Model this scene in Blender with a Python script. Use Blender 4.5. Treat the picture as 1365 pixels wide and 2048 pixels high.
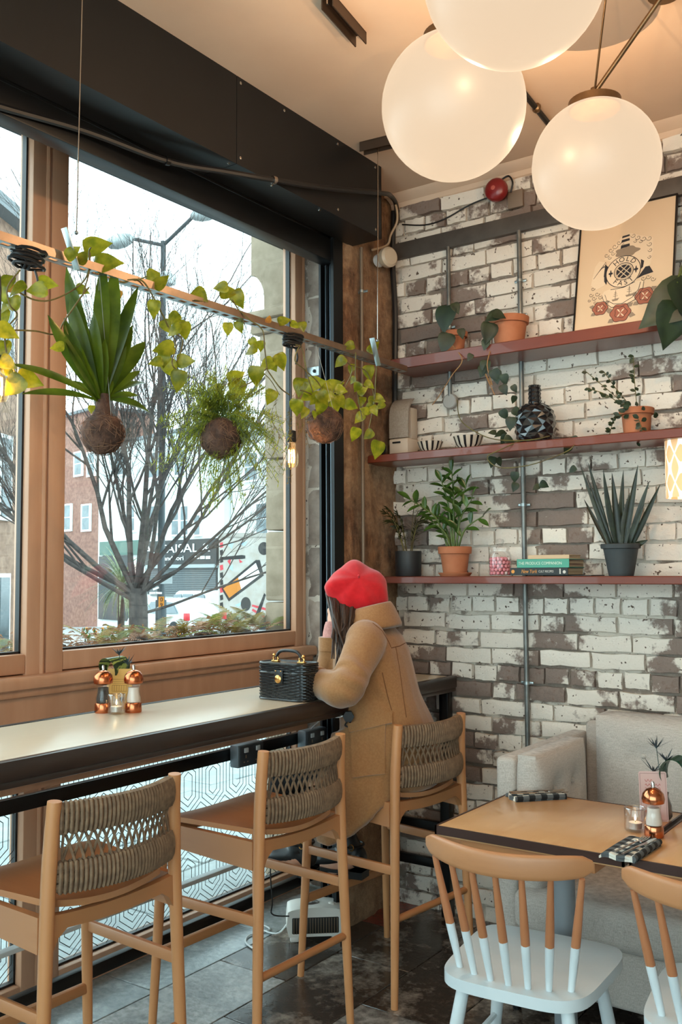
import bpy, bmesh, math, random
from mathutils import Vector, Matrix, Euler, noise
from mathutils.bvhtree import BVHTree
for o in list(bpy.data.objects): bpy.data.objects.remove(o)
sc = bpy.context.scene; col = sc.collection
R = math.radians; PI = math.pi; V = Vector
rnd = random.Random(7)
# ------------------------------------------------------------------ camera
YAW, PIT, ROL, FPX = R(35.263), R(3.589), R(-.2884), 1904.4
CF = V((-math.sin(YAW)*math.cos(PIT), math.cos(YAW)*math.cos(PIT), math.sin(PIT)))
_r = V((math.cos(YAW), math.sin(YAW), 0)); _u = _r.cross(CF)
CR = _r*math.cos(ROL)+_u*math.sin(ROL); CU = -_r*math.sin(ROL)+_u*math.cos(ROL)
CP = V((0, 0, 1.5))
cd = bpy.data.cameras.new('camera'); cam = bpy.data.objects.new('camera', cd); col.objects.link(cam)
cd.sensor_fit = 'HORIZONTAL'; cd.sensor_width = 36; cd.lens = 36*FPX/1365; cd.clip_end = 300; cd.clip_start = .05
m = Matrix((CR, CU, -CF)).transposed().to_4x4(); m.translation = CP; cam.matrix_world = m
sc.camera = cam
# ------------------------------------------------------------------ world and exposure
sc.view_settings.view_transform = 'Standard'; sc.view_settings.look = 'None'
sc.view_settings.exposure = 2.1; sc.view_settings.gamma = 1.0; sc.view_settings.use_curve_mapping = False
w = bpy.data.worlds.new('overcast'); sc.world = w; w.use_nodes = True
bg = w.node_tree.nodes['Background']; bg.inputs[0].default_value = (.72, .93, .97, 1); bg.inputs[1].default_value = 1.3
LAMP = 46.0        # watts of the bulb inside each globe
# ------------------------------------------------------------------ measured points: a pixel of the photograph on a known plane of the room
def ray(px, py): return CF+CR*((px-682.5)/FPX)-CU*((py-1024)/FPX)
def pX(px, py, v): d = ray(px, py); return CP+d*((v-CP.x)/d.x)
def pY(px, py, v): d = ray(px, py); return CP+d*((v-CP.y)/d.y)
def pZ(px, py, v): d = ray(px, py); return CP+d*((v-CP.z)/d.z)
def pD(px, py, v): return CP+ray(px, py)*v
def pPl(px, py, q, n): d = ray(px, py); return CP+d*((q-CP).dot(n)/d.dot(n))
# ------------------------------------------------------------------ materials
def lin(h):
    if not isinstance(h, str): return tuple(h)+((1,) if len(h) == 3 else ())
    h = h.lstrip('#'); c = [int(h[i:i+2], 16)/255 for i in (0, 2, 4)]
    return tuple((x/12.92 if x <= .04045 else ((x+.055)/1.055)**2.4) for x in c)+(1,)
class NT:
    def __init__(s, name):
        s.m = bpy.data.materials.new(name); s.m.use_nodes = True; s.t = s.m.node_tree; s.n = s.t.nodes
        s.b = s.n['Principled BSDF']; s.out = s.n['Material Output']
    def add(s, ty, **k):
        n = s.n.new(ty)
        for a, v in k.items(): setattr(n, a, v)
        return n
    def l(s, a, b): s.t.links.new(a, b)
    def coords(s, scale=(1, 1, 1), shuffle=False, kind='Object'):
        tc = s.add('ShaderNodeTexCoord'); o = tc.outputs[kind]
        if shuffle:
            oi = s.add('ShaderNodeObjectInfo'); mu = s.add('ShaderNodeMath', operation='MULTIPLY'); mu.inputs[1].default_value = 57.3
            s.l(oi.outputs['Random'], mu.inputs[0]); ad = s.add('ShaderNodeVectorMath', operation='ADD')
            s.l(o, ad.inputs[0]); s.l(mu.outputs[0], ad.inputs[1]); o = ad.outputs[0]
        mp = s.add('ShaderNodeMapping'); mp.inputs['Scale'].default_value = scale; s.l(o, mp.inputs[0]); return mp.outputs[0]
    def noise(s, vec, scale=5, detail=5, rough=.55):
        n = s.add('ShaderNodeTexNoise'); n.inputs['Scale'].default_value = scale; n.inputs['Detail'].default_value = detail; n.inputs['Roughness'].default_value = rough
        s.l(vec, n.inputs['Vector']); return n.outputs['Fac']
    def ramp(s, fac, stops):
        r = s.add('ShaderNodeValToRGB'); e = r.color_ramp.elements
        while len(e) < len(stops): e.new(.5)
        for q, (p, c) in zip(e, stops): q.position = p; q.color = lin(c)
        s.l(fac, r.inputs[0]); return r.outputs[0]
    def mix(s, fac, a, b):
        n = s.add('ShaderNodeMix', data_type='RGBA')
        for sock, v in ((n.inputs[0], fac), (n.inputs[6], a), (n.inputs[7], b)):
            if isinstance(v, (str, tuple)): sock.default_value = lin(v)
            elif isinstance(v, (int, float)): sock.default_value = v
            else: s.l(v, sock)
        return n.outputs[2]
    def bump(s, h, st=.3, dist=.01):
        n = s.add('ShaderNodeBump'); n.inputs['Strength'].default_value = st; n.inputs['Distance'].default_value = dist
        s.l(h, n.inputs['Height']); s.l(n.outputs[0], s.b.inputs['Normal'])
    def vary(s, c, amt):
        oi = s.add('ShaderNodeObjectInfo'); mr = s.add('ShaderNodeMapRange'); mr.inputs[3].default_value = 1-amt; mr.inputs[4].default_value = 1+amt
        s.l(oi.outputs['Random'], mr.inputs[0]); h = s.add('ShaderNodeHueSaturation'); s.l(mr.outputs[0], h.inputs['Value']); s.l(c, h.inputs['Color']); return h.outputs[0]
def mat(name, c, r=.5, m=0, c2=None, s=8, st=(1, 1, 1), bump=0, bd=.004, rn=0, coat=0, spec=.5, lo=.35, hi=.68, em=None, es=0, sheen=0, sub=0):
    t = NT(name); b = t.b; b.inputs['Roughness'].default_value = r; b.inputs['Metallic'].default_value = m
    b.inputs['Coat Weight'].default_value = coat; b.inputs['Specular IOR Level'].default_value = spec; b.inputs['Coat Roughness'].default_value = .08
    if sheen: b.inputs['Sheen Weight'].default_value = sheen
    if sub: b.inputs['Subsurface Weight'].default_value = sub; b.inputs['Subsurface Radius'].default_value = (.01, .006, .004)
    if c2 or bump:
        f = t.noise(t.coords(st, rn > 0), s)
        cc = t.ramp(f, [(lo, c), (hi, c2 or c)])
        if bump: t.bump(f, bump, bd)
        if rn: cc = t.vary(cc, rn)
        t.l(cc, b.inputs['Base Color'])
    else:
        b.inputs['Base Color'].default_value = lin(c)
        if rn:
            rgb = t.add('ShaderNodeRGB'); rgb.outputs[0].default_value = lin(c); t.l(t.vary(rgb.outputs[0], rn), b.inputs['Base Color'])
    if em: b.inputs['Emission Color'].default_value = lin(em); b.inputs['Emission Strength'].default_value = es
    return t.m
def wood(name, a, b_, axis=0, s=14, r=.45, rn=.08, bump=.12, coat=0, k=14, spec=.5):
    t = NT(name); st = [k, k, k]; st[axis] = 1.1
    v = t.coords(tuple(st), True); f = t.noise(v, s/6, 6, .6)
    v2 = t.coords((3, 3, 3), True); g = t.noise(v2, 1.4, 3)
    c = t.mix(g, t.ramp(f, [(.3, a), (.7, b_)]), t.ramp(f, [(.25, b_), (.6, a)]))
    t.l(t.vary(c, rn) if rn else c, t.b.inputs['Base Color']); t.b.inputs['Roughness'].default_value = r; t.b.inputs['Coat Weight'].default_value = coat; t.b.inputs['Specular IOR Level'].default_value = spec
    t.bump(f, bump, .002); return t.m
def glass(name, tint=(1, 1, 1), base=.04, edge=.7, rough=.0):
    t = NT(name); t.n.remove(t.b); tr = t.add('ShaderNodeBsdfTransparent'); tr.inputs[0].default_value = lin(tint)
    gl = t.add('ShaderNodeBsdfGlossy'); gl.inputs['Roughness'].default_value = rough; lw = t.add('ShaderNodeLayerWeight'); lw.inputs[0].default_value = .25
    mr = t.add('ShaderNodeMapRange'); mr.inputs[3].default_value = base; mr.inputs[4].default_value = edge; t.l(lw.outputs['Facing'], mr.inputs[0])
    mx = t.add('ShaderNodeMixShader'); t.l(mr.outputs[0], mx.inputs[0]); t.l(tr.outputs[0], mx.inputs[1]); t.l(gl.outputs[0], mx.inputs[2]); t.l(mx.outputs[0], t.out.inputs[0]); return t.m
def brickmat(name, white, grey, dark, red, thr=.5):
    t = NT(name); v = t.coords((1, 1, 1), True)
    n1 = t.noise(v, 7, 7, .65); n2 = t.noise(v, 34, 6, .7); n3 = t.noise(v, 3.1, 3)
    oi = t.add('ShaderNodeObjectInfo'); mr = t.add('ShaderNodeMapRange'); mr.inputs[3].default_value = -.17; mr.inputs[4].default_value = .2; t.l(oi.outputs['Random'], mr.inputs[0])
    geo = t.add('ShaderNodeNewGeometry'); mp = t.add('ShaderNodeMapping'); mp.inputs['Scale'].default_value = (1, 1, 1); t.l(geo.outputs['Position'], mp.inputs[0])
    big = t.noise(mp.outputs[0], 2.3, 3); bm_ = t.add('ShaderNodeMath', operation='SUBTRACT'); t.l(big, bm_.inputs[0]); bm_.inputs[1].default_value = .5
    a1 = t.add('ShaderNodeMath', operation='ADD'); t.l(n1, a1.inputs[0]); t.l(mr.outputs[0], a1.inputs[1])
    a2 = t.add('ShaderNodeMath', operation='MULTIPLY_ADD'); t.l(bm_.outputs[0], a2.inputs[0]); a2.inputs[1].default_value = 1.3; t.l(a1.outputs[0], a2.inputs[2])
    f = t.ramp(a2.outputs[0], [(thr-.035, (0, 0, 0)), (thr+.035, (1, 1, 1))])
    raw = t.mix(n3, t.ramp(n2, [(.3, dark), (.55, grey), (.75, red)]), t.ramp(n2, [(.35, grey), (.7, dark)]))
    pnt = t.ramp(n2, [(.2, grey), (.36, white)])
    sp_ = t.noise(v, 58, 2, .5); pnt = t.mix(t.ramp(sp_, [(.66, (0, 0, 0)), (.70, (1, 1, 1))]), pnt, dark)
    c = t.mix(f, raw, pnt); t.l(t.vary(c, .06), t.b.inputs['Base Color']); t.b.inputs['Roughness'].default_value = .8; t.b.inputs['Specular IOR Level'].default_value = .25
    t.bump(n2, .8, .008); return t.m
def leafmat(name, c, c2, r=.35, trans=.45, s=14, rn=.18, veins=None):
    t = NT(name); f = t.noise(t.coords((1, 1, 1), True), s, 4); cc = t.vary(t.ramp(f, [(.35, c), (.65, c2)]), rn)
    t.l(cc, t.b.inputs['Base Color']); t.b.inputs['Roughness'].default_value = r
    tl = t.add('ShaderNodeBsdfTranslucent'); t.l(cc, tl.inputs[0]); mx = t.add('ShaderNodeMixShader'); mx.inputs[0].default_value = trans
    t.l(t.b.outputs[0], mx.inputs[1]); t.l(tl.outputs[0], mx.inputs[2]); t.l(mx.outputs[0], t.out.inputs[0]); return t.m
# ------------------------------------------------------------------ mesh builder
def frame(d, up=V((0, 0, 1))):
    d = d.normalized(); a = up.cross(d)
    if a.length < 1e-4: a = V((1, 0, 0)).cross(d)
    a.normalize(); return a, d.cross(a).normalized()
class G:
    def __init__(s): s.v = []; s.f = []
    def add(s, vs, fs):
        k = len(s.v); s.v += [V(p) for p in vs]; s.f += [tuple(i+k for i in q) for q in fs]; return s
    def box(s, a, b, rot=None, c=None):
        x0, y0, z0 = a; x1, y1, z1 = b
        vs = [V(p) for p in ((x0, y0, z0), (x1, y0, z0), (x1, y1, z0), (x0, y1, z0), (x0, y0, z1), (x1, y0, z1), (x1, y1, z1), (x0, y1, z1))]
        if rot: cc = V(c) if c else sum(vs, V())/8; vs = [rot @ (p-cc)+cc for p in vs]
        return s.add(vs, [(0, 3, 2, 1), (4, 5, 6, 7), (0, 1, 5, 4), (1, 2, 6, 5), (2, 3, 7, 6), (3, 0, 4, 7)])
    def bbox(s, a, b, bev=.003, seg=2, rot=None, c=None):
        bm = bmesh.new(); mn = V(a); mx = V(b); sz = mx-mn; ctr = (mn+mx)/2
        bmesh.ops.create_cube(bm, size=1, matrix=Matrix.Translation(ctr) @ Matrix.Diagonal((abs(sz.x), abs(sz.y), abs(sz.z), 1)))
        bmesh.ops.bevel(bm, geom=bm.edges[:], offset=min(bev, .49*min(abs(x) for x in sz)), segments=seg, profile=.5, affect='EDGES')
        cc = V(c) if c else ctr
        vs = [(rot @ (v.co-cc)+cc) if rot else v.co.copy() for v in bm.verts]; bm.verts.index_update()
        fs = [tuple(v.index for v in f.verts) for f in bm.faces]; bm.free(); return s.add(vs, fs)
    def tube(s, pts, r, seg=8, cap=True, flat=None, up=V((0, 0, 1)), closed=False):
        pts = [V(p) for p in pts]; n = len(pts); rs = r if isinstance(r, (list, tuple)) else [r]*n
        vs = []; fs = []; a = None
        for i, p in enumerate(pts):
            if closed: d = pts[(i+1) % n]-pts[i-1]
            else: d = pts[min(i+1, n-1)]-pts[max(i-1, 0)]
            if d.length < 1e-9: d = V((0, 0, 1))
            d.normalize()
            if a is None: a, b = frame(d, up)
            else:
                a = a-d*a.dot(d)
                if a.length < 1e-5: a, b = frame(d, up)
                a.normalize(); b = d.cross(a)
            for k in range(seg):
                t = 2*PI*k/seg; vs.append(p+a*(math.cos(t)*rs[i])+b*(math.sin(t)*rs[i]*(flat or 1)))
        for i in range(n if closed else n-1):
            j = (i+1) % n
            for k in range(seg):
                k2 = (k+1) % seg; fs.append((i*seg+k, i*seg+k2, j*seg+k2, j*seg+k))
        if cap and not closed: fs.append(tuple(range(seg))[::-1]); fs.append(tuple((n-1)*seg+k for k in range(seg)))
        return s.add(vs, fs)
    def lathe(s, prof, c=(0, 0, 0), seg=24, mtx=None, cap=True, ax=None):
        c = V(c); vs = []; fs = []
        M = mtx or (ax.to_track_quat('Z', 'Y').to_matrix() if ax else None)
        for r_, z in prof:
            for k in range(seg):
                t = 2*PI*k/seg; p = V((r_*math.cos(t), r_*math.sin(t), z)); vs.append((M @ p if M else p)+c)
        for i in range(len(prof)-1):
            for k in range(seg):
                k2 = (k+1) % seg; fs.append((i*seg+k, i*seg+k2, (i+1)*seg+k2, (i+1)*seg+k))
        if cap:
            if prof[0][0] > 1e-6: fs.append(tuple(range(seg))[::-1])
            if prof[-1][0] > 1e-6: fs.append(tuple((len(prof)-1)*seg+k for k in range(seg)))
        return s.add(vs, fs)
    def sph(s, c, r, seg=20, rings=12, mtx=None):
        r = r if isinstance(r, (tuple, list)) else (r, r, r); vs = []; fs = []; c = V(c)
        for i in range(rings+1):
            ph = PI*i/rings
            for k in range(seg):
                t = 2*PI*k/seg; p = V((r[0]*math.sin(ph)*math.cos(t), r[1]*math.sin(ph)*math.sin(t), -r[2]*math.cos(ph))); vs.append((mtx @ p if mtx else p)+c)
        for i in range(rings):
            for k in range(seg):
                k2 = (k+1) % seg; fs.append((i*seg+k, i*seg+k2, (i+1)*seg+k2, (i+1)*seg+k))
        return s.add(vs, fs)
    def loft(s, rings, cap=True):
        n = len(rings[0]); vs = [p for r_ in rings for p in r_]; fs = []
        for i in range(len(rings)-1):
            for k in range(n): k2 = (k+1) % n; fs.append((i*n+k, i*n+k2, (i+1)*n+k2, (i+1)*n+k))
        if cap: fs.append(tuple(range(n))[::-1]); fs.append(tuple((len(rings)-1)*n+k for k in range(n)))
        return s.add(vs, fs)
    def grid(s, fn, nu, nv):
        vs = [fn(i/nu, j/nv) for i in range(nu+1) for j in range(nv+1)]
        return s.add(vs, [(i*(nv+1)+j, (i+1)*(nv+1)+j, (i+1)*(nv+1)+j+1, i*(nv+1)+j+1) for i in range(nu) for j in range(nv)])
    def slab(s, fn, nu, nv, th):      # a curved sheet with thickness th (vector function of u,v or constant vector)
        top = [V(fn(i/nu, j/nv)) for i in range(nu+1) for j in range(nv+1)]; N = len(top)
        T = V(th); vs = top+[p+T for p in top]; W = nv+1; fs = []
        for i in range(nu):
            for j in range(nv):
                q = (i*W+j, (i+1)*W+j, (i+1)*W+j+1, i*W+j+1); fs.append(q); fs.append(tuple(N+x for x in q[::-1]))
        for i in range(nu):
            for j in (0, nv): a, b = i*W+j, (i+1)*W+j; fs.append((a, b, N+b, N+a) if j else (b, a, N+a, N+b))
        for j in range(nv):
            for i in (0, nu): a, b = i*W+j, i*W+j+1; fs.append((b, a, N+a, N+b) if i else (a, b, N+b, N+a))
        return s.add(vs, fs)
    def prism(s, poly, h, o=(0, 0, 0), ux=V((1, 0, 0)), uy=V((0, 1, 0)), uz=None):
        o = V(o); uz = uz or ux.cross(uy); n = len(poly)
        a = [o+ux*p[0]+uy*p[1] for p in poly]; return s.add(a+[p+uz*h for p in a], [tuple(range(n))[::-1], tuple(range(n, 2*n))]+[(k, (k+1) % n, n+(k+1) % n, n+k) for k in range(n)])
    def xf(s, M): s.v = [M @ p for p in s.v]; return s
def mesh(g, name, mt, smooth=True, ang=38):
    me = bpy.data.meshes.new(name); me.from_pydata([tuple(p) for p in g.v], [], g.f); me.validate()
    bm = bmesh.new(); bm.from_mesh(me); bmesh.ops.recalc_face_normals(bm, faces=bm.faces[:]); bm.to_mesh(me); bm.free()
    if mt: me.materials.append(mt)
    if smooth:
        me.polygons.foreach_set('use_smooth', [True]*len(me.polygons)); me.set_sharp_from_angle(angle=R(ang))
    return me
ORG = {}
def org(p):
    o = V()
    while p: o += p.location; p = p.parent
    return o
def part(g, name, mt, parent=None, smooth=True, ang=38, at=None, kind=None, label=None):
    o0 = org(parent) if parent else (V(at) if at is not None else V())
    loc = V(at)-org(parent) if (at is not None and parent) else (V(at) if at is not None else V())
    base = V(at) if at is not None else o0
    g.v = [p-base for p in g.v]
    o = bpy.data.objects.new(name, mesh(g, name, mt, smooth, ang)); col.objects.link(o); o.location = loc
    if parent: o.parent = parent
    if kind: o['kind'] = kind
    if label: o['label'] = label
    return o
def tag(o, label, cat, group=None, kind=None):
    o['label'] = label; o['category'] = cat
    if group: o['group'] = group
    if kind: o['kind'] = kind
    return o
def thing(name, loc, label, cat, group=None):
    o = bpy.data.objects.new(name, None); col.objects.link(o); o.location = V(loc); o.empty_display_size = .05
    return tag(o, label, cat, group)
def struct(name, loc=(0, 0, 0)):
    o = bpy.data.objects.new(name, None); col.objects.link(o); o.location = V(loc); o['kind'] = 'structure'; return o
def place(me, name, parent, loc, xdir, up=V((0, 0, 1)), s=1.0, label=None):   # +X of the mesh along xdir, +Z towards up
    x = V(xdir).normalized(); z = V(up)-x*V(up).dot(x)
    if z.length < 1e-4: z = V((0, 1, 0))-x*x.y
    z.normalize(); y = z.cross(x); o = bpy.data.objects.new(name, me); col.objects.link(o)
    M = Matrix((x, y, z)).transposed().to_4x4()
    sv = s if isinstance(s, (tuple, list)) else (s, s, s)
    o.matrix_local = Matrix.Translation(V(loc)-org(parent)) @ M @ Matrix.Diagonal((*sv, 1))
    o.parent = parent
    if label: o['label'] = label
    return o
def copy_tree(o, parent=None):
    c = o.copy(); col.objects.link(c)
    if parent: c.parent = parent
    for ch in list(o.children): copy_tree(ch, c)
    return c
def bez(pts, n=6):     # smooth curve through points
    pts = [V(p) for p in pts]; out = []
    for i in range(len(pts)-1):
        a = pts[max(i-1, 0)]; b = pts[i]; c = pts[i+1]; d = pts[min(i+2, len(pts)-1)]
        for k in range(n):
            t = k/n; out.append(.5*((2*b)+(c-a)*t+(2*a-5*b+4*c-d)*t*t+(3*b-a-3*c+d)*t**3))
    out.append(pts[-1]); return out
def text(body, name, size, mt, parent, o, ux, uy, ext=.0006, align='CENTER', sx=1, shear=0, label=None):   # flat lettering standing on a surface
    cu = bpy.data.curves.new(name, 'FONT'); cu.body = body; cu.size = size; cu.extrude = ext; cu.align_x = align; cu.align_y = 'CENTER'; cu.shear = shear; cu.resolution_u = 3
    t = bpy.data.objects.new(name, cu); col.objects.link(t); dg = bpy.context.evaluated_depsgraph_get(); me = bpy.data.meshes.new_from_object(t.evaluated_get(dg)); bpy.data.objects.remove(t)
    g = G(); ux = V(ux).normalized(); uy = V(uy).normalized(); uz = ux.cross(uy)
    g.add([V(o)+ux*(v.co.x*sx)+uy*v.co.y+uz*v.co.z for v in me.vertices], [tuple(p.vertices) for p in me.polygons]); bpy.data.meshes.remove(me)
    return part(g, name, mt, parent, smooth=False, label=label)
def remesh(g, vox, smooth=6, fac=.5):       # fuse closed shapes into one continuous surface
    me = bpy.data.meshes.new('tmp'); me.from_pydata([tuple(p) for p in g.v], [], g.f); bm = bmesh.new(); bm.from_mesh(me); bmesh.ops.recalc_face_normals(bm, faces=bm.faces[:]); bm.to_mesh(me); bm.free()
    o = bpy.data.objects.new('tmp', me); col.objects.link(o); a = o.modifiers.new('r', 'REMESH'); a.mode = 'VOXEL'; a.voxel_size = vox
    if smooth: b = o.modifiers.new('s', 'SMOOTH'); b.iterations = smooth; b.factor = fac
    dg = bpy.context.evaluated_depsgraph_get(); e = bpy.data.meshes.new_from_object(o.evaluated_get(dg)); r_ = G()
    r_.add([v.co.copy() for v in e.vertices], [tuple(p.vertices) for p in e.polygons]); bpy.data.objects.remove(o); return r_
def ptlight(name, loc, watts, c, rad=.04, parent=None):
    l = bpy.data.lights.new(name, 'POINT'); l.energy = watts; l.color = c; l.shadow_soft_size = 0
    o = bpy.data.objects.new(name, l); col.objects.link(o); o.location = V(loc)-(org(parent) if parent else V()); o.parent = parent; return o
# palette
M_frame = mat('painted_timber', '#b98a6c', .42, c2='#c6987a', s=3, st=(4, 4, .6), bump=.05, bd=.002)
M_black = mat('black_steel', '#101214', .38, .4, c2='#17191c', s=6, bump=.04)
M_bulk = mat('charcoal_sheet_steel', '#101215', .45, .2, c2='#15171a', s=4)
M_pane = glass('window_glass', (.97, .99, .99), .03, .35)
M_oak = wood('oak', '#b5764a', '#d09864', 2, rn=.05, r=.42)
M_oakseat = wood('oak_seat', '#ae734b', '#c88f60', 1, rn=.05, r=.4)
M_rope = mat('brown_rope', '#66503d', .85, c2='#846950', s=60, bump=.3, bd=.001)
M_galv = mat('galvanised_steel', '#8d9799', .35, .85, c2='#b4bec0', s=30, bump=.05)
M_white = mat('white_paint', '#d9dddd', .45, c2='#e4e6e5', s=5)
M_copper = mat('copper', '#c9764f', .22, 1)
M_gold = mat('gold', '#d9a866', .25, 1)
M_chrome = mat('chrome', '#b9b4ae', .2, 1)
M_glassw = glass('clear_glass', (.99, .99, .99), .05, .6)
M_cable = mat('black_cable', '#141416', .45)
M_terra = mat('terracotta', '#a8623f', .75, c2='#b9744f', s=9, bump=.1)
M_soil = mat('dark_soil', '#241a14', .95, c2='#3a2a20', s=60, bump=.6)
M_stem = mat('brown_stem', '#5a4a2c', .6, c2='#6f6a35', s=30)
M_gstem = mat('green_stem', '#41521f', .5, c2='#5b6b2c', s=30)
# ================================================================== THE SETTING
WY, WX, CZ = 3.78, -2.60, 3.27
# floor: tiles laid in rows along the window
fl = struct('floor')
M_tile = None
TM = []
for nm_, d1, d2, e1, e2, th_ in (('worn_dark_tile', '#2a2421', '#4c423b', '#5f544b', '#a3968a', .5), ('pale_grey_tile', '#7f8688', '#9aa1a2', '#8d9496', '#b4babb', .5), ('pebbled_grey_tile', '#4a4744', '#7d7a76', '#6d6a66', '#a09c97', .45), ('red_painted_tile', '#6a2e27', '#8a463c', '#5d4a42', '#8f7b70', .58)):
  t = NT(nm_); v = t.coords((1, 1, 1), True); n1 = t.noise(v, 5, 8, .7); n2 = t.noise(v, 42, 4, .6); n3 = t.noise(v, 1.7, 3)
  c = t.mix(t.ramp(n1, [(th_, (0, 0, 0)), (th_+.16, (1, 1, 1))]), t.ramp(n2, [(.3, d1), (.7, d2)]), t.ramp(n2, [(.3, e1), (.6, e2)]))
  t.l(t.vary(c, .12), t.b.inputs['Base Color']); t.l(t.ramp(n3, [(.3, (.10, .10, .10)), (.7, (.30, .30, .30))] if 'pale' not in nm_ else [(.3, (.06, .06, .06)), (.7, (.14, .14, .14))]), t.b.inputs['Roughness']); t.bump(n2, .35, .003); TM.append(t.m)
part(G().box((-2.95, -1.3, -.06), (3.05, WY, -.006)), 'subfloor', mat('dark_grout', '#14110f', .8), fl)
rest = G(); x = -2.91; row = 1; k = 0
while x < 3.0:
    y = WY-.02-(.33 if row % 2 else .0)-.64-.02
    ys = [WY]; yy = 2.82 if row % 2 == 0 else 2.48
    while yy+.66 < WY: yy += .66
    while yy > -1.29: ys.append(yy); yy -= .66
    ys.append(-1.3)
    for a, b in zip(ys[1:], ys[:-1]):
        g = (G() if (x < -.4 and b > 1.6) else rest)
        if g is rest: g.box((x+.002, a+.002, -.012), (x+.328, b-.002, 0))
        else:
            g.bbox((x+.002, a+.002, -.012), (x+.328, b-.002, 0), .002, 1)
            part(g, 'tile', TM[3] if (x < -2.3 and a > 3.3) else TM[1] if x < -2.6 else TM[2] if (x < -1.9 and b < 2.9) else TM[0], fl, at=((x+.165), (a+b)/2, -.012))
    x += .33; row += 1
part(rest, 'tile_field', TM[0], fl, kind='stuff')
ce = struct('ceiling'); M_ceil = mat('cream_ceiling', '#cdb199', .8, c2='#d6bba3', s=2.5, bump=.12, bd=.01)
part(G().box((-2.7, -1.45, CZ), (3.1, WY+.12, CZ+.1)), 'ceiling_slab', M_ceil, ce)
tr = struct('trim_1'); part(G().prism([(0, 0), (-.07, 0), (-.06, -.012), (-.02, -.03), (-.012, -.05), (0, -.055)], 5.4, (-2.36, WY, CZ), V((0, 1, 0)), V((0, 0, 1))), 'cornice', M_ceil, tr)
# back wall: bricks
wb = struct('wall_back')
M_mort = brickmat('limewashed_mortar', '#c9beb1', '#94867a', '#5a4d44', '#7d6a5d', .47)
part(G().box((-2.46, WY+.012, -.06), (3.1, WY+.15, CZ)), 'mortar_bed', M_mort, wb)
M_brick = brickmat('limewashed_brick', '#e0d6ca', '#94837a', '#5d4d43', '#85604f', .42)
def brickmesh(L, H, seed):
    rr = random.Random(seed); nu, nv = (5, 2); D = .022
    def fn(u, v):
        x = (u-.5)*L; z = (v-.5)*H; e = (u in (0, 1)) or (v in (0, 1))
        return V((x+rr.uniform(-.003, .003), -(.003 if e else .0)+rr.uniform(-.004, .001)*(.3 if e else 1), z+rr.uniform(-.003, .003)))
    g = G(); top = [fn(i/nu, j/nv) for i in range(nu+1) for j in range(nv+1)]
    top = [V((p.x, -.011+(.006 if (i//(nv+1) in (0, nu) or i % (nv+1) in (0, nv)) else 0)+rr.uniform(-.003, .003), p.z)) for i, p in enumerate(top)]
    W = nv+1; fs = [(i*W+j, (i+1)*W+j, (i+1)*W+j+1, i*W+j+1) for i in range(nu) for j in range(nv)]
    ring = [i*W for i in range(nu+1)]+[nu*W+j for j in range(1, nv+1)]+[i*W+nv for i in range(nu-1, -1, -1)]+[j for j in range(nv-1, 0, -1)]
    N = len(top); vs = top+[V((top[q].x*1.02, .03, top[q].z*1.04)) for q in ring]
    fs += [(ring[a], N+a, N+(a+1) % len(ring), ring[(a+1) % len(ring)]) for a in range(len(ring))]
    g.add(vs, fs); return g
strv = [mesh(brickmesh(.213, .061, s_), 'brick', M_brick, True, 60) for s_ in range(8)]
hdv = [mesh(brickmesh(.1, .061, 50+s_), 'brick', M_brick, True, 60) for s_ in range(6)]
rb = random.Random(3); restb = G(); z = .03; rw = 0; cnt = 0
while z < CZ-.04:
    head = rw % 4 == 2; x = -2.37+(.055 if rw % 2 else 0)-(.0 if not head else .03)
    while x < 1.2:
        hd = head or rb.random() < .1; L = .1 if hd else .213; cx = x+L/2; zz = z+rb.uniform(-.004, .004)
        pt = V((cx, WY+rb.uniform(-.006, .006), zz)); q = pt-CP; dd = q.dot(CF); px = 682.5+FPX*q.dot(CR)/dd; py = 1024-FPX*q.dot(CU)/dd
        if -60 < px < 1400 and 250 < py and not (px > 1180 and py > 1470) and not (px > 1010 and py > 1560) and zz > .2 and cnt < 300:
            o = bpy.data.objects.new('brick', rb.choice(hdv if hd else strv)); col.objects.link(o); o.parent = wb; o.location = pt
            o.rotation_euler = (0, rb.uniform(-.018, .018), rb.uniform(-.02, .02)); cnt += 1
        elif cx < 1.1 and zz > .02:
            g = brickmesh(L, .061, rb.randint(0, 9999)); restb.add([p+pt for p in g.v], g.f)
        x += L+.011
    z += .0735; rw += 1
part(restb, 'brick_field', M_brick, wb, kind='stuff')
# other walls of the room, out of frame
M_plast = mat('plaster_wall', '#b79d86', .8, c2='#c2a890', s=2, bump=.1)
wr = struct('wall_right'); part(G().box((3.05, -1.45, -.06), (3.2, WY+.1, CZ)), 'wall_face', M_plast, wr)
wf = struct('wall_front')
YF = -1.3
g = G(); g.box((-2.95, YF-.15, -.06), (3.2, YF, .3)); g.box((-2.95, YF-.15, 3.05), (3.2, YF, CZ)); g.box((-2.95, YF-.15, .3), (-2.3, YF, 3.05)); g.box((2.8, YF-.15, .3), (3.2, YF, 3.05)); part(g, 'wall_face', M_plast, wf, smooth=False)
w5 = struct('window_5'); part(G().box((-2.3, YF-.09, .3), (2.8, YF-.08, 3.05)), 'pane', M_pane, w5)  # unseen glazing behind the camera, added to let more daylight in
g = G()
for xx in (-2.3, -.6, 1.05, 2.72): g.bbox((xx, YF-.12, .3), (xx+.08, YF-.04, 3.05), .004)
for zz in (.3, 2.97): g.bbox((-2.3, YF-.12, zz), (2.8, YF-.04, zz+.08), .004)
part(g, 'window_frame', M_frame, w5)
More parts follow.
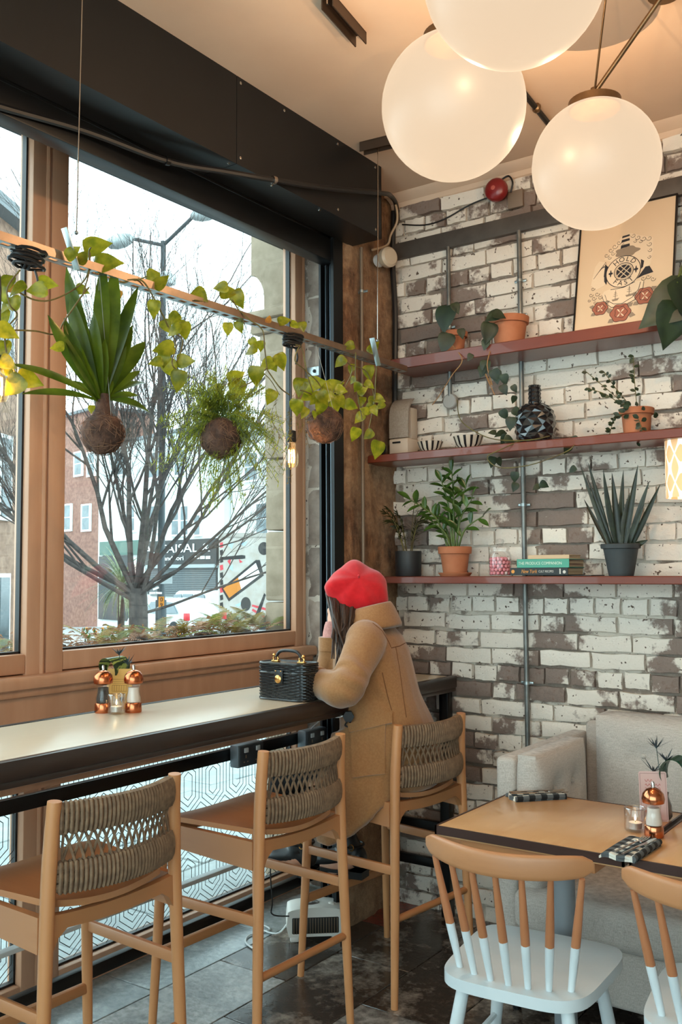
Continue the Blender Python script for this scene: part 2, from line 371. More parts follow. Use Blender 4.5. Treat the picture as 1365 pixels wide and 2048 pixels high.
# window wall: bays of painted timber, set back by scaling about the camera
wl = struct('wall_left')
part(G().box((-2.97, -1.44, 3.13), (-2.505, 3.72, CZ)), 'head_beam', M_bulk, wl)
part(G().prism([(-2.94, 1.098), (-2.785, 1.098), (-2.777, 1.105), (-2.777, 1.131), (-2.785, 1.143), (-2.94, 1.149)], 5.14, (0, -1.42, 0), V((1, 0, 0)), V((0, 0, 1)), V((0, 1, 0))), 'sill', M_frame, wl)
g = G(); g.box((-2.92, -1.44, .80), (-2.805, 3.71, 1.10)); g.bbox((-2.92, -1.44, 1.075), (-2.79, 3.71, 1.10), .006); part(g, 'apron_panel', M_frame, wl)
g = G(); g.bbox((-2.91, -1.44, .745), (-2.825, 3.71, .805), .006); g.bbox((-2.84, -1.44, .79), (-2.79, 3.71, .82), .008); part(g, 'transom_rail', M_frame, wl)
M_film = mat('printed_film_line', '#3a3733', .6)
def clipseg(a, b, lo, hi):
    for ax in (0, 1):
        if a[ax] > b[ax]: a, b = b, a
        if b[ax] < lo[ax] or a[ax] > hi[ax]: return None
        if a[ax] < lo[ax]: t_ = (lo[ax]-a[ax])/(b[ax]-a[ax]); a = tuple(a[i]+(b[i]-a[i])*t_ for i in (0, 1)); 
        if b[ax] > hi[ax]: t_ = (hi[ax]-a[ax])/(b[ax]-a[ax]); b = tuple(a[i]+(b[i]-a[i])*t_ for i in (0, 1))
    return a, b
def window(n, y0, y1):
    wd = struct('window_%d' % n, (-2.84, y0, 0)); r_, l_ = y1-.078, y0+.082
    for nm, a, b in (('stile', (y0+.006), l_), ('stile', r_, y1-.006)):
        part(G().bbox((-2.92, a, 0), (-2.84, b, 3.2), .006, 2), nm, M_frame, wd)
        if a == r_: part(G().tube([(-2.846, b-.006, 0), (-2.846, b-.006, 3.2)], .012, 8), 'edge_bead', M_frame, wd)
    part(G().bbox((-2.92, l_, 1.149), (-2.842, r_, 1.218), .006, 2), 'bottom_rail', M_frame, wd)
    part(G().bbox((-2.92, l_, 3.12), (-2.842, r_, 3.2), .006, 2), 'top_rail', M_frame, wd)
    part(G().bbox((-2.92, l_, 0), (-2.842, r_, .088), .006, 2), 'bottom_rail', M_frame, wd)
    M_gask = M_cable
    for za, zb in ((1.218, 3.12), (.088, .75)):
        pn = part(G().box((-2.886, l_, za), (-2.880, r_, zb)), 'pane', M_pane, wd, smooth=False)
        g = G(); e = .008
        for a, b in (((l_, za), (l_+e, zb)), ((r_-e, za), (r_, zb)), ((l_, za), (r_, za+e)), ((l_, zb-e), (r_, zb))): g.box((-2.896, a[0], a[1]), (-2.872, b[0], b[1]))
        part(g, 'gasket', M_gask, wd, smooth=False)
    # printed pattern on the low pane: nested long hexagons under a row of bars
    g = G(); lo, hi = (l_+.01, .10), (r_-.01, .675); HW, S, A = .076, .067, .057
    def seg(a, b):
        q = clipseg(a, b, lo, hi)
        if not q: return
        a, b = V((0, *q[0])), V((0, *q[1])); d = b-a
        if d.length < .002: return
        d.normalize(); nn = V((0, -d.z, d.y))*.0014; a = a-d*.001; b = b+d*.001
        o = V((-2.8785, 0, 0)); T = V((.0006, 0, 0)); p = [a+nn+o, a-nn+o, b-nn+o, b+nn+o]; g.add(p+[q_+T for q_ in p], [(0, 1, 2, 3), (7, 6, 5, 4), (0, 3, 7, 4), (1, 5, 6, 2)])
    rr = 0; zc = .03
    while zc < .9:
        yc = l_+(HW if rr % 2 else 0)
        while yc < r_+.1:
            for d in (.0095, .031, .0525):
                w_ = HW-d; top = S+A-d*math.hypot(HW, A)/HW; sh = top-A*w_/HW
                P = [(0, top), (w_, sh), (w_, -sh), (0, -top), (-w_, -sh), (-w_, sh)]
                for i in range(6): seg((yc+P[i][0], zc+P[i][1]), (yc+P[(i+1) % 6][0], zc+P[(i+1) % 6][1]))
            yc += 2*HW
        zc += 2*S+A; rr += 1
    lo, hi = (l_+.01, .09), (r_-.01, .9); yy = l_+.015
    while yy < r_-.012: seg((yy, .685), (yy, .742)); yy += .0235
    part(g, 'printed_film', M_film, wd, smooth=False, kind='stuff')
window(1, 2.18, 3.715); window(2, .65, 2.18); window(3, -.88, .65)
part(G().box((-2.94, -1.45, 0), (-2.80, -.88, 3.2)), 'wall_face', M_plast, wl)
# stone jamb and pillar in the corner
t = NT('old_stone'); v = t.coords((1, 1, 1)); n1 = t.noise(v, 4, 8, .7); n2 = t.noise(v, 30, 6, .7); n4 = t.noise(t.coords((1, 1, .35)), 16, 5, .7)
c = t.mix(t.ramp(n1, [(.38, (0, 0, 0)), (.6, (1, 1, 1))]), t.ramp(n4, [(.35, '#3a281d'), (.52, '#6b4a33'), (.7, '#a57a55')]), t.ramp(n2, [(.3, '#80634a'), (.7, '#b08d6c')])); t.l(c, t.b.inputs['Base Color']); t.b.inputs['Roughness'].default_value = .9; t.bump(n2, .9, .012); M_old = t.m
wp = struct('wall_pillar')
def pil(u, v):
    z_ = v*CZ
    if u < .25: p = V((-2.47+.11*u/.25, 3.36, z_)); nn = V((0, -1, 0))
    else: p = V((-2.36, 3.36+.44*(u-.25)/.75, z_)); nn = V((1, 0, 0))
    q = p*7; d = noise.noise(q)*.012+noise.noise(q*3)*.006
    if abs(u-.25) < .05: p = p+V((-.012, .012, 0))
    # an old recess down the face, beside the pipe
    if u > .25: d -= .012*max(0, 1-abs((u-.72)/.12))
    return p+nn*d
part(G().grid(pil, 28, 120), 'pillar_face', M_old, wp, ang=180)
part(G().box((-2.468, 3.39, 0), (-2.39, 3.9, CZ)), 'pillar_core', M_old, wp)
wj = struct('wall_jamb'); part(G().box((-2.95, 3.735, -.06), (-2.45, 3.9, CZ)), 'mortar_bed', M_mort, wj)
M_jst = mat('worn_jamb_stone', '#75655b', .9, c2='#a39488', s=12, bump=.9, bd=.012, rn=.25, lo=.3, hi=.7)
z = .05; rj = random.Random(5)
while z < 3.2:
    h = rj.uniform(.12, .3); g = G(); cx = -2.8
    g.grid(lambda u, v: V((-2.835+.20*u, 3.722+rj.uniform(-.007, .007)+(.012 if u in (0, 1) or v in (0, 1) else 0), z+(h-.012)*v)), 4, 5); part(g, 'stone', M_jst, wj, ang=50, at=(-2.735, 3.73, z)); z += h
# shutter guide: black channel with two bright lips
sg = thing('shutter_guide', (-2.41, 3.34, 0), 'tall black steel shutter channel between the window frame and the stone pillar', 'shutter guide')
g = G(); g.box((-2.455, 3.345, 0), (-2.36, 3.36, 2.95)); g.box((-2.375, 3.29, 0), (-2.36, 3.345, 2.95)); g.box((-2.455, 3.31, 0), (-2.444, 3.345, 2.95)); part(g, 'channel', M_black, sg, smooth=False)
for xx in (-2.43, -2.405): part(G().bbox((xx, 3.322, 0), (xx+.006, 3.346, 2.93), .002), 'channel_lip', mat('worn_steel_edge', '#59636a', .35, .8), sg)
fb = part(G().bbox((-2.83, 3.700, 2.46), (-2.745, 3.707, 2.505), .001), 'fixing_bracket', M_galv, wj); part(G().lathe([(.009, 0), (.009, .006), (.004, .009)], (-2.77, 3.70, 2.483), 10, ax=V((0, -1, 0))), 'bolt', M_black, fb)
# boxed steel bulkhead above the window
bk = thing('shutter_box', (-2.35, 3.43, 2.95), 'long black sheet steel shutter box under the ceiling above the window', 'shutter box')
YB = 2.48
for a, b in ((-1.28, YB-.0015), (YB+.0015, 3.43)):
    part(G().box((-2.203, a, 2.95), (-2.2, b, CZ)), 'front_panel', M_bulk, bk, smooth=False)
    part(G().box((-2.36, a, 2.947), (-2.2, b, 2.95)), 'bottom_panel', M_bulk, bk, smooth=False)
part(G().box((-2.5, 3.427, 2.95), (-2.2, 3.43, CZ)), 'end_panel', M_bulk, bk, smooth=False)
g = G()
for i in range(7): g.tube([(-2.375-.016*i, -1.28, 2.972+.004*math.sin(i*2)), (-2.375-.016*i, 3.42, 2.972+.004*math.sin(i*2))], .009, 6)
g.box((-2.49, -1.28, 2.99), (-2.36, 3.42, 3.0)); part(g, 'rolled_shutter', M_black, bk)
part(G().bbox((-2.445, -1.28, 2.846), (-2.375, 3.345, 2.945), .004), 'shutter_bottom_bar', M_black, bk)
sm = mesh(G().lathe([(.006, 0), (.006, .002), (.003, .004)], seg=8), 'screw', M_chrome)
for yy, zz in ((2.5, 3.25), (2.5, 2.975), (2.75, 3.25), (2.75, 2.975), (3.1, 3.25), (3.1, 2.975), (3.38, 3.25), (3.38, 2.975)): place(sm, 'screw', bk, (-2.2, yy, zz), V((0, 1, 0)), V((1, 0, 0)))
for yy in (2.46, 2.7, 3.0): place(sm, 'screw', bk, (-2.22, yy, 2.947), V((0, 1, 0)), V((0, 0, -1)))
# conduit slung under it, then round to the corner
cb = thing('flexible_conduit', (-2.2, 3.43, 2.9), 'thick black flexible cable slung beneath the black shutter box', 'cable')
P = [pX(-200, 150, -2.352), pX(0, 213, -2.352), pX(170, 262, -2.345), pX(335, 322, -2.30), pX(450, 343, -2.23), pX(548, 360, -2.18), pX(650, 376, -2.17), pX(760, 386, -2.15), pY(782, 392, 3.6), pY(793, 412, 3.72), pY(793, 450, 3.74)]
part(G().tube(bez(P, 8), .011, 8), 'conduit', M_cable, cb)
for q in (3, 5): part(G().lathe([(.015, -.008), (.016, 0), (.015, .008)], P[q], 12, ax=(P[q+1]-P[q-1])), 'clip', M_chrome if q == 5 else M_black, cb)
# outdoors handled later
# ================================================================== FURNITURE
# counter along the window
CT = 1.04
ct = thing('window_counter', (-2.28, 1.0, 0), 'long wooden bar counter in a black steel frame along the window', 'counter')
M_ctop = wood('counter_wood', '#bfae96', '#d6c8b2', 1, r=.30, rn=0, k=9, spec=.8)
part(G().bbox((-2.503, -1.2, 1.005), (-2.062, 3.72, CT), .002), 'tabletop', M_ctop, ct)
M_edge = mat('dark_varnished_edge', '#2a211e', .3, c2='#3a2d27', s=20, st=(1, .1, 1))
g = G(); g.bbox((-2.056, -1.2, .99), (-2.03, 3.75, CT+.001), .003); g.bbox((-2.058, -1.2, .972), (-2.036, 3.75, .99), .003); part(g, 'front_edge', M_edge, ct)
part(G().bbox((-2.532, -1.2, .985), (-2.508, 3.75, CT+.001), .003), 'rear_edge', M_black, ct); part(G().bbox((-2.508, 3.723, .985), (-2.056, 3.75, CT+.001), .003), 'end_edge', M_black, ct)
for xx in (-2.075, -2.475):
    part(G().bbox((xx-.022, 3.705, 0), (xx+.022, 3.749, .986), .003), 'leg', M_black, ct)
part(G().bbox((-2.475, -1.2, .79), (-2.45, 3.70, .835), .003), 'rail', M_black, ct); part(G().bbox((-2.475, -1.2, .385), (-2.445, 3.70, .40), .002), 'foot_rail', mat('sky_reflection_rail', '#cdd6d9', .4, .3), ct); part(G().bbox((-2.475, -1.2, .215), (-2.445, 3.70, .255), .003), 'low_rail', M_black, ct)  # foot rail: pale base colour stands in for sky reflected on black steel
for z0, z1 in ((.36, .40), (.20, .24)): part(G().bbox((-2.453, 3.715, z0), (-2.097, 3.74, z1), .003), 'end_rail', M_black, ct)
# sockets on the rail
def socket(y, z, n, label):
    s_ = thing('double_socket', (-2.44, y, z), label, 'socket', 'metal sockets on the counter rail')
    part(G().bbox((-2.449, y-.073, z-.042), (-2.405, y+.073, z+.042), .006), 'back_box', mat('grey_metalclad', '#7b838a', .4, .4), s_)
    part(G().bbox((-2.405, y-.068, z-.038), (-2.401, y+.068, z+.038), .002), 'face_plate', mat('dark_face_plate', '#4b5157', .4, .4), s_)
    for dy in (-.034, .034):
        part(G().bbox((-2.402, y+dy-.011, z+.012), (-2.396, y+dy+.011, z+.03), .002), 'switch', M_white, s_)
        g = G(); g.box((-2.402, y+dy-.002, z-.008), (-2.400, y+dy+.002, z+.004)); g.box((-2.402, y+dy-.013, z-.024), (-2.400, y+dy-.007, z-.020)); g.box((-2.402, y+dy+.007, z-.024), (-2.400, y+dy+.013, z-.020)); part(g, 'pin_slot', mat('pin_slot_tan', '#a58a74', .5), s_)
    return s_
socket(2.80, .808, 1, 'grey metal double socket on the counter rail above the middle stool')
s2 = socket(3.215, .805, 2, 'grey metal double socket at the far end of the counter rail by the seated woman')
# bar stools
def seat_z(u, v): return .688+.016*(2*u-1)**2*(1-.25*v)-.02*max(0, v-.82)/.18*.8+.006*v
def make_stool():
    r_ = thing('bar_stool', (0, 0, 0), '', 'stool', 'oak bar stools at the window counter')
    def arc(x, z, b=.052): return V((x, -.213-b*(1-(x/.185)**2), z))
    for s_ in (-1, 1):
        part(G().tube(bez([(s_*.232, -.228, 0), (s_*.218, -.222, .3), (s_*.202, -.213, .70), (s_*.196, -.215, .85), (s_*.192, -.222, .958)], 4), [.0125, .0135, .014, .015, .016, .0165, .017, .0175, .018, .0185, .0185, .0185, .018, .018, .0175, .0175, .0172][:17], 14), 'back_leg', M_oak, r_)
        part(G().tube([(s_*.252, .205, 0), (s_*.235, .195, .35), (s_*.222, .185, .675)], [.0125, .016, .0185], 14), 'front_leg', M_oak, r_)
        part(G().prism([(-.2, .605), (.185, .62), (.185, .69), (-.2, .69)], .02, (s_*.209-.01, 0, 0), V((0, 1, 0)), V((0, 0, 1)), V((1, 0, 0))), 'side_apron', M_oakseat, r_)
        part(G().bbox((s_*.226-.008, -.215, .445), (s_*.226+.008, .195, .478), .005, rot=Euler((0, 0, R(-s_*1.5))).to_matrix()), 'side_stretcher', M_oakseat, r_)
    M_x = M_oakx
    def apron(y, y2):
        n = 16; top = []; bot = []
        for i in range(n+1):
            x = -.2+.4*i/n; q = abs(x)/.2; top.append((x, seat_z((x+.22)/.44, 0)-.008)); bot.append((x, .661-.016*(1-q*q)-.07*max(0, (q-.72)/.28)**2))
        return G().prism(top+bot[::-1], y2-y, (0, y, 0), V((1, 0, 0)), V((0, 0, 1)), V((0, 1, 0)))
    part(apron(-.222, -.200), 'back_apron', M_x, r_); part(apron(.172, .192), 'front_apron', M_x, r_)
    part(G().tube([(-.224, -.22, .292), (.224, -.22, .292)], .0125, 12), 'back_stretcher', M_x, r_)
    part(G().bbox((-.236, .186, .262), (.236, .206, .294), .006), 'front_stretcher', M_x, r_)
    def st(u, v):
        wd = .178+.055*v-.02*max(0, (v-.9)/.1)**2-(.02*max(0, (.06-v)/.06)**2); x = (2*u-1)*wd
        return V((x, -.205+.43*v-.012*(1-(2*u-1)**2)*(1-v)+(-.015 if v > .9 else 0)*abs(2*u-1)**3, seat_z(u, v)+.012))
    part(G().slab(st, 16, 14, (0, 0, -.016)), 'seat', M_oakseat, r_)
    # back: two bent rails wrapped in rope, criss-cross lacing between
    for z0, nm in ((.915, 'top_rail'), (.775, 'lower_rail')):
        g = G(); pts = [arc(-.19+.38*i/20, z0) for i in range(21)]
        for zz in (-.022, 0, .022): g.tube([p+V((0, 0, zz)) for p in pts], .0125, 8)
        part(g, nm, M_rope, r_)
        g = G(); N = 33
        for i in range(N):
            x = -.172+.344*i/(N-1); c_ = arc(x, z0); tg = (arc(x+.01, z0)-arc(x-.01, z0)).normalized(); nr = V((tg.y, -tg.x, 0)); lp = []
            for k in range(12):
                a = 2*PI*k/12; lp.append(c_+nr*(.0155*math.cos(a))+V((0, 0, .037*max(-.93, min(.93, 1.12*math.sin(a)))))+tg*.0008*math.sin(a))
            g.tube(lp, .0054, 5, closed=True, up=tg)
        part(g, 'rope_wrap', M_rope, r_)
    g = G(); N = 16
    for i in range(N):
        x = -.165+.33*i/(N-1)
        for j, o in ((i-1, .006), (i+1, -.006)):
            if not 0 <= j < N: j = i
            x2 = -.165+.33*j/(N-1); a = arc(x+.004*(1 if j > i else -1), .882); b = arc(x2, .808); nr = V((0, 1, 0))*o
            g.tube([a-nr, (a+b)/2+nr*.4, b+nr], .0036, 6)
    part(g, 'rope_lacing', M_rope, r_); return r_
M_oakx = wood('oak_rail', '#a46a41', '#c08655', 0, rn=.05, r=.42)
st1 = make_stool()
def setst(o, cx, cy, ang, label): o.location = (cx, cy, 0); o.rotation_euler = (0, 0, R(90+ang)); o['label'] = label
st2 = copy_tree(st1); st3 = copy_tree(st1)
# the local back edge lies at y=-.215, the stools face the window (-X)
setst(st1, -2.105, 1.685, -2, 'oak bar stool with woven rope back, nearest the camera at the left edge')
setst(st2, -2.10, 2.452, -2, 'empty oak bar stool with woven rope back, second along the counter')
setst(st3, -2.0, 3.11, -7, 'oak bar stool with woven rope back that the woman sits on')
# dining tables
M_tab = wood('table_oak', '#b57a44', '#e8c090', 1, r=.3, rn=.05, k=7, coat=.35)
def table(x0, x1, y0, y1, label):
    t_ = thing('dining_table', ((x0+x1)/2, (y0+y1)/2, 0), label, 'table')
    part(G().bbox((x0+.006, y0+.006, .72), (x1-.006, y1-.006, .75), .002), 'tabletop', M_tab, t_)
    g = G(); e = .006; z0, z1 = .726, .751
    for a, b in (((x0, y0), (x1, y0+e)), ((x0, y1-e), (x1, y1)), ((x0, y0), (x0+e, y1)), ((x1-e, y0), (x1, y1))): g.box((a[0], a[1], z0), (b[0], b[1], z1))
    part(g, 'metal_edging', mat('dark_edging', '#45302a', .35, .3), t_, smooth=False)
    part(G().bbox((x0+.07, y0+.03, .685), (x1-.09, y1-.03, .72), .003), 'underframe', M_oakx, t_)
    cx, cy = (x0+x1)/2, (y0+y1)/2; mg = mat('grey_painted_steel', '#7e8388', .45, .1)
    part(G().lathe([(.034, .02), (.034, .69)], (cx, cy, 0), 20), 'pedestal', mg, t_); part(G().lathe([(.2, 0), (.2, .012), (.06, .022), (.034, .03)], (cx, cy, 0), 28), 'base_plate', mg, t_); return t_
table(-1.432, -.866, 2.497, 3.055, 'square oak dining table with gingham napkins in front of the grey sofa'); table(-.852, -.29, 2.497, 3.055, 'second oak dining table, cut off by the right edge of the picture')
# spindle chairs, dipped in white paint
M_dip = mat('white_dip_paint', '#c6ced1', .4, c2='#d3d9db', s=4, rn=.03)
M_beech = wood('beech', '#a06a45', '#bb8458', 0, rn=.04, r=.42); M_beechz = wood('beech_spindle', '#a56743', '#bd7d54', 2, rn=.04, r=.42)
def make_chair():
    c_ = thing('spindle_chair', (0, 0, 0), '', 'chair', 'white dipped spindle back chairs')
    def so(u, v):      # u across, v back to front; rounded plan, slightly dished
        a = (2*u-1); b = (2*v-1)
        n = 5.0; d = (abs(a)**n+abs(b)**n)**(1/n); mx_ = max(abs(a), abs(b)); q = mx_/d if d > 0 else 1
        a, b = a*q, b*q
        return V((a*(.205+.012*b), .215*b, .452-.007*(1-a*a)*(1-b*b)-.004*(max(abs(a), abs(b))**8)))
    part(G().slab(so, 20, 20, (0, 0, -.03)), 'seat', M_dip, c_, ang=60)
    top = []
    for i in range(7):
        a = -1+2*i/6; b0 = V((a*.15, -.178+.04*a*a-.0, .448)); t0 = V((a*.198, -.262+.075*a*a, .745)); d = t0-b0; sp = .40
        part(G().tube([b0+d*q for q in (0, .1, .25, .4, sp)], [.0085, .0095, .011, .0118, .0118], 10, cap=True), 'spindle', M_dip, c_)
        part(G().tube([b0+d*q for q in (sp, .5, .65, .85, 1)], [.0116, .0115, .0105, .0088, .0075], 10), 'spindle', M_beechz, c_)
    n = 24; rg = []
    for i in range(n+1):
        a = -1+2*i/n; x = a*.222; y = -.268+.088*a*a; h = .03*(1-.28*abs(a)**6); t_ = .0095*(1-.35*abs(a)**10); zc = .772+.006*a*a; nrm = V((2*.088*a/.222, -1, 0)).normalized(); nrm = V((nrm.x*-1, nrm.y, 0)) if False else V((.79*a, -1, -.12)).normalized()
        if i in (0, n): h *= .6
        rg.append([V((x, y, zc))+nrm*(t_*math.copysign(abs(math.cos(q))**.5, math.cos(q)))+V((0, 0, h*math.copysign(abs(math.sin(q))**.6, math.sin(q)))) for q in [2*PI*k/14 for k in range(14)]])
    part(G().loft(rg), 'crest_rail', M_beech, c_, ang=50)
    L = {}
    for sx in (-1, 1):
        for sy in (-1, 1):
            a = V((sx*.135, sy*.135, .435)); b = V((sx*.2, sy*.205-.01, 0)); L[sx, sy] = (a, b); part(G().tube([a, a.lerp(b, .4), b], [.0165, .0185, .012], 12), 'leg', M_dip, c_)
    q = .52
    for sx in (-1, 1): part(G().tube([L[sx, -1][0].lerp(L[sx, -1][1], q), L[sx, 1][0].lerp(L[sx, 1][1], q)], .008, 8), 'side_stretcher', M_dip, c_)
    m1 = [(L[sx, -1][0].lerp(L[sx, -1][1], q)+L[sx, 1][0].lerp(L[sx, 1][1], q))/2 for sx in (-1, 1)]; part(G().tube(m1, .0075, 8), 'cross_stretcher', M_dip, c_)
    return c_
ch = make_chair(); ch.location = (-1.112, 2.457, 0); ch.rotation_euler = (0, 0, R(5)); ch['label'] = 'white dipped chair with oak crest rail and spindles at the near table'
ch2 = copy_tree(ch); ch2.location = (-.585, 2.48, 0); ch2.rotation_euler = (0, 0, R(4)); ch2['label'] = 'white dipped spindle chair cut off by the right edge of the picture'
# sofa
M_lin = None
t = NT('grey_linen'); v = t.coords((1, 1, 1)); a = t.noise(t.coords((7, 7, 300)), 6, 3); b_ = t.noise(t.coords((260, 260, 40)), 4, 3); mx = t.add('ShaderNodeMath', operation='ADD'); t.l(a, mx.inputs[0]); t.l(b_, mx.inputs[1]); hf = t.add('ShaderNodeMath', operation='MULTIPLY'); hf.inputs[1].default_value = .5; t.l(mx.outputs[0], hf.inputs[0])
t.l(t.ramp(hf.outputs[0], [(.38, '#9a9087'), (.62, '#cbc2b9')]), t.b.inputs['Base Color']); t.b.inputs['Roughness'].default_value = .9; t.b.inputs['Specular IOR Level'].default_value = .15; t.b.inputs['Sheen Weight'].default_value = .2; t.bump(hf.outputs[0], .25, .002); M_lin = t.m
sf = thing('sofa', (-.4, 3.4, 0), 'grey linen sofa with buttoned cushions against the painted brick wall', 'sofa')
def cushion(a, b, axis, buttons, puff=.02, face=-1, name='cushion', rr=.035):
    a, b = V(a), V(b); c_ = (a+b)/2; h = (b-a)/2; ax = axis; o = [i for i in range(3) if i != ax]; g = G(); n = 26
    def dep(u, v):      # puffed face, edge falls away, dimples at buttons
        e = ((1-(abs(u))**8)*(1-(abs(v))**8)); d = puff*(1-u*u)*(1-v*v)
        for (bu, bv) in buttons:
            q = math.hypot((u-bu)*h[o[0]], (v-bv)*h[o[1]]); d -= .022*math.exp(-(q/.035)**2)+.008*math.exp(-(q/.09)**2)
        return d-rr*(1-e)**1.5
    def side(s_):
        def f(u, v):
            u, v = 2*u-1, 2*v-1; p = V(c_); k = 1-.0*abs(u)
            p[o[0]] += u*h[o[0]]; p[o[1]] += v*h[o[1]]; p[ax] += s_*(h[ax]+dep(u, v)); return p
        return f
    g.grid(side(1), n, n); g.grid(side(-1), n, n); W = n+1; N = W*W; ring = [i*W for i in range(n)]+[n*W+j for j in range(n)]+[i*W+n for i in range(n, 0, -1)]+[j for j in range(n, 0, -1)]
    g.add([], []); fs = [(ring[i], ring[(i+1) % len(ring)], N+ring[(i+1) % len(ring)], N+ring[i]) for i in range(len(ring))]; g.f += fs
    c2 = part(g, name, M_lin, sf, ang=70)
    for (bu, bv) in buttons:
        p = V(c_); p[o[0]] += bu*h[o[0]]; p[o[1]] += bv*h[o[1]]; p[ax] += face*(h[ax]+dep(bu, bv)+.004); d = V((0, 0, 0)); d[ax] = face
        part(G().sph(p, (.0115, .0115, .0115), 12, 8), 'button', M_lin, c2)
    return c2
g = G(); g.bbox((-1.51, 3.06, .1), (-1.435, 3.765, .855), .018, 3); part(g, 'arm', M_lin, sf)
cushion((-1.43, 3.03, .40), (-1.325, 3.47, .875), 0, [(-.35, .45), (.4, .45)], .012, 1, 'side_cushion', .02)
for i, (x0, x1) in enumerate(((-1.32, -.02), (-.01, 1.28))): cushion((x0, 3.5, .36), (x1, 3.70, .955), 1, [(-.72, .55), (-.24, .55), (.24, .55), (.72, .55)], .02, -1, 'back_cushion', .03)
part(G().bbox((-1.43, 3.7, .1), (1.3, 3.765, .9), .02, 3), 'back_frame', M_lin, sf); part(G().bbox((-1.43, 3.02, .12), (1.3, 3.70, .30), .015, 3), 'base', M_lin, sf)
for x0, x1 in ((-1.43, -.02), (-.01, 1.28)): part(G().bbox((x0+.004, 2.99, .30), (x1, 3.50, .44), .04, 4), 'seat_cushion', M_lin, sf)
for xx in (-1.46, -.1, 1.2):
    for yy in (3.1, 3.7): part(G().lathe([(.015, 0), (.022, .12)], (xx, yy, 0), 10), 'foot', M_black, sf)
# wall shelves
M_shelf = wood('red_stained_wood', '#5a2416', '#863f26', 0, r=.35, rn=.05, k=10, coat=.25)
for nm, x0, x1, y0, z0, z1, lb in (('lower', -2.355, .4, 3.56, 1.447, 1.478, 'red stained wooden wall shelf, lowest of the three'), ('mid', -2.40, .4, 3.545, 1.985, 2.02, 'red stained wooden wall shelf, middle one with the black vase'), ('top', -2.245, .4, 3.56, 2.396, 2.445, 'red stained wooden wall shelf, topmost one with the framed print')):
    s_ = thing('wall_shelf', ((x0+x1)/2, 3.7, z0), lb, 'shelf'); part(G().bbox((x0, y0, z0), (x1, WY-.014, z1), .003, 1), 'board', M_shelf, s_)
# ================================================================== LAMPS
t = NT('opal_glass_globe'); t.b.inputs['Base Color'].default_value = lin('#2a2622'); t.b.inputs['Roughness'].default_value = .42; t.b.inputs['Emission Color'].default_value = lin('#f6dfc0'); t.b.inputs['Emission Strength'].default_value = .175
tr_ = t.add('ShaderNodeBsdfTransparent'); tr_.inputs[0].default_value = lin('#fff0dd'); mx = t.add('ShaderNodeMixShader'); mx.inputs[0].default_value = .06; gb = t.add('ShaderNodeNewGeometry'); iv = t.add('ShaderNodeMath', operation='SUBTRACT'); iv.inputs[0].default_value = .5; t.l(gb.outputs['Backfacing'], iv.inputs[1]); iv.use_clamp = True; t.l(iv.outputs[0], t.b.inputs['Specular IOR Level']); t.l(t.b.outputs[0], mx.inputs[1]); t.l(tr_.outputs[0], mx.inputs[2]); t.l(mx.outputs[0], t.out.inputs[0]); M_globe = t.m
M_brass = mat('aged_brass', '#6f573e', .35, .8, c2='#8a6d4d', s=12)
def globe(c, label, rods):
    c = V(c); g_ = thing('globe_pendant', c+V((0, 0, .2)), label, 'pendant lamp', 'opal glass globe pendants')
    n = 28; part(G().lathe([(.2*math.sin(a), -.2*math.cos(a)) for a in [PI*k/n*.915 for k in range(n+1)]], c, 48, cap=False), 'glass_globe', M_globe, g_, ang=180)
    part(G().lathe([(.078, .178), (.082, .182), (.082, .207), (.05, .212), (.012, .216), (.012, .25), (.0, .252)], c, 32), 'cap', M_brass, g_)
    for p, r_ in rods: part(G().tube([c+V((0, 0, .235)), V(p)], r_, 10), 'rod', M_brass, g_)
    part(G().lathe([(.0, CZ-.03), (.05, CZ-.028), (.06, CZ)], (rods[-1][0][0], rods[-1][0][1], 0), 24), 'ceiling_rose', M_brass, g_)
    ptlight('globe_bulb', c+V((0, 0, -.02)), LAMP, (1, .76, .53), .05, g_)
globe((-1.225, 2.285, 2.79), 'large glowing opal globe, left one of the pendants', [((-1.0, 2.2, CZ), .007)])
globe((-1.033, 2.87, 2.781), 'glowing opal globe pendant in front of the framed print', [(pZ(1212, 0, 3.2), .0035), (pZ(1330, -14, CZ-.02), .0075)])
globe((-.835, 1.845, 2.80), 'nearest opal globe pendant, cut off by the top of the picture', [((-.75, 2.0, CZ), .007)])
# ceiling fittings
def strut(a, b, label):
    a, b = V(a), V(b); s_ = thing('ceiling_channel', (a+b)/2, label, 'ceiling bracket'); d = (b-a).normalized(); n_ = V((0, 0, 1)).cross(d); g = G()
    for p, q, h0, h1 in ((-.021, .021, -.004, 0), (-.021, -.017, -.04, 0), (.017, .021, -.04, 0)):
        g.prism([(p, h0), (q, h0), (q, h1), (p, h1)], (b-a).length, a, n_, V((0, 0, 1)), d)
    part(g, 'channel', mat('dark_bronze_channel', '#4a3a2e', .5, .5), s_, smooth=False)
    part(G().tube([a+V((0, 0, -.03)), a+V((0, 0, -.004))], .004, 6), 'hook', M_chrome, s_)
strut(pZ(655, -10, CZ), pZ(722, 68, CZ), 'dark metal channel screwed to the ceiling, nearer one at the top edge'); strut(pZ(724, 288, CZ), pZ(790, 272, CZ), 'dark metal channel on the ceiling holding the right hanging wire')
cc = tag(part(G().tube([pZ(990, 110, CZ-.015), pZ(1056, 195, CZ-.015), pZ(1100, 250, CZ-.015), pZ(1160, 330, CZ-.015)], .011, 8), 'ceiling_conduit', M_black, at=pZ(1060, 200, CZ-.015)), 'dark conduit pipe on the ceiling passing behind the two globes', 'conduit')
part(G().lathe([(.016, -.01), (.02, 0), (.016, .01)], pZ(1074, 216, CZ-.015), 12, ax=V((.6, .7, 0))), 'clip', M_brass, cc)
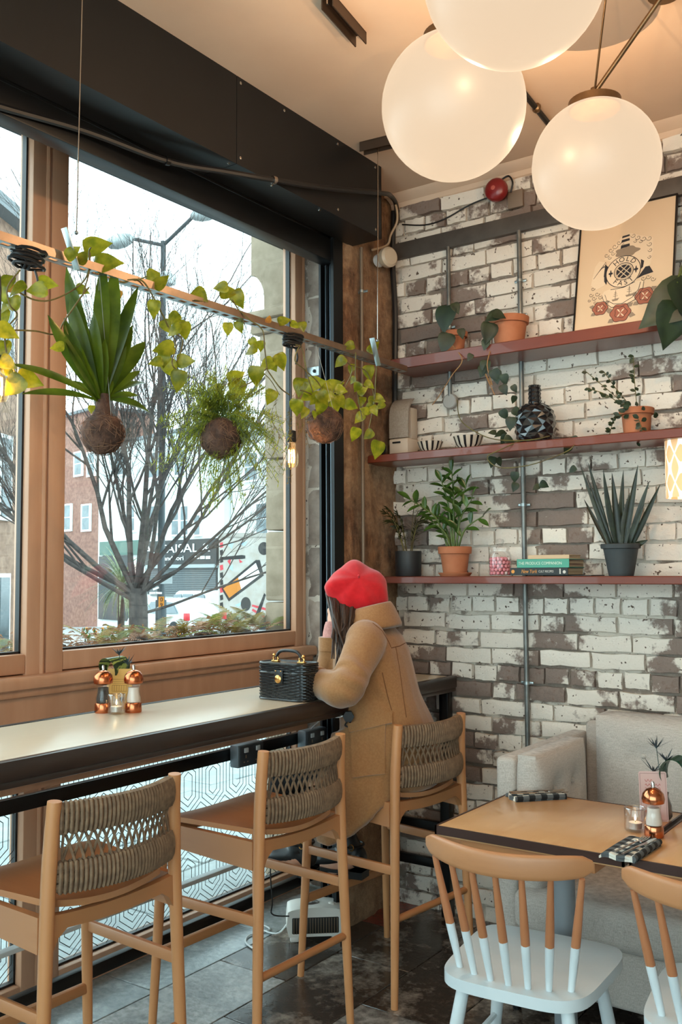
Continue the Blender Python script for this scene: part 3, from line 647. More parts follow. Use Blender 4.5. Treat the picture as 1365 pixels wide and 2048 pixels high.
# ================================================================== PIPES AND FITTINGS ON THE BACK WALL
M_pipe = mat('grey_steel_conduit', '#656867', .4, .55, c2='#83837f', s=14)
bar = thing('steel_trunking', (-1.5, WY-.02, 2.97), 'horizontal grey steel trunking across the top of the brick wall', 'trunking'); part(G().bbox((-2.345, WY-.04, 2.965), (.5, WY-.012, 3.04), .003), 'trunking_body', mat('dark_grey_trunking', '#514b47', .55, .3, c2='#625b55', s=9), bar)
def pipe(pts, r, label, clips=(), name='wall_conduit', m_=None):
    p_ = thing(name, pts[-1], label, 'conduit'); part(G().tube(pts, r, 10), 'pipe', m_ or M_pipe, p_)
    for c in clips:
        g = G(); c = V(c); g.lathe([(r+.003, -.006), (r+.003, .006)], c, 12); g.bbox(c+V((-.028, .004, -.006)), c+V((.028, .012, .006)), .003); part(g, 'clip', M_galv, p_)
    return p_
yy = WY-.034
pipe([(-1.697, yy, 2.97), (-1.697, yy, .35)], .0105, 'long grey conduit running down the brick wall to the sofa', [(-1.697, yy, z_) for z_ in (2.75, 2.6, 1.78, 1.03)])
p1 = pipe([(-2.045, yy, 2.97), (-2.045, yy, 2.285)], .0095, 'short grey conduit ending in a round junction box', [(-2.045, yy, 2.6)])
part(G().lathe([(.031, 0), (.034, .006), (.034, .026), (.03, .03)], (-2.045, WY-.012, 2.262), 24, ax=V((0, -1, 0))), 'junction_box', mat('light_grey_box', '#a29d97', .5, .2), p1)
p2 = pY(718, 480, 3.5); pipe([(-2.338, 3.475, 2.95), (-2.338, 3.475, 1.2)], .0085, 'thin grey pipe down the stone pillar behind the red beret', [(-2.338, 3.475, 2.75)], m_=mat('dull_pipe', '#7a6a5a', .5, .4))
co = thing('corner_cable', (-2.35, 3.76, 2.0), 'thick black cable dropping in the corner between pillar and brick wall', 'cable')
part(G().tube(bez([(-2.335, 3.745, 3.2), (-2.345, 3.75, 2.95), (-2.335, 3.752, 2.7), (-2.34, 3.75, 2.3), (-2.337, 3.752, 2.03)], 6), .013, 8), 'sheath', M_cable, co)
wc = thing('white_cable', (-2.3, 3.7, 2.95), 'pale cream cable looping down beside the pillar top', 'cable'); part(G().tube(bez([pY(770, 395, 3.7), pY(790, 405, 3.7), pY(795, 440, 3.72), pY(782, 470, 3.72), pY(775, 490, 3.72), pY(745, 500, 3.6)], 6), .0055, 6), 'sheath', mat('cream_cable', '#b9a083', .5), wc)
sl = thing('sensor_lamp', pX(757, 520, -2.33), 'round white plastic sensor lamp high on the stone pillar', 'sensor')
o_ = pX(757, 522, -2.35); part(G().lathe([(.03, 0), (.03, .03), (.034, .04)], o_, 16, ax=V((1, -.35, 0))), 'base', M_white, sl); part(G().lathe([(.034, .04), (.046, .06), (.046, .085), (.036, .095), (0, .097)], o_, 24, ax=V((1, -.35, -.05))), 'lens', mat('frosted_plastic', '#bfae98', .35), sl)
al = thing('alarm_bell', pY(1003, 385, WY-.05), 'red round fire alarm bell high on the brick wall', 'alarm')
c = pY(1003, 387, WY-.03); part(G().lathe([(.034, 0), (.034, .03)], c, 20, ax=V((0, -1, 0))), 'back_box', mat('dark_red_box', '#4a1416', .5), al); part(G().lathe([(.044, .03), (.05, .036), (.05, .06), (.043, .07), (.02, .078), (0, .079)], c, 28, ax=V((0, -1, 0))), 'sounder', mat('alarm_red', '#7d1a1c', .35, coat=.3), al); part(G().lathe([(.010, .079), (.010, .081), (0, .082)], c, 12, ax=V((0, -1, 0))), 'centre_disc', mat('alarm_disc', '#b0584f', .4), al)
part(G().tube(bez([pY(1003, 360, WY-.03), pY(1018, 352, WY-.03), pY(1026, 365, WY-.03), pY(1022, 385, WY-.03)], 5), .004, 6), 'lead', M_cable, al)
pt_ = tag(part(G().bbox(pY(1018, 420, WY-.012)+V((0, -.012, 0)), pY(1048, 378, WY-.012)+V((0, .004, 0)), .003), 'wall_plate', mat('taupe_plate', '#7d6b5b', .6), at=pY(1033, 420, WY-.012)), 'flat taupe metal plate beside the red alarm bell', 'plate')
aw = tag(part(G().tube(bez([pY(985, 392, WY-.02), pY(940, 410, WY-.02), pY(890, 438, WY-.02), pY(850, 450, WY-.018), pY(805, 449, WY-.018)], 5), .0035, 6), 'alarm_wire', M_cable, at=pY(890, 438, WY-.02)), 'thin dark wire sagging along the bricks from the alarm bell', 'wire')
# wall lamp at the right edge
M_shade = None
t = NT('patterned_shade'); v = t.coords((1, 1, 1), kind='Generated'); sx = t.add('ShaderNodeSeparateXYZ'); t.l(v, sx.inputs[0])
def mth(op, a, b=None):
    n = t.add('ShaderNodeMath', operation=op)
    for i, q in enumerate((a, b)):
        if q is None: continue
        if isinstance(q, (int, float)): n.inputs[i].default_value = q
        else: t.l(q, n.inputs[i])
    return n.outputs[0]
at2 = mth('ARCTAN2', mth('SUBTRACT', sx.outputs[1], .5), mth('SUBTRACT', sx.outputs[0], .5)); p_ = mth('ABSOLUTE', mth('SINE', mth('MULTIPLY', at2, 5))); q_ = mth('ABSOLUTE', mth('COSINE', mth('MULTIPLY', sx.outputs[2], 6.3)))
d_ = mth('ABSOLUTE', mth('SUBTRACT', p_, q_)); colr = t.ramp(d_, [(.16, '#fff2dc'), (.2, '#d7a877')]); t.l(colr, t.b.inputs['Base Color']); t.l(colr, t.b.inputs['Emission Color']); t.b.inputs['Emission Strength'].default_value = .17; M_shade = t.m
sx_ = pY(1375, 938, 3.655); sc_ = thing('wall_lamp', sx_, 'small wall lamp with patterned fabric shade, glowing at the right edge', 'lamp')
part(G().lathe([(.078, -.108), (.078, .108)], sx_, 32, cap=False), 'lamp_shade', M_shade, sc_); part(G().tube([sx_+V((0, .1, .02)), sx_+V((0, .02, .02)), sx_+V((0, 0, .05))], .007, 8), 'arm', M_brass, sc_); part(G().lathe([(.05, 0), (.05, .015)], sx_+V((0, .105, .02)), 20, ax=V((0, -1, 0))), 'wall_rose', M_brass, sc_); part(G().sph(sx_, .022, 14, 10), 'bulb', mat('lit_bulb', '#ffffff', .3, em='#ffc98a', es=3), sc_); ptlight('sconce_bulb', sx_+V((0, 0, .0)), 7, (1, .6, .3), .03, sc_)
# ================================================================== THINGS ON THE SHELVES
def pot(name, c, r0, r1, h, m_, label, cat='plant', rim=.012, saucer=0, lip=.25):
    c = V(c); t_ = thing(name, c, label, cat); z0 = .012 if saucer else 0
    pr = [(r0*.96, z0), (r0, z0+.004)]+([(r1-.004, h*(1-lip)), (r1+rim*.4, h*(1-lip)+.002), (r1+rim*.6, h-.003), (r1+rim*.3, h)] if lip else [(r1, h-.004), (r1-.001, h)])+[(r1-.006, h-.002), (r1-.010, h-.02)]
    pp = part(G().lathe(pr, c, 32, cap=False), 'pot', m_, t_); part(G().lathe([(0, h-.016), (r1*.5, h-.013), (r1-.007, h-.018)], c, 20, cap=False), 'soil', M_soil, t_)
    if saucer: part(G().lathe([(0, 0), (saucer*.85, 0), (saucer, .014), (saucer-.004, .016), (saucer*.84, .006), (0, .005)], c, 32), 'saucer', m_, t_)
    return t_
M_blackpot = mat('black_glazed_pot', '#202326', .5, c2='#272a2d', s=6); M_greypot = mat('slate_grey_pot', '#34393b', .6, c2='#3f4547', s=9)
def blade(L, W, fold=.1, curl=0, tipp=1.6, n=10, wav=0, name='leaf', m_=None, base=.3, peak=.55):
    def fn(u, v):
        wv = W/2*(math.sin(PI*min(1, (u**(math.log(.5)/math.log(peak)))*.93+.07)))**.8 if u < 1 else .0005; wv = max(wv, W*base*.5*(1-u) if u < .2 else .0004)
        s_ = 2*v-1; return V((L*u*math.cos(curl*u*.5), wv*s_, -L*math.sin(curl*.5*u)*u+abs(s_)*fold*wv*2+wav*W*math.sin(u*14+s_)*abs(s_)))
    return mesh(G().grid(fn, n, 2 if not wav else 4), name, m_, True, 80)
def heart(L, m_, name='leaf', W=.82, fold=.16, droop=.25):
    out = [(0, 0), (-.10, .2), (-.06, .36), (.08, .45), (.26, .46), (.45, .40), (.64, .28), (.82, .13), (1, 0)]; g = G(); vs = []
    for x, y in out: vs.append(V((x*L, 0, -droop*L*x*x*.6)))
    for s_ in (1, -1):
        for x, y in out: vs.append(V((x*L, s_*y*W*L*.62, abs(y)*fold*L-droop*L*x*x*.6)))
        for x, y in out: vs.append(V((x*L, s_*y*W*L*1.15, abs(y)*fold*L*1.2-droop*L*x*x*.6-abs(y)*.06*L)))
    n = len(out); fs = []
    for b in (n, 3*n):
        for i in range(n-1): fs.append((i, i+1, b+i+1, b+i)); fs.append((b+i, b+i+1, b+n+i+1, b+n+i))
    g.add(vs, fs); return mesh(g, name, m_, True, 80)
M_lpoth = leafmat('pothos_leaf', '#6f7413', '#a39a22', .3, .5, 22); M_ldark = leafmat('dark_leaf', '#1c2a1c', '#2d3d24', .5, .12); M_lzz = leafmat('zz_leaf', '#2b441c', '#4c6a2a', .22, .2); M_lsn = leafmat('snake_leaf', '#161d13', '#2b3320', .4, .1, 30); M_lpalm = leafmat('palm_leaf', '#2b3018', '#474624', .5, .2)
M_lnest = leafmat('nest_leaf', '#37480d', '#61701a', .3, .4, 9); M_lasp = leafmat('asparagus_leaf', '#7a8628', '#b0b548', .5, .5); M_orange = leafmat('dying_leaf', '#a8632a', '#c08a3a', .4, .5)
S1, S2, S3 = 1.478, 2.02, 2.445
def onS(px, py, z): return pZ(px, py, z)
def shelfpt(px, y, z): p = pY(px, 1000, y); return V((p.x, y, z))
# black pot with a wispy palm
c = shelfpt(816, 3.67, S1); t_ = pot('potted_palm', c, .058, .06, .113, M_blackpot, 'wispy dark palm in a black cylinder pot at the left end of the lowest shelf', lip=0)
lf = blade(.055, .006, m_=M_lpalm, n=4); r2 = random.Random(2)
for i in range(9):
    a = r2.uniform(0, 2*PI); q = c+V((math.cos(a)*.016, math.sin(a)*.016, .1)); h = r2.uniform(.12, .24); e = c+V((math.cos(a)*r2.uniform(.05, .14), math.sin(a)*r2.uniform(.0, .09)-.02, .1+h)); P = bez([q, q.lerp(e, .5)+V((0, 0, .05)), e], 6)
    fr = part(G().tube(P, [.002]*len(P), 5), 'frond_stem', M_stem, t_); g = G()
    for k in range(3, len(P)):
        d = (P[k]-P[k-1]).normalized()
        for s_ in (-1, 1):
            for w_ in (0, .5):
                sd = d.cross(V((0, 0, 1))).normalized()*s_; d2 = (d*.6+sd+V((0, 0, r2.uniform(-.5, .1)))).normalized(); b = P[k]-d*w_*.01; n2 = d2.cross(d).normalized()*.0028; L_ = r2.uniform(.03, .055); g.add([b, b+d2*L_*.5+n2, b+d2*L_, b+d2*L_*.5-n2], [(0, 1, 2, 3)])
    part(g, 'leaflets', M_lpalm, fr, kind='stuff')
# ZZ plant
c = shelfpt(909, 3.66, S1); t_ = pot('potted_zz_plant', c, .052, .067, .128, M_terra, 'glossy upright ZZ plant in a terracotta pot and saucer', saucer=.074)
lm = blade(.066, .030, .22, .2, m_=M_lzz, n=6)
for (ex, ey, ez, n_) in ((-.045, -.03, .30, 9), (-.01, .0, .345, 10), (.015, -.03, .24, 8), (-.20, -.04, .225, 10), (-.13, .01, .17, 6), (.10, -.03, .21, 7), (.15, -.02, .14, 5), (.05, .02, .28, 8), (-.08, -.05, .12, 4)):
    q = c+V((ex*.12, ey*.3, .115)); e = c+V((ex, ey, .115+ez)); P = bez([q, q.lerp(e, .45)+V((-ex*.12, 0, .035*ez/.2)), e], 6)
    st_ = part(G().tube(P, [.0055-.0035*k/len(P) for k in range(len(P))], 7), 'stalk', M_gstem, t_)
    for k in range(n_):
        u = .32+.68*k/(n_-1) if n_ > 1 else 1; i = min(int(u*(len(P)-1)), len(P)-2); p = P[i].lerp(P[i+1], u*(len(P)-1)-i); d = (P[i+1]-P[i]).normalized(); sd = d.cross(V((.3, -1, .2))).normalized()*(1 if k % 2 else -1)
        place(lm, 'leaflet', st_, p, d*.7+sd*(.95 if k < n_-1 else .1)+V((0, r2.uniform(-.4, .1), 0)), V((0, -.7, 1)), r2.uniform(.8, 1.1))
# snake plant
c = shelfpt(1240, 3.655, S1); t_ = pot('potted_snake_plant', c, .048, .070, .125, M_greypot, 'dark snake plant with upright blades in a slate grey pot', lip=.16)
for px, py, w_ in ((1160, 928, .016), (1183, 925, .026), (1205, 940, .03), (1225, 945, .026), (1247, 940, .026), (1277, 930, .024), (1300, 962, .026), (1322, 968, .022), (1170, 1000, .018), (1260, 985, .03), (1240, 1000, .028), (1290, 1010, .028), (1175, 955, .016), (1298, 1080, .026)):
    e = pY(px, py, 3.64+r2.uniform(-.05, .06)); q = c+V(((e.x-c.x)*.22, r2.uniform(-.02, .02), .10)); L_ = (e-q).length
    place(blade(L_, w_, .3, r2.uniform(-.12, .12), m_=M_lsn, n=9, base=.7, peak=.45), 'leaf', t_, q, e-q, V((r2.uniform(-.4, .4), -1, 0)))
# jar of pink sweets
c = shelfpt(999, 3.665, S1); t_ = thing('sweet_jar', c, 'glass jar with lid half full of pink and white sweets', 'jar')
part(G().lathe([(.0, .002), (.044, .003), (.047, .01), (.047, .085), (.043, .098), (.037, .105), (.037, .112)], c, 32, cap=False), 'jar_body', M_glassw, t_)
part(G().lathe([(.041, .112), (.042, .116), (.04, .121), (.02, .127), (.012, .129), (.016, .137), (.02, .146), (.015, .155), (.0, .158)], c, 28), 'lid', M_glassw, t_)
sw = [mesh(G().sph((0, 0, .0079), .0079, 10, 8), 'sweet', m_) for m_ in (mat('pink_sweet', '#d9808a', .35, c2='#e59aa2', s=40), mat('white_sweet', '#ecdcdc', .35))]; nsw = 0
for lay in range(5):
    for ring_, n_ in ((.0378, 14), (.021, 8), (.0045, 1)):
        for k in range(n_):
            a = 2*PI*(k+.5*(lay % 2))/n_; o = bpy.data.objects.new('sweet', sw[0 if rnd.random() < .78 else 1]); col.objects.link(o); o.location = c+V((ring_*math.cos(a), ring_*math.sin(a), .0045+lay*.0148+(0 if n_ > 8 else .002))); wh_ = o.data is sw[1]; tag(o, 'small round %s sweet inside the glass jar' % ('white' if wh_ else 'pink'), 'sweet', '%s sweets in the glass jar' % ('white' if wh_ else 'pink'))
# books
def book(x0, x1, z0, h, m_c, label, y0, dep, txt, rot=0, pg='#a98a6a'):
    cx = (x0+x1)/2; b_ = thing('book', (cx, y0+dep/2, z0), label, 'book', 'cook books stacked on the lowest shelf'); mt = mat('book_cover', m_c, .55) if isinstance(m_c, str) else m_c
    g = G(); g.bbox((x0, y0, z0), (x1, y0+dep, z0+.0025), .0008, 1); g.bbox((x0, y0, z0+h-.0025), (x1, y0+dep, z0+h), .0008, 1); g.bbox((x0, y0-.0015, z0), (x1, y0+.003, z0+h), .001, 1); part(g, 'cover', mt, b_); part(G().box((x0+.003, y0+.003, z0+.0026), (x1-.004, y0+dep-.004, z0+h-.0026)), 'pages', mat('paper_pages', pg, .9, c2='#c9b08e', s=60, st=(.05, .05, 8)), b_)
    for tx, fx, sz, c_, sx, sh in txt: text(tx, 'spine_lettering', sz, mat('spine_ink', c_, .6), b_, (x0+(x1-x0)*fx, y0-.0017, z0+h*.5), V((1, 0, 0)), V((0, 0, 1)), .0003, sx=sx, shear=sh)
    return b_
bx = shelfpt(1022, 3.6, S1).x; bx2 = shelfpt(1137, 3.6, S1).x
b1 = book(bx, bx2, S1, .03, '#20282a', 'black book with orange and white spine title, bottom of the stack', 3.585, .17, (('New York', .335, .022, '#d9913f', .72, .25), ('CULT RECIPES', .63, .0125, '#c9c6bd', .82, 0)))
g = G(); g.lathe([(.0075, 0), (.0075, .0004)], (bx+.013, 3.5833, S1+.015), 18, ax=V((0, -1, 0))); part(g, 'orange_dot', mat('orange_ink', '#d9913f', .6), b1); g = G(); g.box((bx2-.035, 3.583, S1+.005), (bx2-.030, 3.5835, S1+.026)); g.lathe([(.0065, 0), (.0065, .0004)], (bx2-.015, 3.5833, S1+.013), 14, ax=V((0, -1, 0))); part(g, 'publisher_mark', mat('pale_ink', '#c9c6bd', .6), b1, smooth=False)
b2 = book(shelfpt(1035, 3.6, 0).x, shelfpt(1139, 3.6, 0).x, S1+.03, .035, mat('teal_cover', '#4a9b86', .5), 'teal green book with white spine title, middle of the stack', 3.588, .165, (('THE PRODUCE COMPANION', .45, .0165, '#d3dfd0', .86, 0),), pg='#4a2420')
b3 = book(shelfpt(1057, 3.6, 0).x, shelfpt(1139, 3.6, 0).x, S1+.065, .016, '#c9ab88', 'thin cream book on top of the book stack', 3.59, .13, ())
g = G(); g.bbox((shelfpt(1160, 3.6, 0).x-.16, 3.60, S1), (shelfpt(1180, 3.6, 0).x, 3.75, S1+.004), .001); tag(part(g, 'magazine', mat('dark_magazine', '#2a2522', .5), at=(b1.location.x+.07, 3.68, S1)), 'thin dark magazine lying under the end of the book stack', 'magazine')
for q in (b1, b2, b3): q.location.z += .004
# middle shelf: air freshener, bowls, black vase
c = pZ(806, 900, S2); c.y = 3.69; c.x = shelfpt(807, 3.69, 0).x; t_ = thing('air_freshener', c, 'white and taupe wall dispenser at the left end of the middle shelf', 'dispenser')
prof = [(-.055, 0), (-.055, .10)]+[(-.055+.11*(1-math.cos(a))/2, .10+.10*math.sin(a)) for a in [PI/2*k/8 for k in range(1, 9)]]+[(.02, .203), (.055, .205), (.055, 0)]
def dsp(y0, y1, pr, m_, nm): part(G().prism(pr, y1-y0, (c.x, y0, S2), V((1, 0, 0)), V((0, 0, 1)), V((0, 1, 0))), nm, m_, t_)
def dpanel(z0, z1, front, top_round):
    def fn(u, v):
        z_ = z0+(z1-z0)*v; k = max(0, (v-.45)/.55) if top_round else 0; return V((c.x-.05+.1*u, 3.655+.05*k**3-.006*(1-(2*u-1)**2), S2+z_))
    g = G().slab(fn, 8, 14, (0, .012, 0)); return g
part(dpanel(.085, .268, 1, True), 'grille_cover', mat('taupe_grille', '#8f8377', .6, c2='#a4988c', s=160, bump=.5, bd=.002), t_); part(G().bbox((c.x-.05, 3.652, S2), (c.x+.05, 3.745, S2+.082), .006), 'lower_body', mat('cream_plastic', '#c9b8a6', .45), t_); part(G().bbox((c.x-.048, 3.69, S2+.08), (c.x+.048, 3.745, S2+.225), .006), 'back_body', mat('cream_plastic2', '#b9a896', .45), t_); part(G().bbox((c.x-.03, 3.648, S2+.060), (c.x+.012, 3.654, S2+.068), .001), 'slot', M_black, t_)
M_bowl = None
t = NT('striped_glaze'); v = t.coords((1, 1, 1)); sx = t.add('ShaderNodeSeparateXYZ'); t.l(v, sx.inputs[0]); at2 = mth('ARCTAN2', sx.outputs[1], sx.outputs[0]); t.l(t.ramp(mth('SINE', mth('MULTIPLY', at2, 13)), [(.28, '#c9bcab'), (.42, '#1f2123')]), t.b.inputs['Base Color']); t.b.inputs['Roughness'].default_value = .25; M_bowl = t.m
for px, r_, h, lb in ((861, .058, .052, 'small black and white striped bowl beside the white dispenser'), (937, .066, .06, 'black and white striped bowl in the middle of the shelf, the larger one')):
    c = shelfpt(px, 3.66, S2); c.x = pY(px, 885, 3.66).x; b_ = thing('striped_bowl', c, lb, 'bowl', 'striped bowls on the middle shelf')
    part(G().lathe([(0, .0), (r_*.45, 0), (r_*.5, .004), (r_*.8, h*.4), (r_, h), (r_-.003, h+.001), (r_*.76, h*.45), (r_*.3, .008), (0, .007)], c, 36), 'bowl', M_bowl, b_, at=c)
    if r_ < .06: part(G().sph(c+V((0, 0, .04)), (.04, .03, .02), 10, 6), 'moss', mat('moss', '#39492a', .9), b_)
c = shelfpt(749, 3.62, S2); c.x = -2.335; t_ = thing('round_tin', c, 'small round black clock-like tin at the very end of the middle shelf', 'tin'); part(G().lathe([(.026, 0), (.03, .004), (.03, .022), (.026, .026)], c+V((0, 0, .032)), 22, ax=V((.3, -1, .1))), 'rim', M_black, t_); part(G().lathe([(.0, .0265), (.024, .0268)], c+V((0, 0, .032)), 22, ax=V((.3, -1, .1)), cap=False), 'face', mat('tin_face', '#4b4036', .5, c2='#2b2622', s=60), t_); part(G().bbox(c+V((-.02, -.02, 0)), c+V((.02, .02, .006)), .002), 'foot', M_black, t_)
# faceted black vase
c = shelfpt(1071, 3.65, S2); c.x = pY(1071, 850, 3.65).x; t_ = thing('faceted_vase', c, 'glossy black faceted vase with narrow ribbed neck on the middle shelf', 'vase'); M_vase = mat('black_gloss_ceramic', '#16191d', .12, coat=.6, spec=.6)
prf = [(.055, 0), (.068, .012), (.078, .04), (.082, .07), (.082, .10), (.078, .125), (.066, .148), (.045, .164), (.028, .17)]; g = G(); N = 12; vs = []; fs = []
for i, (r_, z_) in enumerate(prf):
    for k in range(N): a = 2*PI*(k+.5*(i % 2))/N; vs.append(c+V((r_*math.cos(a), r_*math.sin(a), z_)))
for i in range(len(prf)-1):
    for k in range(N):
        k2 = (k+1) % N; q4 = ((i*N+k), (i*N+k2), ((i+1)*N+k2), ((i+1)*N+k)); ctr = sum((vs[q] for q in q4), V())/4; nn = V((ctr.x-c.x, ctr.y-c.y, 0)).normalized(); vs.append(ctr+nn*.008); w_ = len(vs)-1
        for a, b in ((0, 1), (1, 2), (2, 3), (3, 0)): fs.append((q4[a], q4[b], w_))
g.add(vs, fs); part(g, 'body', M_vase, t_, smooth=False); g = G(); N = 20
g.loft([[c+V(((.024+(.002 if k % 2 else -.001)+.0015*(1 if i % 2 else -1)-.001*i/8)*math.cos(2*PI*k/N), (.024+(.002 if k % 2 else -.001)+.0015*(1 if i % 2 else -1))*math.sin(2*PI*k/N), .168+i*.0085)) for k in range(N)] for i in range(10)]); part(g, 'neck', M_vase, t_, smooth=False)
# top shelf pots
c = shelfpt(908, 3.67, S3); c.x = pY(908, 660, 3.67).x; t_ = pot('potted_pothos', c, .042, .055, .105, M_terra, 'small terracotta pot with dark drooping heart leaves on the top shelf')
c2_ = c; hd = heart(.11, M_ldark)
for px, py, L_, a in ((893, 640, 1.05, 95), (893, 688, .8, 100), (914, 617, .45, 60), (925, 668, .4, 70)):
    p = pY(px, py, 3.58); d = (CR*math.cos(R(a))-CU*math.sin(R(a))); place(hd, 'leaf', t_, p-d*.05*L_+V((0, .0, 0)), d+V((0, -.2, 0)), -CF+V((rnd.uniform(-.5, .1), 0, .5)), L_)
c = shelfpt(1019, 3.66, S3); c.x = pY(1019, 645, 3.66).x; t_ = pot('potted_philodendron', c, .06, .077, .125, M_terra, 'larger terracotta pot on the top shelf with leaves trailing left'); 
for px, py, L_, a in ((979, 668, .8, 95), (985, 635, .6, 150), (972, 690, .4, 100), (1000, 630, .5, 20), (967, 745, .45, 110), (995, 755, .5, 80), (1010, 780, .4, 60), (972, 735, .5, 90)):
    p = pY(px, py, 3.55); d = (CR*math.cos(R(a))-CU*math.sin(R(a))); place(hd, 'leaf', t_, p-d*.05*L_, d+V((0, -.2, 0)), -CF+V((rnd.uniform(-.5, .5), 0, .5)), L_)
def vine(name, pts, leaves, label, y, lm_, m_=None, r_=.0022, cat='vine'):
    P = bez([pY(px, py, y+dy) for px, py, dy in pts], 5); t_ = thing(name, P[0], label, cat); part(G().tube(P, r_, 5), 'stem', m_ or M_stem, t_)
    for px, py, L_, a in leaves:
        p = pY(px, py, y-.01); d = (CR*math.cos(R(a))-CU*math.sin(R(a)))+CF*rnd.uniform(-.3, .3); place(lm_, 'leaf', t_, p-d*.05*L_, d, -CF+V((rnd.uniform(-.6, .6), 0, rnd.uniform(0, .6))), L_)
    return t_
M_dry = mat('dry_vine', '#9a7046', .6)
vine('trailing_vine', [(905, 690, .03), (925, 720, -.02), (905, 750, -.02), (880, 790, 0), (865, 810, 0)], [(940, 715, .3, 120)], 'dry bare vine hanging from the small pot on the top shelf', 3.56, hd, M_dry)
vine('trailing_vine', [(985, 690, .03), (975, 730, -.02), (985, 770, 0), (970, 745, 0), (990, 790, 0)], [(965, 742, .42, 100), (992, 752, .5, 70), (1010, 760, .42, 80), (1030, 778, .3, 60), (1028, 800, .3, 100)], 'leafy vine trailing from the larger pot on the top shelf', 3.55, hd, M_dry)
vine('trailing_vine', [(915, 800, .1), (922, 840, 0), (960, 868, 0), (1000, 880, -.03), (1060, 880, -.06), (1100, 872, -.06)], [(1010, 830, .42, 60), (1022, 848, .5, 100), (1000, 868, .45, 160), (1035, 825, .4, 40), (1045, 840, .4, 90), (1008, 880, .4, 120), (985, 865, .3, 180), (1020, 880, .4, 20)], 'dark leafy vine curling around the black faceted vase', 3.60, hd)
vine('trailing_vine', [(1045, 880, -.03), (1000, 900, -.09), (975, 915, -.09), (1000, 935, -.07), (1060, 930, -.07), (1130, 905, -.09), (1150, 890, -.06)], [(985, 925, .42, 100), (1000, 925, .35, 60), (1030, 955, .4, 95), (1090, 970, .35, 30), (1073, 975, .3, 150), (1145, 940, .3, 140), (1135, 900, .4, 110), (1150, 885, .42, 70), (1030, 975, .35, 110)], 'vine looping below the middle shelf under the black vase', 3.60, hd)
c = shelfpt(1274, 3.65, S2); c.x = pY(1274, 830, 3.65).x; t_ = pot('potted_wire_vine', c, .05, .06, .105, M_terra, 'terracotta pot with wiry thin stems and tiny leaves on the middle shelf'); oval = blade(.022, .015, .1, .2, m_=M_ldark, n=4)
for pts in ([(1275, 815), (1270, 760), (1268, 712)], [(1265, 815), (1235, 780), (1210, 745)], [(1255, 818), (1215, 790), (1180, 778)], [(1255, 822), (1230, 840), (1220, 870)], [(1270, 825), (1285, 860), (1275, 885)], [(1258, 820), (1240, 800), (1175, 745)]):
    P = bez([pY(a, b, 3.6) for a, b in pts], 8); st_ = part(G().tube(P, .0016, 5), 'stalk', M_stem, t_)
    for k in range(4, len(P)): place(oval, 'leaflet', st_, P[k], V((rnd.uniform(-1, 1), rnd.uniform(-.6, 0), rnd.uniform(-.8, .5))), -CF+V((0, 0, .4)), rnd.uniform(.7, 1.1))
for k in range(14): p = pY(rnd.uniform(1240, 1315), rnd.uniform(805, 840), 3.6-rnd.uniform(0, .03)); place(oval, 'leaflet', t_, p, V((rnd.uniform(-1, 1), -.5, rnd.uniform(-.8, .5))), -CF, 1.2)
c = V((pY(1385, 640, 3.62).x, 3.66, S3)); t_ = pot('potted_monstera', c, .06, .075, .12, M_terra, 'pot with one big drooping dark leaf at the right edge of the top shelf'); bigl = heart(.2, M_ldark, droop=.5)
for px, py, L_, a in ((1335, 610, 1.05, 150), (1345, 650, .8, 100), (1375, 600, .8, 60)):
    p = pY(px, py, 3.5); d = CR*math.cos(R(a))-CU*math.sin(R(a)); place(bigl, 'leaf', t_, p-d*.09*L_, d, -CF+V((.2, 0, .6)), L_); part(G().tube(bez([c+V((0, 0, .1)), c+V((-.02, -.05, .2)), p-d*.09*L_], 5), .0035, 6), 'leaf_stalk', M_gstem, t_)
# framed print leaning on the top shelf
fx0, fx1 = pY(1150, 655, 3.62).x, pY(1343, 622, 3.62).x; fw, fh = fx1-fx0, .53; o0 = V((fx0, 3.62, S3+.001)); tl_ = R(13); uy_ = V((0, math.sin(tl_), math.cos(tl_))); ux_ = V((1, 0, 0)); un = V((0, -math.cos(tl_), math.sin(tl_)))
pr_ = thing('framed_print', o0+ux_*fw/2, 'framed sailor print with a diving helmet reading HOLD FAST on the top shelf', 'picture')
def fb_(a, b, h, d0, m_, nm): part(G().prism([(a[0], a[1]), (b[0], a[1]), (b[0], b[1]), (a[0], b[1])], h, o0+un*d0, ux_, uy_, un), nm, m_, pr_, smooth=False)
fb_((0, 0), (fw, fh), .004, 0, mat('print_paper', '#cfb495', .7, c2='#d6bc9e', s=2), 'print_sheet')
for a, b in (((-.006, -.0), (.0, fh)), ((fw, 0), (fw+.006, fh)), ((-.006, fh), (fw+.006, fh+.006))): fb_(a, b, .014, -.004, M_black, 'frame_bar')
M_ink = mat('print_ink', '#26242a', .8); M_inkg = mat('print_grey', '#8c7a68', .8); M_inkr = mat('print_red', '#9a5b47', .8); M_pap = mat('print_light', '#d9c2a6', .8)
def PQ(px, py): return ((px-45)/1190*fw, (1410-py)/1190*.395)
fd = .0042
def blob(pts, m_, nm, d=0, h=.0003):
    global fd; fd += .00002; part(G().prism([PQ(*p) for p in pts], h, o0+un*(fd+d), ux_, uy_, un), nm, m_, pr_, smooth=False)
def ell(cx, cy, rx, ry, n=28, ph=0): return [(cx+rx*math.cos(2*PI*k/n), cy+ry*math.sin(2*PI*k/n)) for k in range(n)]
def wob(cx, cy, rx, ry, lob, amp, n=48): return [(cx+rx*(1+amp*math.cos(lob*2*PI*k/n))*math.cos(2*PI*k/n), cy+ry*(1+amp*math.cos(lob*2*PI*k/n))*math.sin(2*PI*k/n)) for k in range(n)]
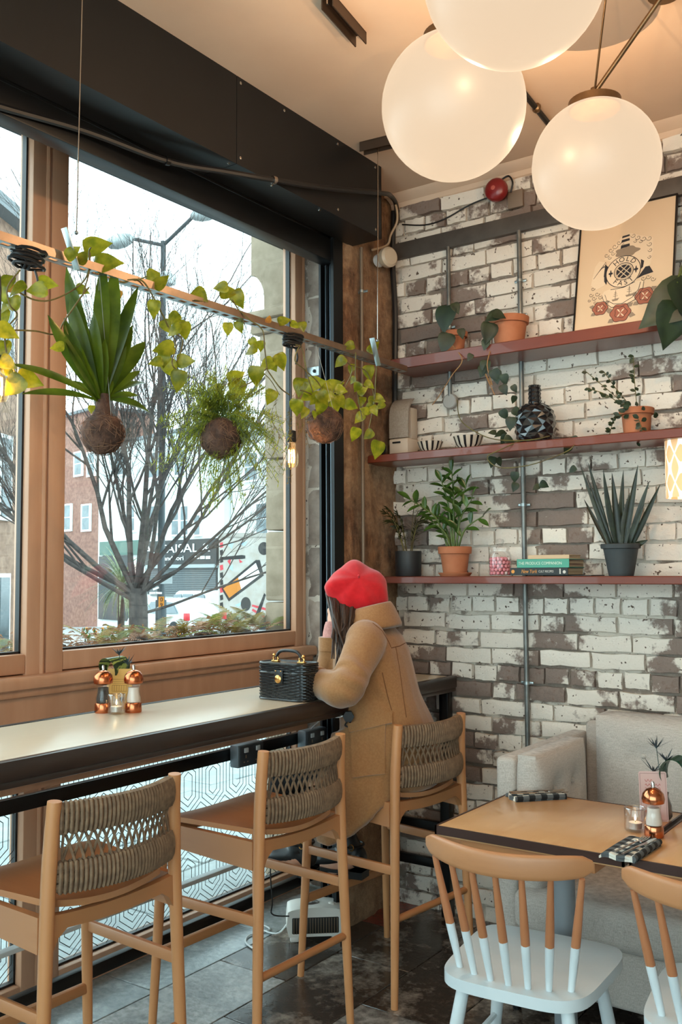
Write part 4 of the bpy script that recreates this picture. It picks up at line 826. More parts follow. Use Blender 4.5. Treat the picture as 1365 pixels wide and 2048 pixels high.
def rope(pts, m_, nm, r_=.0011, closed=False):
    P = [o0+ux_*PQ(*p)[0]+uy_*PQ(*p)[1]+un*(fd+.0006) for p in pts]; part(G().tube(P, r_, 4, closed=closed), nm, m_, pr_)
gi = G()
def curl(cx, cy, r_, s_=1):
    for k in range(14):
        pass
    P = [o0+ux_*PQ(cx+s_*r_*(1-k/16)*math.cos(k*.5), cy+r_*(1-k/16)*math.sin(k*.5))[0]+uy_*PQ(cx, cy+r_*(1-k/16)*math.sin(k*.5))[1]+un*(fd+.0008) for k in range(14)]; gi.tube(P, .0008, 4)
blob([(370, 480), (480, 340), (585, 210), (700, 190), (800, 240), (900, 280), (975, 310), (985, 480), (960, 660), (880, 700), (520, 560)], M_pap, 'cloud_shape')
for (cx, cy, r_) in ((500, 330, 40), (450, 370, 34), (400, 430, 34), (550, 290, 34), (610, 330, 30), (730, 230, 34), (790, 270, 36), (860, 300, 40), (930, 310, 38), (940, 390, 34), (950, 470, 30), (945, 560, 26), (760, 310, 26), (830, 330, 26), (480, 420, 30), (440, 470, 26)): curl(cx, cy, r_, 1 if cx < 650 else -1)
blob([(235, 700), (260, 560), (310, 490), (385, 520), (430, 700), (400, 830), (300, 870), (220, 800)], M_pap, 'wing_shape')
for k in range(7): rope([(250+18*k, 720-25*k), (310+14*k, 640-20*k), (380+6*k, 560+10*k)], M_ink, 'feather_line', .0007)
for (cx, cy, r_) in ((230, 930, 30), (270, 980, 34), (310, 930, 34), (350, 980, 30), (250, 850, 28), (880, 830, 34), (940, 820, 36), (1000, 860, 34), (290, 1040, 26), (210, 1000, 22)): curl(cx, cy, r_)
blob([(590, 205), (680, 205), (690, 330), (640, 400), (575, 400)], M_pap, 'lighthouse')
for a, b in ((210, 240), (262, 300), (335, 378)): blob([(590-(a-205)*.08, a), (680+(a-205)*.05, a-8), (682+(b-205)*.05, b-14), (588-(b-205)*.08, b)], M_ink, 'lighthouse_band')
blob([(560, 400), (610, 400), (575, 460)], M_ink, 'dark_fold'); blob(wob(660, 430, 150, 65, 5, .12), M_inkg, 'grey_swirl')
blob([(390, 550), (430, 590), (440, 660), (380, 720)], M_ink, 'dark_fold'); blob([(385, 700), (440, 690), (420, 830), (390, 780)], M_ink, 'dark_fold'); blob([(840, 570), (880, 600), (870, 680), (845, 700)], M_ink, 'dark_fold'); blob([(800, 820), (900, 680), (950, 680), (1000, 770), (880, 790)], M_ink, 'dark_fold')
blob([(490, 895), (780, 840), (890, 870), (880, 970), (790, 1090), (640, 1150), (500, 1140), (400, 1040), (370, 960), (400, 910)], M_pap, 'collar_plate'); rope([(370, 960), (400, 1040), (500, 1140), (640, 1150), (790, 1090), (880, 970), (890, 870)], M_ink, 'outline'); rope([(410, 960), (440, 1040), (530, 1100), (640, 1110), (760, 1050), (830, 960), (850, 870)], M_ink, 'outline')
blob(ell(625, 690, 215, 205), M_pap, 'helmet'); rope(ell(625, 690, 215, 205, 40), M_ink, 'outline', .0014, True); rope(ell(632, 690, 120, 112, 32), M_ink, 'outline', .0014, True); blob(ell(632, 690, 106, 98), M_ink, 'porthole')
for a in (45, 135):
    for b in (-1, 1):
        dx, dy = math.cos(R(a)), math.sin(R(a)); ox, oy = -dy*24*b, dx*24*b; rope([(632-dx*95+ox, 690-dy*92+oy), (632+dx*95+ox, 690+dy*92+oy)], M_pap, 'porthole_bar', .0018)
rope(ell(632, 690, 98, 92, 24), M_pap, 'porthole_ring', .0013, True)
for wd_, r_, a0, da, sg_ in (('HOLD', 165, -128, 27, 1), ('FAST', 160, 128, -25, -1)):
    for i, chh in enumerate(wd_):
        a = R(a0+da*i); q = PQ(632+r_*math.cos(a), 690+r_*math.sin(a)*.97); tdir = V((-math.sin(a), -math.cos(a)))*sg_; fd += .00002
        text(chh, 'print_lettering', .030, M_ink, pr_, o0+ux_*q[0]+uy_*q[1]+un*(fd+.0006), ux_*tdir.x+uy_*tdir.y, -ux_*tdir.y+uy_*tdir.x, .0002)
for cx in (468, 785): blob(wob(cx, 690, 20, 34, 4, .4, 24), M_ink, 'small_flower')
rope([(480, 905), (640, 905), (780, 855)], M_ink, 'outline')
for cx, cy in ((545, 1000), (715, 970)):
    blob([(cx-45, cy+40), (cx+50, cy+30), (cx+30, cy+60), (cx-30, cy+65)], M_inkg, 'ship_hull'); blob([(cx-30, cy+25), (cx-22, cy-30), (cx+2, cy-70), (cx+24, cy-28), (cx+32, cy+20)], M_pap, 'ship_sails'); rope([(cx, cy+40), (cx, cy-75)], M_ink, 'ship_mast', .0008)
    for k in (0, -25, -45): rope([(cx-28-k*.3, cy+k), (cx+28+k*.3, cy+k)], M_ink, 'ship_yard', .0006)
for cx, cy, r_ in ((360, 1130, 95), (910, 1060, 115), (620, 1230, 125)):
    for a in (20, 140, 200, 320): blob([(cx+r_*.7*math.cos(R(a)), cy+r_*.7*math.sin(R(a))), (cx+r_*1.2*math.cos(R(a-14)), cy+r_*1.15*math.sin(R(a-14))), (cx+r_*1.6*math.cos(R(a)), cy+r_*1.35*math.sin(R(a))), (cx+r_*1.2*math.cos(R(a+14)), cy+r_*1.15*math.sin(R(a+14)))], M_inkg, 'rose_leaf')
    blob(wob(cx, cy, r_, r_*.92, 6, .07), M_inkr, 'rose'); rope(wob(cx, cy, r_, r_*.92, 6, .07), M_ink, 'outline', .0009, True); rope(wob(cx+5, cy-4, r_*.6, r_*.55, 5, .1), M_ink, 'outline', .0008, True)
    for a in (50, 125, 235, 310): blob([(cx, cy), (cx+r_*.35*math.cos(R(a-12)), cy+r_*.35*math.sin(R(a-12))), (cx+r_*.6*math.cos(R(a)), cy+r_*.55*math.sin(R(a))), (cx+r_*.35*math.cos(R(a+12)), cy+r_*.35*math.sin(R(a+12)))], M_pap, 'rose_highlight')
part(gi, 'cloud_curls', M_ink, pr_, kind='stuff')
# ================================================================== THINGS ON THE COUNTER AND TABLES
M_salt = mat('white_salt', '#d8cdc2', .8); M_pep = mat('black_peppercorns', '#1c1714', .8, c2='#3a2d25', s=240, bump=.6); M_cop2 = mat('polished_copper', '#c47a55', .18, 1)
def mill(c, s, label, fill, m_top=M_copper, m_base=M_copper):
    c = V(c); t_ = thing('pepper_mill' if fill is M_pep else 'salt_mill', c, label, 'mill')
    part(G().lathe([(0, 0), (.026*s, 0), (.027*s, .003*s), (.026*s, .028*s), (.024*s, .031*s)], c, 28), 'base', m_base, t_)
    part(G().lathe([(.024*s, .031*s), (.0245*s, .045*s), (.020*s, .065*s), (.0195*s, .075*s), (.022*s, .09*s)], c, 28, cap=False), 'clear_body', M_glassw, t_)
    part(G().lathe([(0, .032*s), (.021*s, .033*s), (.0215*s, .045*s), (.0175*s, .065*s), (.017*s, .08*s), (0, .081*s)], c, 20), 'filling', fill, t_)
    part(G().lathe([(.020*s, .09*s), (.030*s, .094*s), (.032*s, .105*s), (.029*s, .119*s), (.019*s, .131*s), (.007*s, .136*s), (0, .136*s)], c, 32), 'domed_top', m_top, t_)
    part(G().lathe([(.005*s, .134*s), (.005*s, .148*s), (.003*s, .152*s), (0, .152*s)], c, 14), 'knob', M_chrome, t_); return t_
M_flame = mat('candle_flame', '#ffffff', .5, em='#ffcf8a', es=4); M_wax = mat('white_wax', '#e9ddd0', .5, sub=.3); M_foil = mat('foil_cup', '#c9c4be', .3, .8)
def tealight(c, r_, h, label, taper=1.0):
    c = V(c); t_ = thing('tealight_glass', c, label, 'candle holder'); g = G()
    g.lathe([(0, .002), (r_*.9*taper, .002), (r_*taper, .006), (r_, h-.002), (r_-.0015, h), (r_-.003, h-.002), (r_*taper-.003, .009), (0, .007)], c, 32, cap=False); part(g, 'tumbler', M_glassw, t_); part(G().tube([c+V(((r_-.0015)*math.cos(a), (r_-.0015)*math.sin(a), h)) for a in [2*PI*k/32 for k in range(32)]], .0014, 6, closed=True), 'rim', glass('rim_glass', (1, 1, 1), .25, .8), t_)
    q = tag(part(G().lathe([(0, 0), (.0185, 0), (.0190, .016), (.0180, .0165)], c+V((0, 0, .0085)), 24, cap=True), 'tealight', M_foil, at=c+V((0, 0, .0085))), 'lit tealight burning inside '+label.split(' with ')[0], 'candle')
    part(G().lathe([(0, .0170), (.0176, .0168), (.0178, .0150)], c+V((0, 0, .0085)), 24), 'wax', M_wax, q); part(G().tube([c+V((0, 0, .0255)), c+V((0, 0, .031))], .0007, 5), 'wick', M_black, q); part(G().lathe([(0, 0), (.0026, .004), (.003, .008), (.0016, .014), (0, .02)], c+V((0, 0, .029)), 12), 'flame', M_flame, q); return t_
c0 = pZ(233, 1425, CT)
mill(pZ(206, 1425, CT), 1.02, 'copper topped glass pepper mill with dark peppercorns on the window counter', M_pep); mill(pZ(267, 1424, CT), 1.02, 'copper topped glass salt mill with white salt on the window counter', M_salt)
tealight(pZ(233, 1428, CT), .0285, .064, 'small tumbler with a tealight on the window counter')
def card(c, w_, h, ux, label, m_, back=V((0, 0, 0)), lean=.12, lines=()):
    ux = V(ux).normalized(); uy = (V((0, 0, 1))+V((-ux.y, ux.x, 0))*lean).normalized(); t_ = thing('menu_card', c, label, 'menu card'); r_ = .006; P = []
    for cx, cy, a0 in ((w_-r_, h-r_, 0), (r_, h-r_, 90), (r_, 0, 180), (w_-r_, 0, 270)):
        if cy == 0: P.append((0 if cx < w_/2 else w_, 0)); continue
        for k in range(4): a = R(a0+30*k); P.append((cx+r_*math.cos(a), cy+r_*math.sin(a)))
    un_ = ux.cross(uy); o_ = V(c)-ux*w_/2; part(G().prism(P, .0012, o_, ux, uy, un_), 'card', m_, t_, smooth=False)
    return t_, o_+un_*.0012, ux, uy
t_, o_, ux, uy = card(pZ(237, 1420, CT)+V((-.012, .012, 0)), .086, .135, CR, 'yellow menu card with a fine printed drawing on the window counter', mat('yellow_card', '#c99a4a', .6, c2='#d6a95a', s=3))
g = G(); un_ = ux.cross(uy)
def ln(g, a, b, w_=.0004): 
    A = o_+ux*a[0]+uy*a[1]+un_*.0003; B = o_+ux*b[0]+uy*b[1]+un_*.0003; g.tube([A, B], w_, 4)
for z_ in (.1, .092, .086, .08, .06, .05, .03): ln(g, (.018, z_), (.068, z_))
for x_ in (.018, .026, .034, .042, .05, .058, .066): ln(g, (x_, .06), (x_, .08)); ln(g, (x_, .03), (x_, .05))
part(g, 'printed_lines', mat('brown_print', '#7d5a2a', .7), t_, kind='stuff')
def thistle(c, h, s, label, leafside, m_leaf):
    c = V(c); t_ = thing('posy_vase', c, label, 'vase'); part(G().lathe([(0, .001), (.016*s, .001), (.02*s, .01), (.019*s, .03*s), (.012*s, .05*s), (.013*s, .058*s)], c, 20, cap=False), 'bottle', mat('smoky_glass', '#5a4a42', .1, 0, coat=.5), t_)
    g = G(); sp = G()
    for dx, dy, hh in ((-.012, 0, h), (.008, .006, h*.75), (-.022, .01, h*.55)):
        e = c+V((0, 0, .05))+CR*dx*s+V((0, dy, hh)); g.tube([c+V((0, 0, .05)), c.lerp(e, .5)+V((0, 0, .03)), e], .0012, 5); sp.sph(e, (.004, .004, .006), 8, 6)
        for k in range(14): a = 2*PI*k/14; d = V((math.cos(a), math.sin(a), rnd.uniform(.3, 1.2))).normalized(); L_ = rnd.uniform(.022, .042)*s; n2 = d.cross(V((0, 0, 1))).normalized()*.0022*s; b = e-V((0, 0, .004)); sp.add([b, b+d*L_*.4+n2, b+d*L_, b+d*L_*.4-n2], [(0, 1, 2, 3)])
    part(g, 'stem', mat('thistle_stem', '#3a4a45', .6), t_); part(sp, 'thistle_head', mat('blue_grey_thistle', '#24323a', .6, c2='#3c4d55', s=90), t_)
    A = c+V((0, 0, .055)); ax = CR*leafside
    def lf_(u, v): a = -.5+u*4.6; r_ = .032*s; return A+ax*(.012+r_*.6-r_*.8*math.cos(a))+V((0, 0, .062*s+r_*1.0*math.sin(a)))+(CF*.6+CR*.5)*((v-.5)*.075*s*math.sin(PI*min(1, .25+u*.75)))
    part(G().slab(lf_, 16, 4, V((0, 0, .0006))), 'folded_leaf', m_leaf, t_); return t_
t = NT('variegated_leaf'); v = t.coords((1, 1, 1)); wv = t.add('ShaderNodeTexWave'); wv.inputs['Scale'].default_value = 45; wv.inputs['Distortion'].default_value = 2; t.l(v, wv.inputs['Vector']); t.l(t.ramp(wv.outputs['Fac'], [(.5, '#1f3318'), (.75, '#8f9a4c')]), t.b.inputs['Base Color']); t.b.inputs['Roughness'].default_value = .3; M_var = t.m
thistle(pZ(250, 1418, CT)+V((-.02, .01, 0)), .135, 1.25, 'little vase with a thistle sprig and a striped folded leaf on the window counter', -1, M_var)
# table set
TT = .751
thistle(pZ(1328, 1655, TT)+V((-.03, .1, 0)), .165, 1.35, 'little vase with dark thistles and a rolled green leaf on the oak table', 1, leafmat('rolled_leaf', '#123a2a', '#1f5a3e', .2, .2))
mill(pZ(1318, 1674, TT)-V((.012, 0, 0)), 1.0, 'copper mill with white salt on the oak table', M_salt, M_cop2, M_cop2)
tealight(pZ(1272, 1662, TT), .031, .066, 'clear straight tumbler with a tealight on the oak table')
t_, o_, ux, uy = card(pZ(1303, 1648, TT)+V((.0, .035, 0)), .082, .145, CR+V((0, -.1, 0)), 'pink menu card with thin border and red script on the oak table', mat('pink_card', '#c9a8a2', .6)); un_ = ux.cross(uy); g = G()
for a, b in (((.004, .004), (.004, .139)), ((.078, .004), (.078, .139)), ((.004, .139), (.078, .139)), ((.004, .004), (.078, .004))): ln(g, a, b, .0005)
part(g, 'border_line', mat('card_border', '#8f6f6c', .7), t_); g = G()
for r_, yy in enumerate((.105, .095, .118)):
    P = [o_+ux*(.018+.003*k)+uy*(yy+.0035*math.sin(k*1.9+r_))+un_*.0004 for k in range(16 if r_ < 2 else 8)]; g.tube(bez(P, 4), .0006, 4)
part(g, 'red_script', mat('red_ink', '#b0443c', .6), t_)
rv = tag(part(G().lathe([(0, .002), (.02, .002), (.023, .012), (.023, .036), (.021, .037), (.0205, .012), (0, .009)], pZ(1292, 1652, TT)+V((.01, .03, 0)), 24, cap=False), 'red_tumbler', glass('red_glass', (.9, .3, .26), .06, .5), at=pZ(1292, 1652, TT)+V((.01, .03, 0))), 'small red tinted glass behind the tealight tumbler on the oak table', 'glass')
t = NT('gingham_cloth'); v = t.coords((1, 1, 1)); sx = t.add('ShaderNodeSeparateXYZ'); t.l(v, sx.inputs[0]); cks = []
for k in (0, 1): cks.append(mth('GREATER_THAN', mth('SINE', mth('MULTIPLY', sx.outputs[k], 2*PI/.042)), 0))
t.l(t.ramp(mth('MULTIPLY', mth('ADD', cks[0], cks[1]), .5), [(.2, '#d9d4c8'), (.3, '#55595b'), (.7, '#55595b'), (.8, '#17191b')]), t.b.inputs['Base Color']); t.b.inputs['Roughness'].default_value = .9; t.n['Color Ramp'].color_ramp.interpolation = 'CONSTANT'; M_ging = t.m
def napkin(c, ang, w_, l_, label, roll=True):
    t_ = thing('gingham_napkin', c, label, 'napkin'); t_.rotation_euler = (0, 0, R(ang))
    g = G()
    for k, (a, b, h0) in enumerate(((-w_/2, w_/2, 0), (-w_/2+.006, w_/2-.012, .007))):
        def fn(u, v, a=a, b=b, h0=h0): return V((a+(b-a)*u, -l_/2+l_*v+(.004*math.sin(u*9) if v in (0, 1) else 0), h0+.0065+.0015*math.sin(u*7+v*3)-.003*(abs(2*u-1)**6)))
        g.slab(fn, 14, 18, (0, 0, -.0062))
    if roll: g.tube([(w_/2-.004, -l_/2, .009), (w_/2-.003, 0, .011), (w_/2-.004, l_/2, .009)], .0085, 10)
    o = part(g, 'folded_cloth', M_ging, None); o.parent = t_; return t_
def cutlery(c, ang, napl, z):
    for kind, dx in (('fork', -.010), ('knife', .012)):
        t_ = thing(kind, V(c)+V((0, 0, z)), ('steel fork' if kind == 'fork' else 'steel table knife')+' lying on '+napl, kind); t_.rotation_euler = (0, 0, R(ang)); g = G()
        if kind == 'fork':
            g.tube([(dx, -.085, .003), (dx, -.03, .004), (dx, .02, .005), (dx, .045, .003)], [.0045, .0035, .003, .004], 8, flat=.4)
            g.bbox((dx-.011, .043, .001), (dx+.011, .062, .004), .0015)
            o = part(g, 'handle', M_chrome, None); o.parent = t_
            for k in range(4): o = part(G().tube([(dx-.009+.006*k, .06, .0025), (dx-.009+.006*k, .085, .0035), (dx-.009+.006*k, .1, .006)], [.0016, .0015, .0008], 6), 'tine', M_chrome, None); o.parent = t_
        else:
            o = part(G().tube([(dx, -.085, .003), (dx, -.06, .003), (dx, .0, .003)], [.005, .005, .0045], 8, flat=.45), 'handle', M_chrome, None); o.parent = t_
            o = part(G().prism([(dx-.0035, 0), (dx+.0045, 0), (dx+.008, .05), (dx+.006, .1), (dx+.0, .108), (dx-.004, .09)], .0014, (0, 0, .0022)), 'blade', M_chrome, None); o.parent = t_
nA = pZ(1072, 1595, TT); nB = pZ(1262, 1702, TT)
napkin(nA, -42, .085, .18, 'gingham napkin with cutlery at the far side of the oak table'); cutlery(nA, -50, 'the far gingham napkin', .0155)
napkin(nB, -2, .095, .2, 'gingham napkin with cutlery at the near right corner of the oak table'); cutlery(nB+V((.012, -.01, 0)), -8, 'the near gingham napkin', .0155)
# wicker handbag
M_wick = mat('black_wicker', '#15181a', .3, coat=.3, c2='#202427', s=50); b0 = V((-2.17, 2.735, CT)); hb = thing('wicker_handbag', b0, 'black wicker box handbag with gold fittings standing on the counter', 'handbag'); bw, bd, bh = .105, .052, .132
def ringpt(a, off):   # rounded rectangle
    n = 5; c_, s_ = math.cos(a), math.sin(a); k = (abs(c_)**n+abs(s_)**n)**(-1/n); return V((c_*k*(bw+off), s_*k*(bd+off), 0))
def wick(z0, z1, nm, off=0):
    g = G(); n = int((z1-z0)/.0054); seg = 84
    for i in range(n):
        z_ = z0+.0027+i*(z1-z0)/n; g.tube([b0+ringpt(2*PI*k/seg, off+.0034*math.sin(PI*k*30/84+PI*(i % 2)))+V((0, 0, z_)) for k in range(seg)], .0029, 5, closed=True)
    g.prism([tuple(ringpt(2*PI*k/36, off-.003))[:2] for k in range(36)], z1-z0, b0+V((0, 0, z0))); return part(g, nm, M_wick, hb, ang=60)
wick(.006, .098, 'basket_body'); wick(.100, bh, 'basket_lid', .001)
g = G()
for zz in (.004, .099, bh): g.tube([b0+ringpt(2*PI*k/48, .002)+V((0, 0, zz)) for k in range(48)], .0038, 6, closed=True)
part(g, 'braided_edge', M_wick, hb); part(G().tube(bez([b0+V((-.058, 0, bh+.018)), b0+V((-.04, 0, bh+.038)), b0+V((0, 0, bh+.043)), b0+V((.04, 0, bh+.038)), b0+V((.058, 0, bh+.018))], 6), .0058, 10), 'handle', mat('black_leather', '#17191b', .4, c2='#222426', s=90, bump=.2), hb)
for s_ in (-1, 1): part(G().tube([b0+V((s_*.06+.011*math.cos(a), 0, bh+.011+.010*math.sin(a))) for a in [2*PI*k/16 for k in range(16)]], .0033, 8, closed=True, up=V((0, 1, 0))), 'gold_ring', M_gold, hb); part(G().bbox(b0+V((s_*.06-.016, -.008, bh)), b0+V((s_*.06+.016, .008, bh+.006)), .002), 'gold_plate', M_gold, hb); part(G().sph(b0+V((s_*.068, 0, bh+.024)), .0065, 12, 8), 'gold_bead', M_gold, hb)
fp = part(G().bbox(b0+V((-.020, -bd-.009, .062)), b0+V((.020, -bd-.004, .110)), .003), 'clasp_flap', mat('black_leather2', '#101214', .4), hb); part(G().lathe([(.0145, 0), (.0145, .003), (.010, .006), (0, .0065)], b0+V((0, -bd-.0085, .078)), 24, ax=V((0, -1, 0))), 'gold_clasp', M_gold, fp)
for s_ in (-1, 1): part(G().sph(b0+V((s_*.012, -bd-.0085, .106)), .0028, 8, 6), 'gold_stud', M_gold, fp)
# fan heater
hc = V((-2.42, 3.22, 0)); ht = thing('fan_heater', hc, 'small white fan heater on the floor under the counter', 'heater'); ang_ = R(40); rx = V((math.cos(ang_), math.sin(ang_), 0)); ry = V((math.sin(ang_), -math.cos(ang_), 0))
def HB(x, y, z): return hc+rx*x+ry*y+V((0, 0, z))
def hbox(g, a, b, bev=.006): g2 = G().bbox(a, b, bev); g.add([HB(*p) for p in g2.v], g2.f); return g
sil = []
for i in range(9): q = -1+2*i/8; sil.append((q*.112*(1-.0*q), .118+.012*(1-q*q)))
M_heat = mat('white_plastic', '#d8d4cc', .4, c2='#e2ded6', s=4); body = [(-.108, .022), (-.118, .06), (-.112, .118)]+[(.112*math.sin(R(a)), .118+.018*math.cos(R(a))) for a in range(-80, 81, 20)]+[(.112, .118), (.118, .06), (.108, .022)]
part(G().prism(body, .13, HB(0, -.07, 0), rx, V((0, 0, 1)), ry), 'casing', M_heat, ht, ang=50)
g = G(); hbox(g, (-.095, .05, .034), (.095, .064, .098), .004); part(g, 'grille_recess', mat('heater_dark', '#17130f', .6), ht)
for k in range(17): g = G(); x_ = -.088+.011*k; hbox(g, (x_-.0014, .058, .036), (x_+.0014, .069, .096), .0008); part(g, 'grille_slat', mat('heater_slat', '#6d5a45', .5) if k == 0 else bpy.data.materials['heater_slat'], ht)
for r_ in (.036, .030, .024, .018, .012): part(G().tube([HB(-.02+r_*math.cos(a), -.01+r_*.8*math.sin(a), .1365) for a in [2*PI*k/24 for k in range(24)]], .0018, 5, closed=True), 'intake_ring', mat('intake_grey', '#6f6b66', .5) if r_ == .036 else bpy.data.materials['intake_grey'], ht)
for s_ in (-1, 1): g = G(); hbox(g, (s_*.085-.018, -.06, 0), (s_*.085+.018, .06, .026), .006); part(g, 'foot', M_heat, ht)
g = G().lathe([(.013, 0), (.013, .008), (.010, .010), (0, .010)], HB(.07, .0, .127), 16); part(g, 'dial', M_heat, ht)
lead = thing('heater_lead', (-2.5, 3.05, 0), 'white mains lead looping across the floor from the heater', 'cable'); part(G().tube(bez([HB(-.11, -.05, .04), HB(-.16, -.02, .01), pZ(505, 1850, .005), pZ(490, 1830, .005), pZ(480, 1822, .005), pZ(500, 1840, .005), pZ(540, 1858, .005), pZ(500, 1870, .005), pZ(492, 1885, .005), pZ(512, 1900, .005)], 6), .0035, 6), 'lead', M_white, lead)
lead2 = thing('black_lead', (-2.4, 3.1, .3), 'thin black lead hanging from the counter rail past the heater', 'cable'); part(G().tube(bez([(-2.43, 3.05, .8), pX(543, 1700, -2.42), pX(545, 1800, -2.4), pX(548, 1830, -2.42), HB(-.05, -.075, .06)], 6), .003, 6), 'lead', M_cable, lead2)
# ================================================================== THE SEATED WOMAN
M_skin = mat('skin', '#c58f74', .5, c2='#cf9b80', s=20, sub=.1); M_coat = mat('camel_wool', '#8f6540', .95, c2='#9b7049', s=140, bump=.18, bd=.002, spec=.15, sheen=.35); M_jean = mat('black_denim', '#17181b', .85, c2='#202226', s=90, bump=.15); M_boot = mat('black_boot_leather', '#141517', .42, c2='#1e2022', s=25, bump=.15)
M_hair = mat('dark_brown_hair', '#22150f', .62, c2='#3d281c', s=30, st=(6, 6, .4), bump=.25, bd=.002); M_red = mat('red_felt', '#b3141c', .95, c2='#c21a22', s=45, bump=.12, bd=.002, spec=.2, sheen=.3); M_knit = mat('pink_knit', '#b98079', .95, c2='#cc968d', s=160, bump=.5, bd=.002)
wo = thing('person', (-1.98, 3.1, .75), 'woman seen from behind in a red beret and camel coat seated at the window counter', 'person')
F = V((-.95, -.31, 0)).normalized(); Lf = V((.31, -.95, 0)).normalized(); Z3 = V((0, 0, 1))
def ering(c, a, b, f=F, l=Lf, n=20, tilt=0, p=2.3):
    out = []
    for k in range(n):
        t_ = 2*PI*k/n; cs, sn = math.cos(t_), math.sin(t_); out.append(V(c)+l*(a*math.copysign(abs(cs)**(2/p), cs))+f*(b*math.copysign(abs(sn)**(2/p), sn))+Z3*(tilt*sn))
    return out
HIPL, HIPR = V((-2.02, 3.02, .79)), V((-2.03, 3.19, .79)); KNL, KNR = V((-2.36, 2.95, .70)), V((-2.39, 3.13, .70)); ANL, ANR = V((-2.285, 2.955, .445)), V((-2.20, 3.17, .40)); TOL, TOR = V((-2.41, 2.95, .405)), V((-2.33, 3.15, .33))
NB = V((-2.06, 3.1, 1.275)); SHL, SHR = V((-1.975, 2.945, 1.235)), V((-2.10, 3.27, 1.235)); EBL, EBR = V((-1.945, 2.768, 1.086)), V((-2.20, 3.04, 1.095)); WRL, WRR = V((-2.125, 2.812, 1.095)), V((-2.185, 3.025, 1.255))
HC = V((-2.175, 3.118, 1.392)); fh = V((-.80, .52, -.2)).normalized(); lh = Z3.cross(fh).normalized(); uh = fh.cross(lh).normalized()
def HP(x, y, z): return HC+fh*x+lh*y+uh*z      # head axes: forward, left, up
# body: one surface
g = G()
g.loft([ering((-1.98, 3.1, .77), .15, .11), ering((-1.98, 3.1, .88), .155, .11), ering((-2.01, 3.1, 1.0), .13, .095), ering((-2.04, 3.1, 1.13), .145, .10), ering((-2.055, 3.1, 1.22), .15, .09), ering((-2.06, 3.1, 1.28), .09, .07), ering(NB+V((0, 0, .03)), .055, .055)])
g.tube([NB-V((0, 0, .03)), NB+V((-.02, 0, .05)), HC+V((.015, 0, -.04))], [.056, .05, .052], 14)
g.sph(HC, (.094, .076, .112), 24, 16, Matrix((fh, lh, uh)).transposed()); g.sph(HP(.05, 0, -.075), (.042, .045, .045), 16, 10)
g.tube([HP(.085, 0, .02), HP(.105, 0, -.012), HP(.115, 0, -.030), HP(.092, 0, -.038)], [.009, .011, .013, .010], 10)
for s_ in (-1, 1): g.tube([HP(.085, s_*.012, -.062), HP(.088, s_*.022, -.064)], [.008, .005], 8); g.sph(HP(-.005, s_*.078, -.01), (.018, .008, .03), 10, 8, Matrix((fh, lh, uh)).transposed()); g.sph(HP(.075, s_*.042, -.035), (.02, .02, .02), 10, 8)
g.tube([HP(.082, -.022, -.060), HP(.092, 0, -.060), HP(.082, .022, -.060)], [.006, .008, .006], 8)
for a, b, c_ in ((SHL, EBL, WRL), (SHR, EBR, WRR)): g.tube(bez([a, b, c_], 4), [.046, .043, .04, .038, .036, .034, .031, .028, .025], 12)
for a, b, c_ in ((HIPL, KNL, ANL), (HIPR, KNR, ANR)): g.tube(bez([a, b, c_], 4), [.082, .078, .07, .064, .058, .054, .048, .04, .034], 14)
for a, b in ((ANL, TOL), (ANR, TOR)): g.tube([a, a-V((0, 0, .035)), a.lerp(b, .6)-V((0, 0, .03)), b], [.036, .04, .038, .026], 12)
def hand(g, w_, d, n_, thumb, curl_, s=1.0):   # w wrist, d along the palm, n palm normal (fingers curl towards it), thumb side
    d = d.normalized(); n_ = (n_-d*n_.dot(d)).normalized(); t_ = thumb-d*thumb.dot(d)-n_*thumb.dot(n_); t_.normalize()
    g.loft([[w_+d*u+t_*(a*math.cos(q))+n_*(b*math.sin(q)) for q in [2*PI*k/12 for k in range(12)]] for u, a, b in ((-.02, .023, .018), (.02, .03, .017), (.055, .038, .015), (.08, .038, .0125), (.088, .034, .009))])
    for k, (off, L_, r_) in enumerate(((.028, .068, .0082), (.010, .076, .0085), (-.009, .07, .008), (-.027, .055, .007))):
        p = w_+d*.08+t_*off; dd = d.copy(); P = [p-d*.02]; 
        for j, fr in enumerate((.42, .32, .26)):
            c_ = curl_*(.55+.25*j); dd = (dd*math.cos(c_)+n_*math.sin(c_)).normalized(); nn = (n_-dd*n_.dot(dd)); P.append(p.copy()); p = p+dd*L_*fr; n2 = n_
        P.append(p); g.tube(P, [r_*1.05, r_, r_*.95, r_*.85, r_*.7], 8)
    p = w_+d*.025+t_*.03; g.tube([p-t_*.012, p+d*.025+t_*.018, p+d*.052+t_*.022+n_*.012, p+d*.07+t_*.016+n_*.022], [.013, .0105, .009, .007], 8)
hand(g, WRR+V((-.002, .008, .012)), V((-.05, .25, 1)), V((.2, 1, .0)), V((1, .1, 0)), .75, .92)
hand(g, WRL+V((-.015, .012, 0)), V((-.85, .5, -.02)), V((0, 0, -1)), V((-.6, -.6, 0)), .25, .92)
part(remesh(g, .0055, 3), 'body', M_skin, wo, ang=180)
for s_ in (-1, 1): e_ = part(G().sph(HP(.082, s_*.031, .008), .0125, 14, 10), 'eye', mat('eye_white', '#e5e0da', .2), wo); part(G().sph(HP(.0885, s_*.031, .008), .0068, 10, 8), 'iris', mat('brown_iris', '#2b1a10', .2), e_)
for s_ in (-1, 1): part(G().tube(bez([HP(.09, s_*.016, .028), HP(.092, s_*.034, .034), HP(.08, s_*.052, .028)], 4), .0028, 6), 'eyebrow', M_hair, wo)
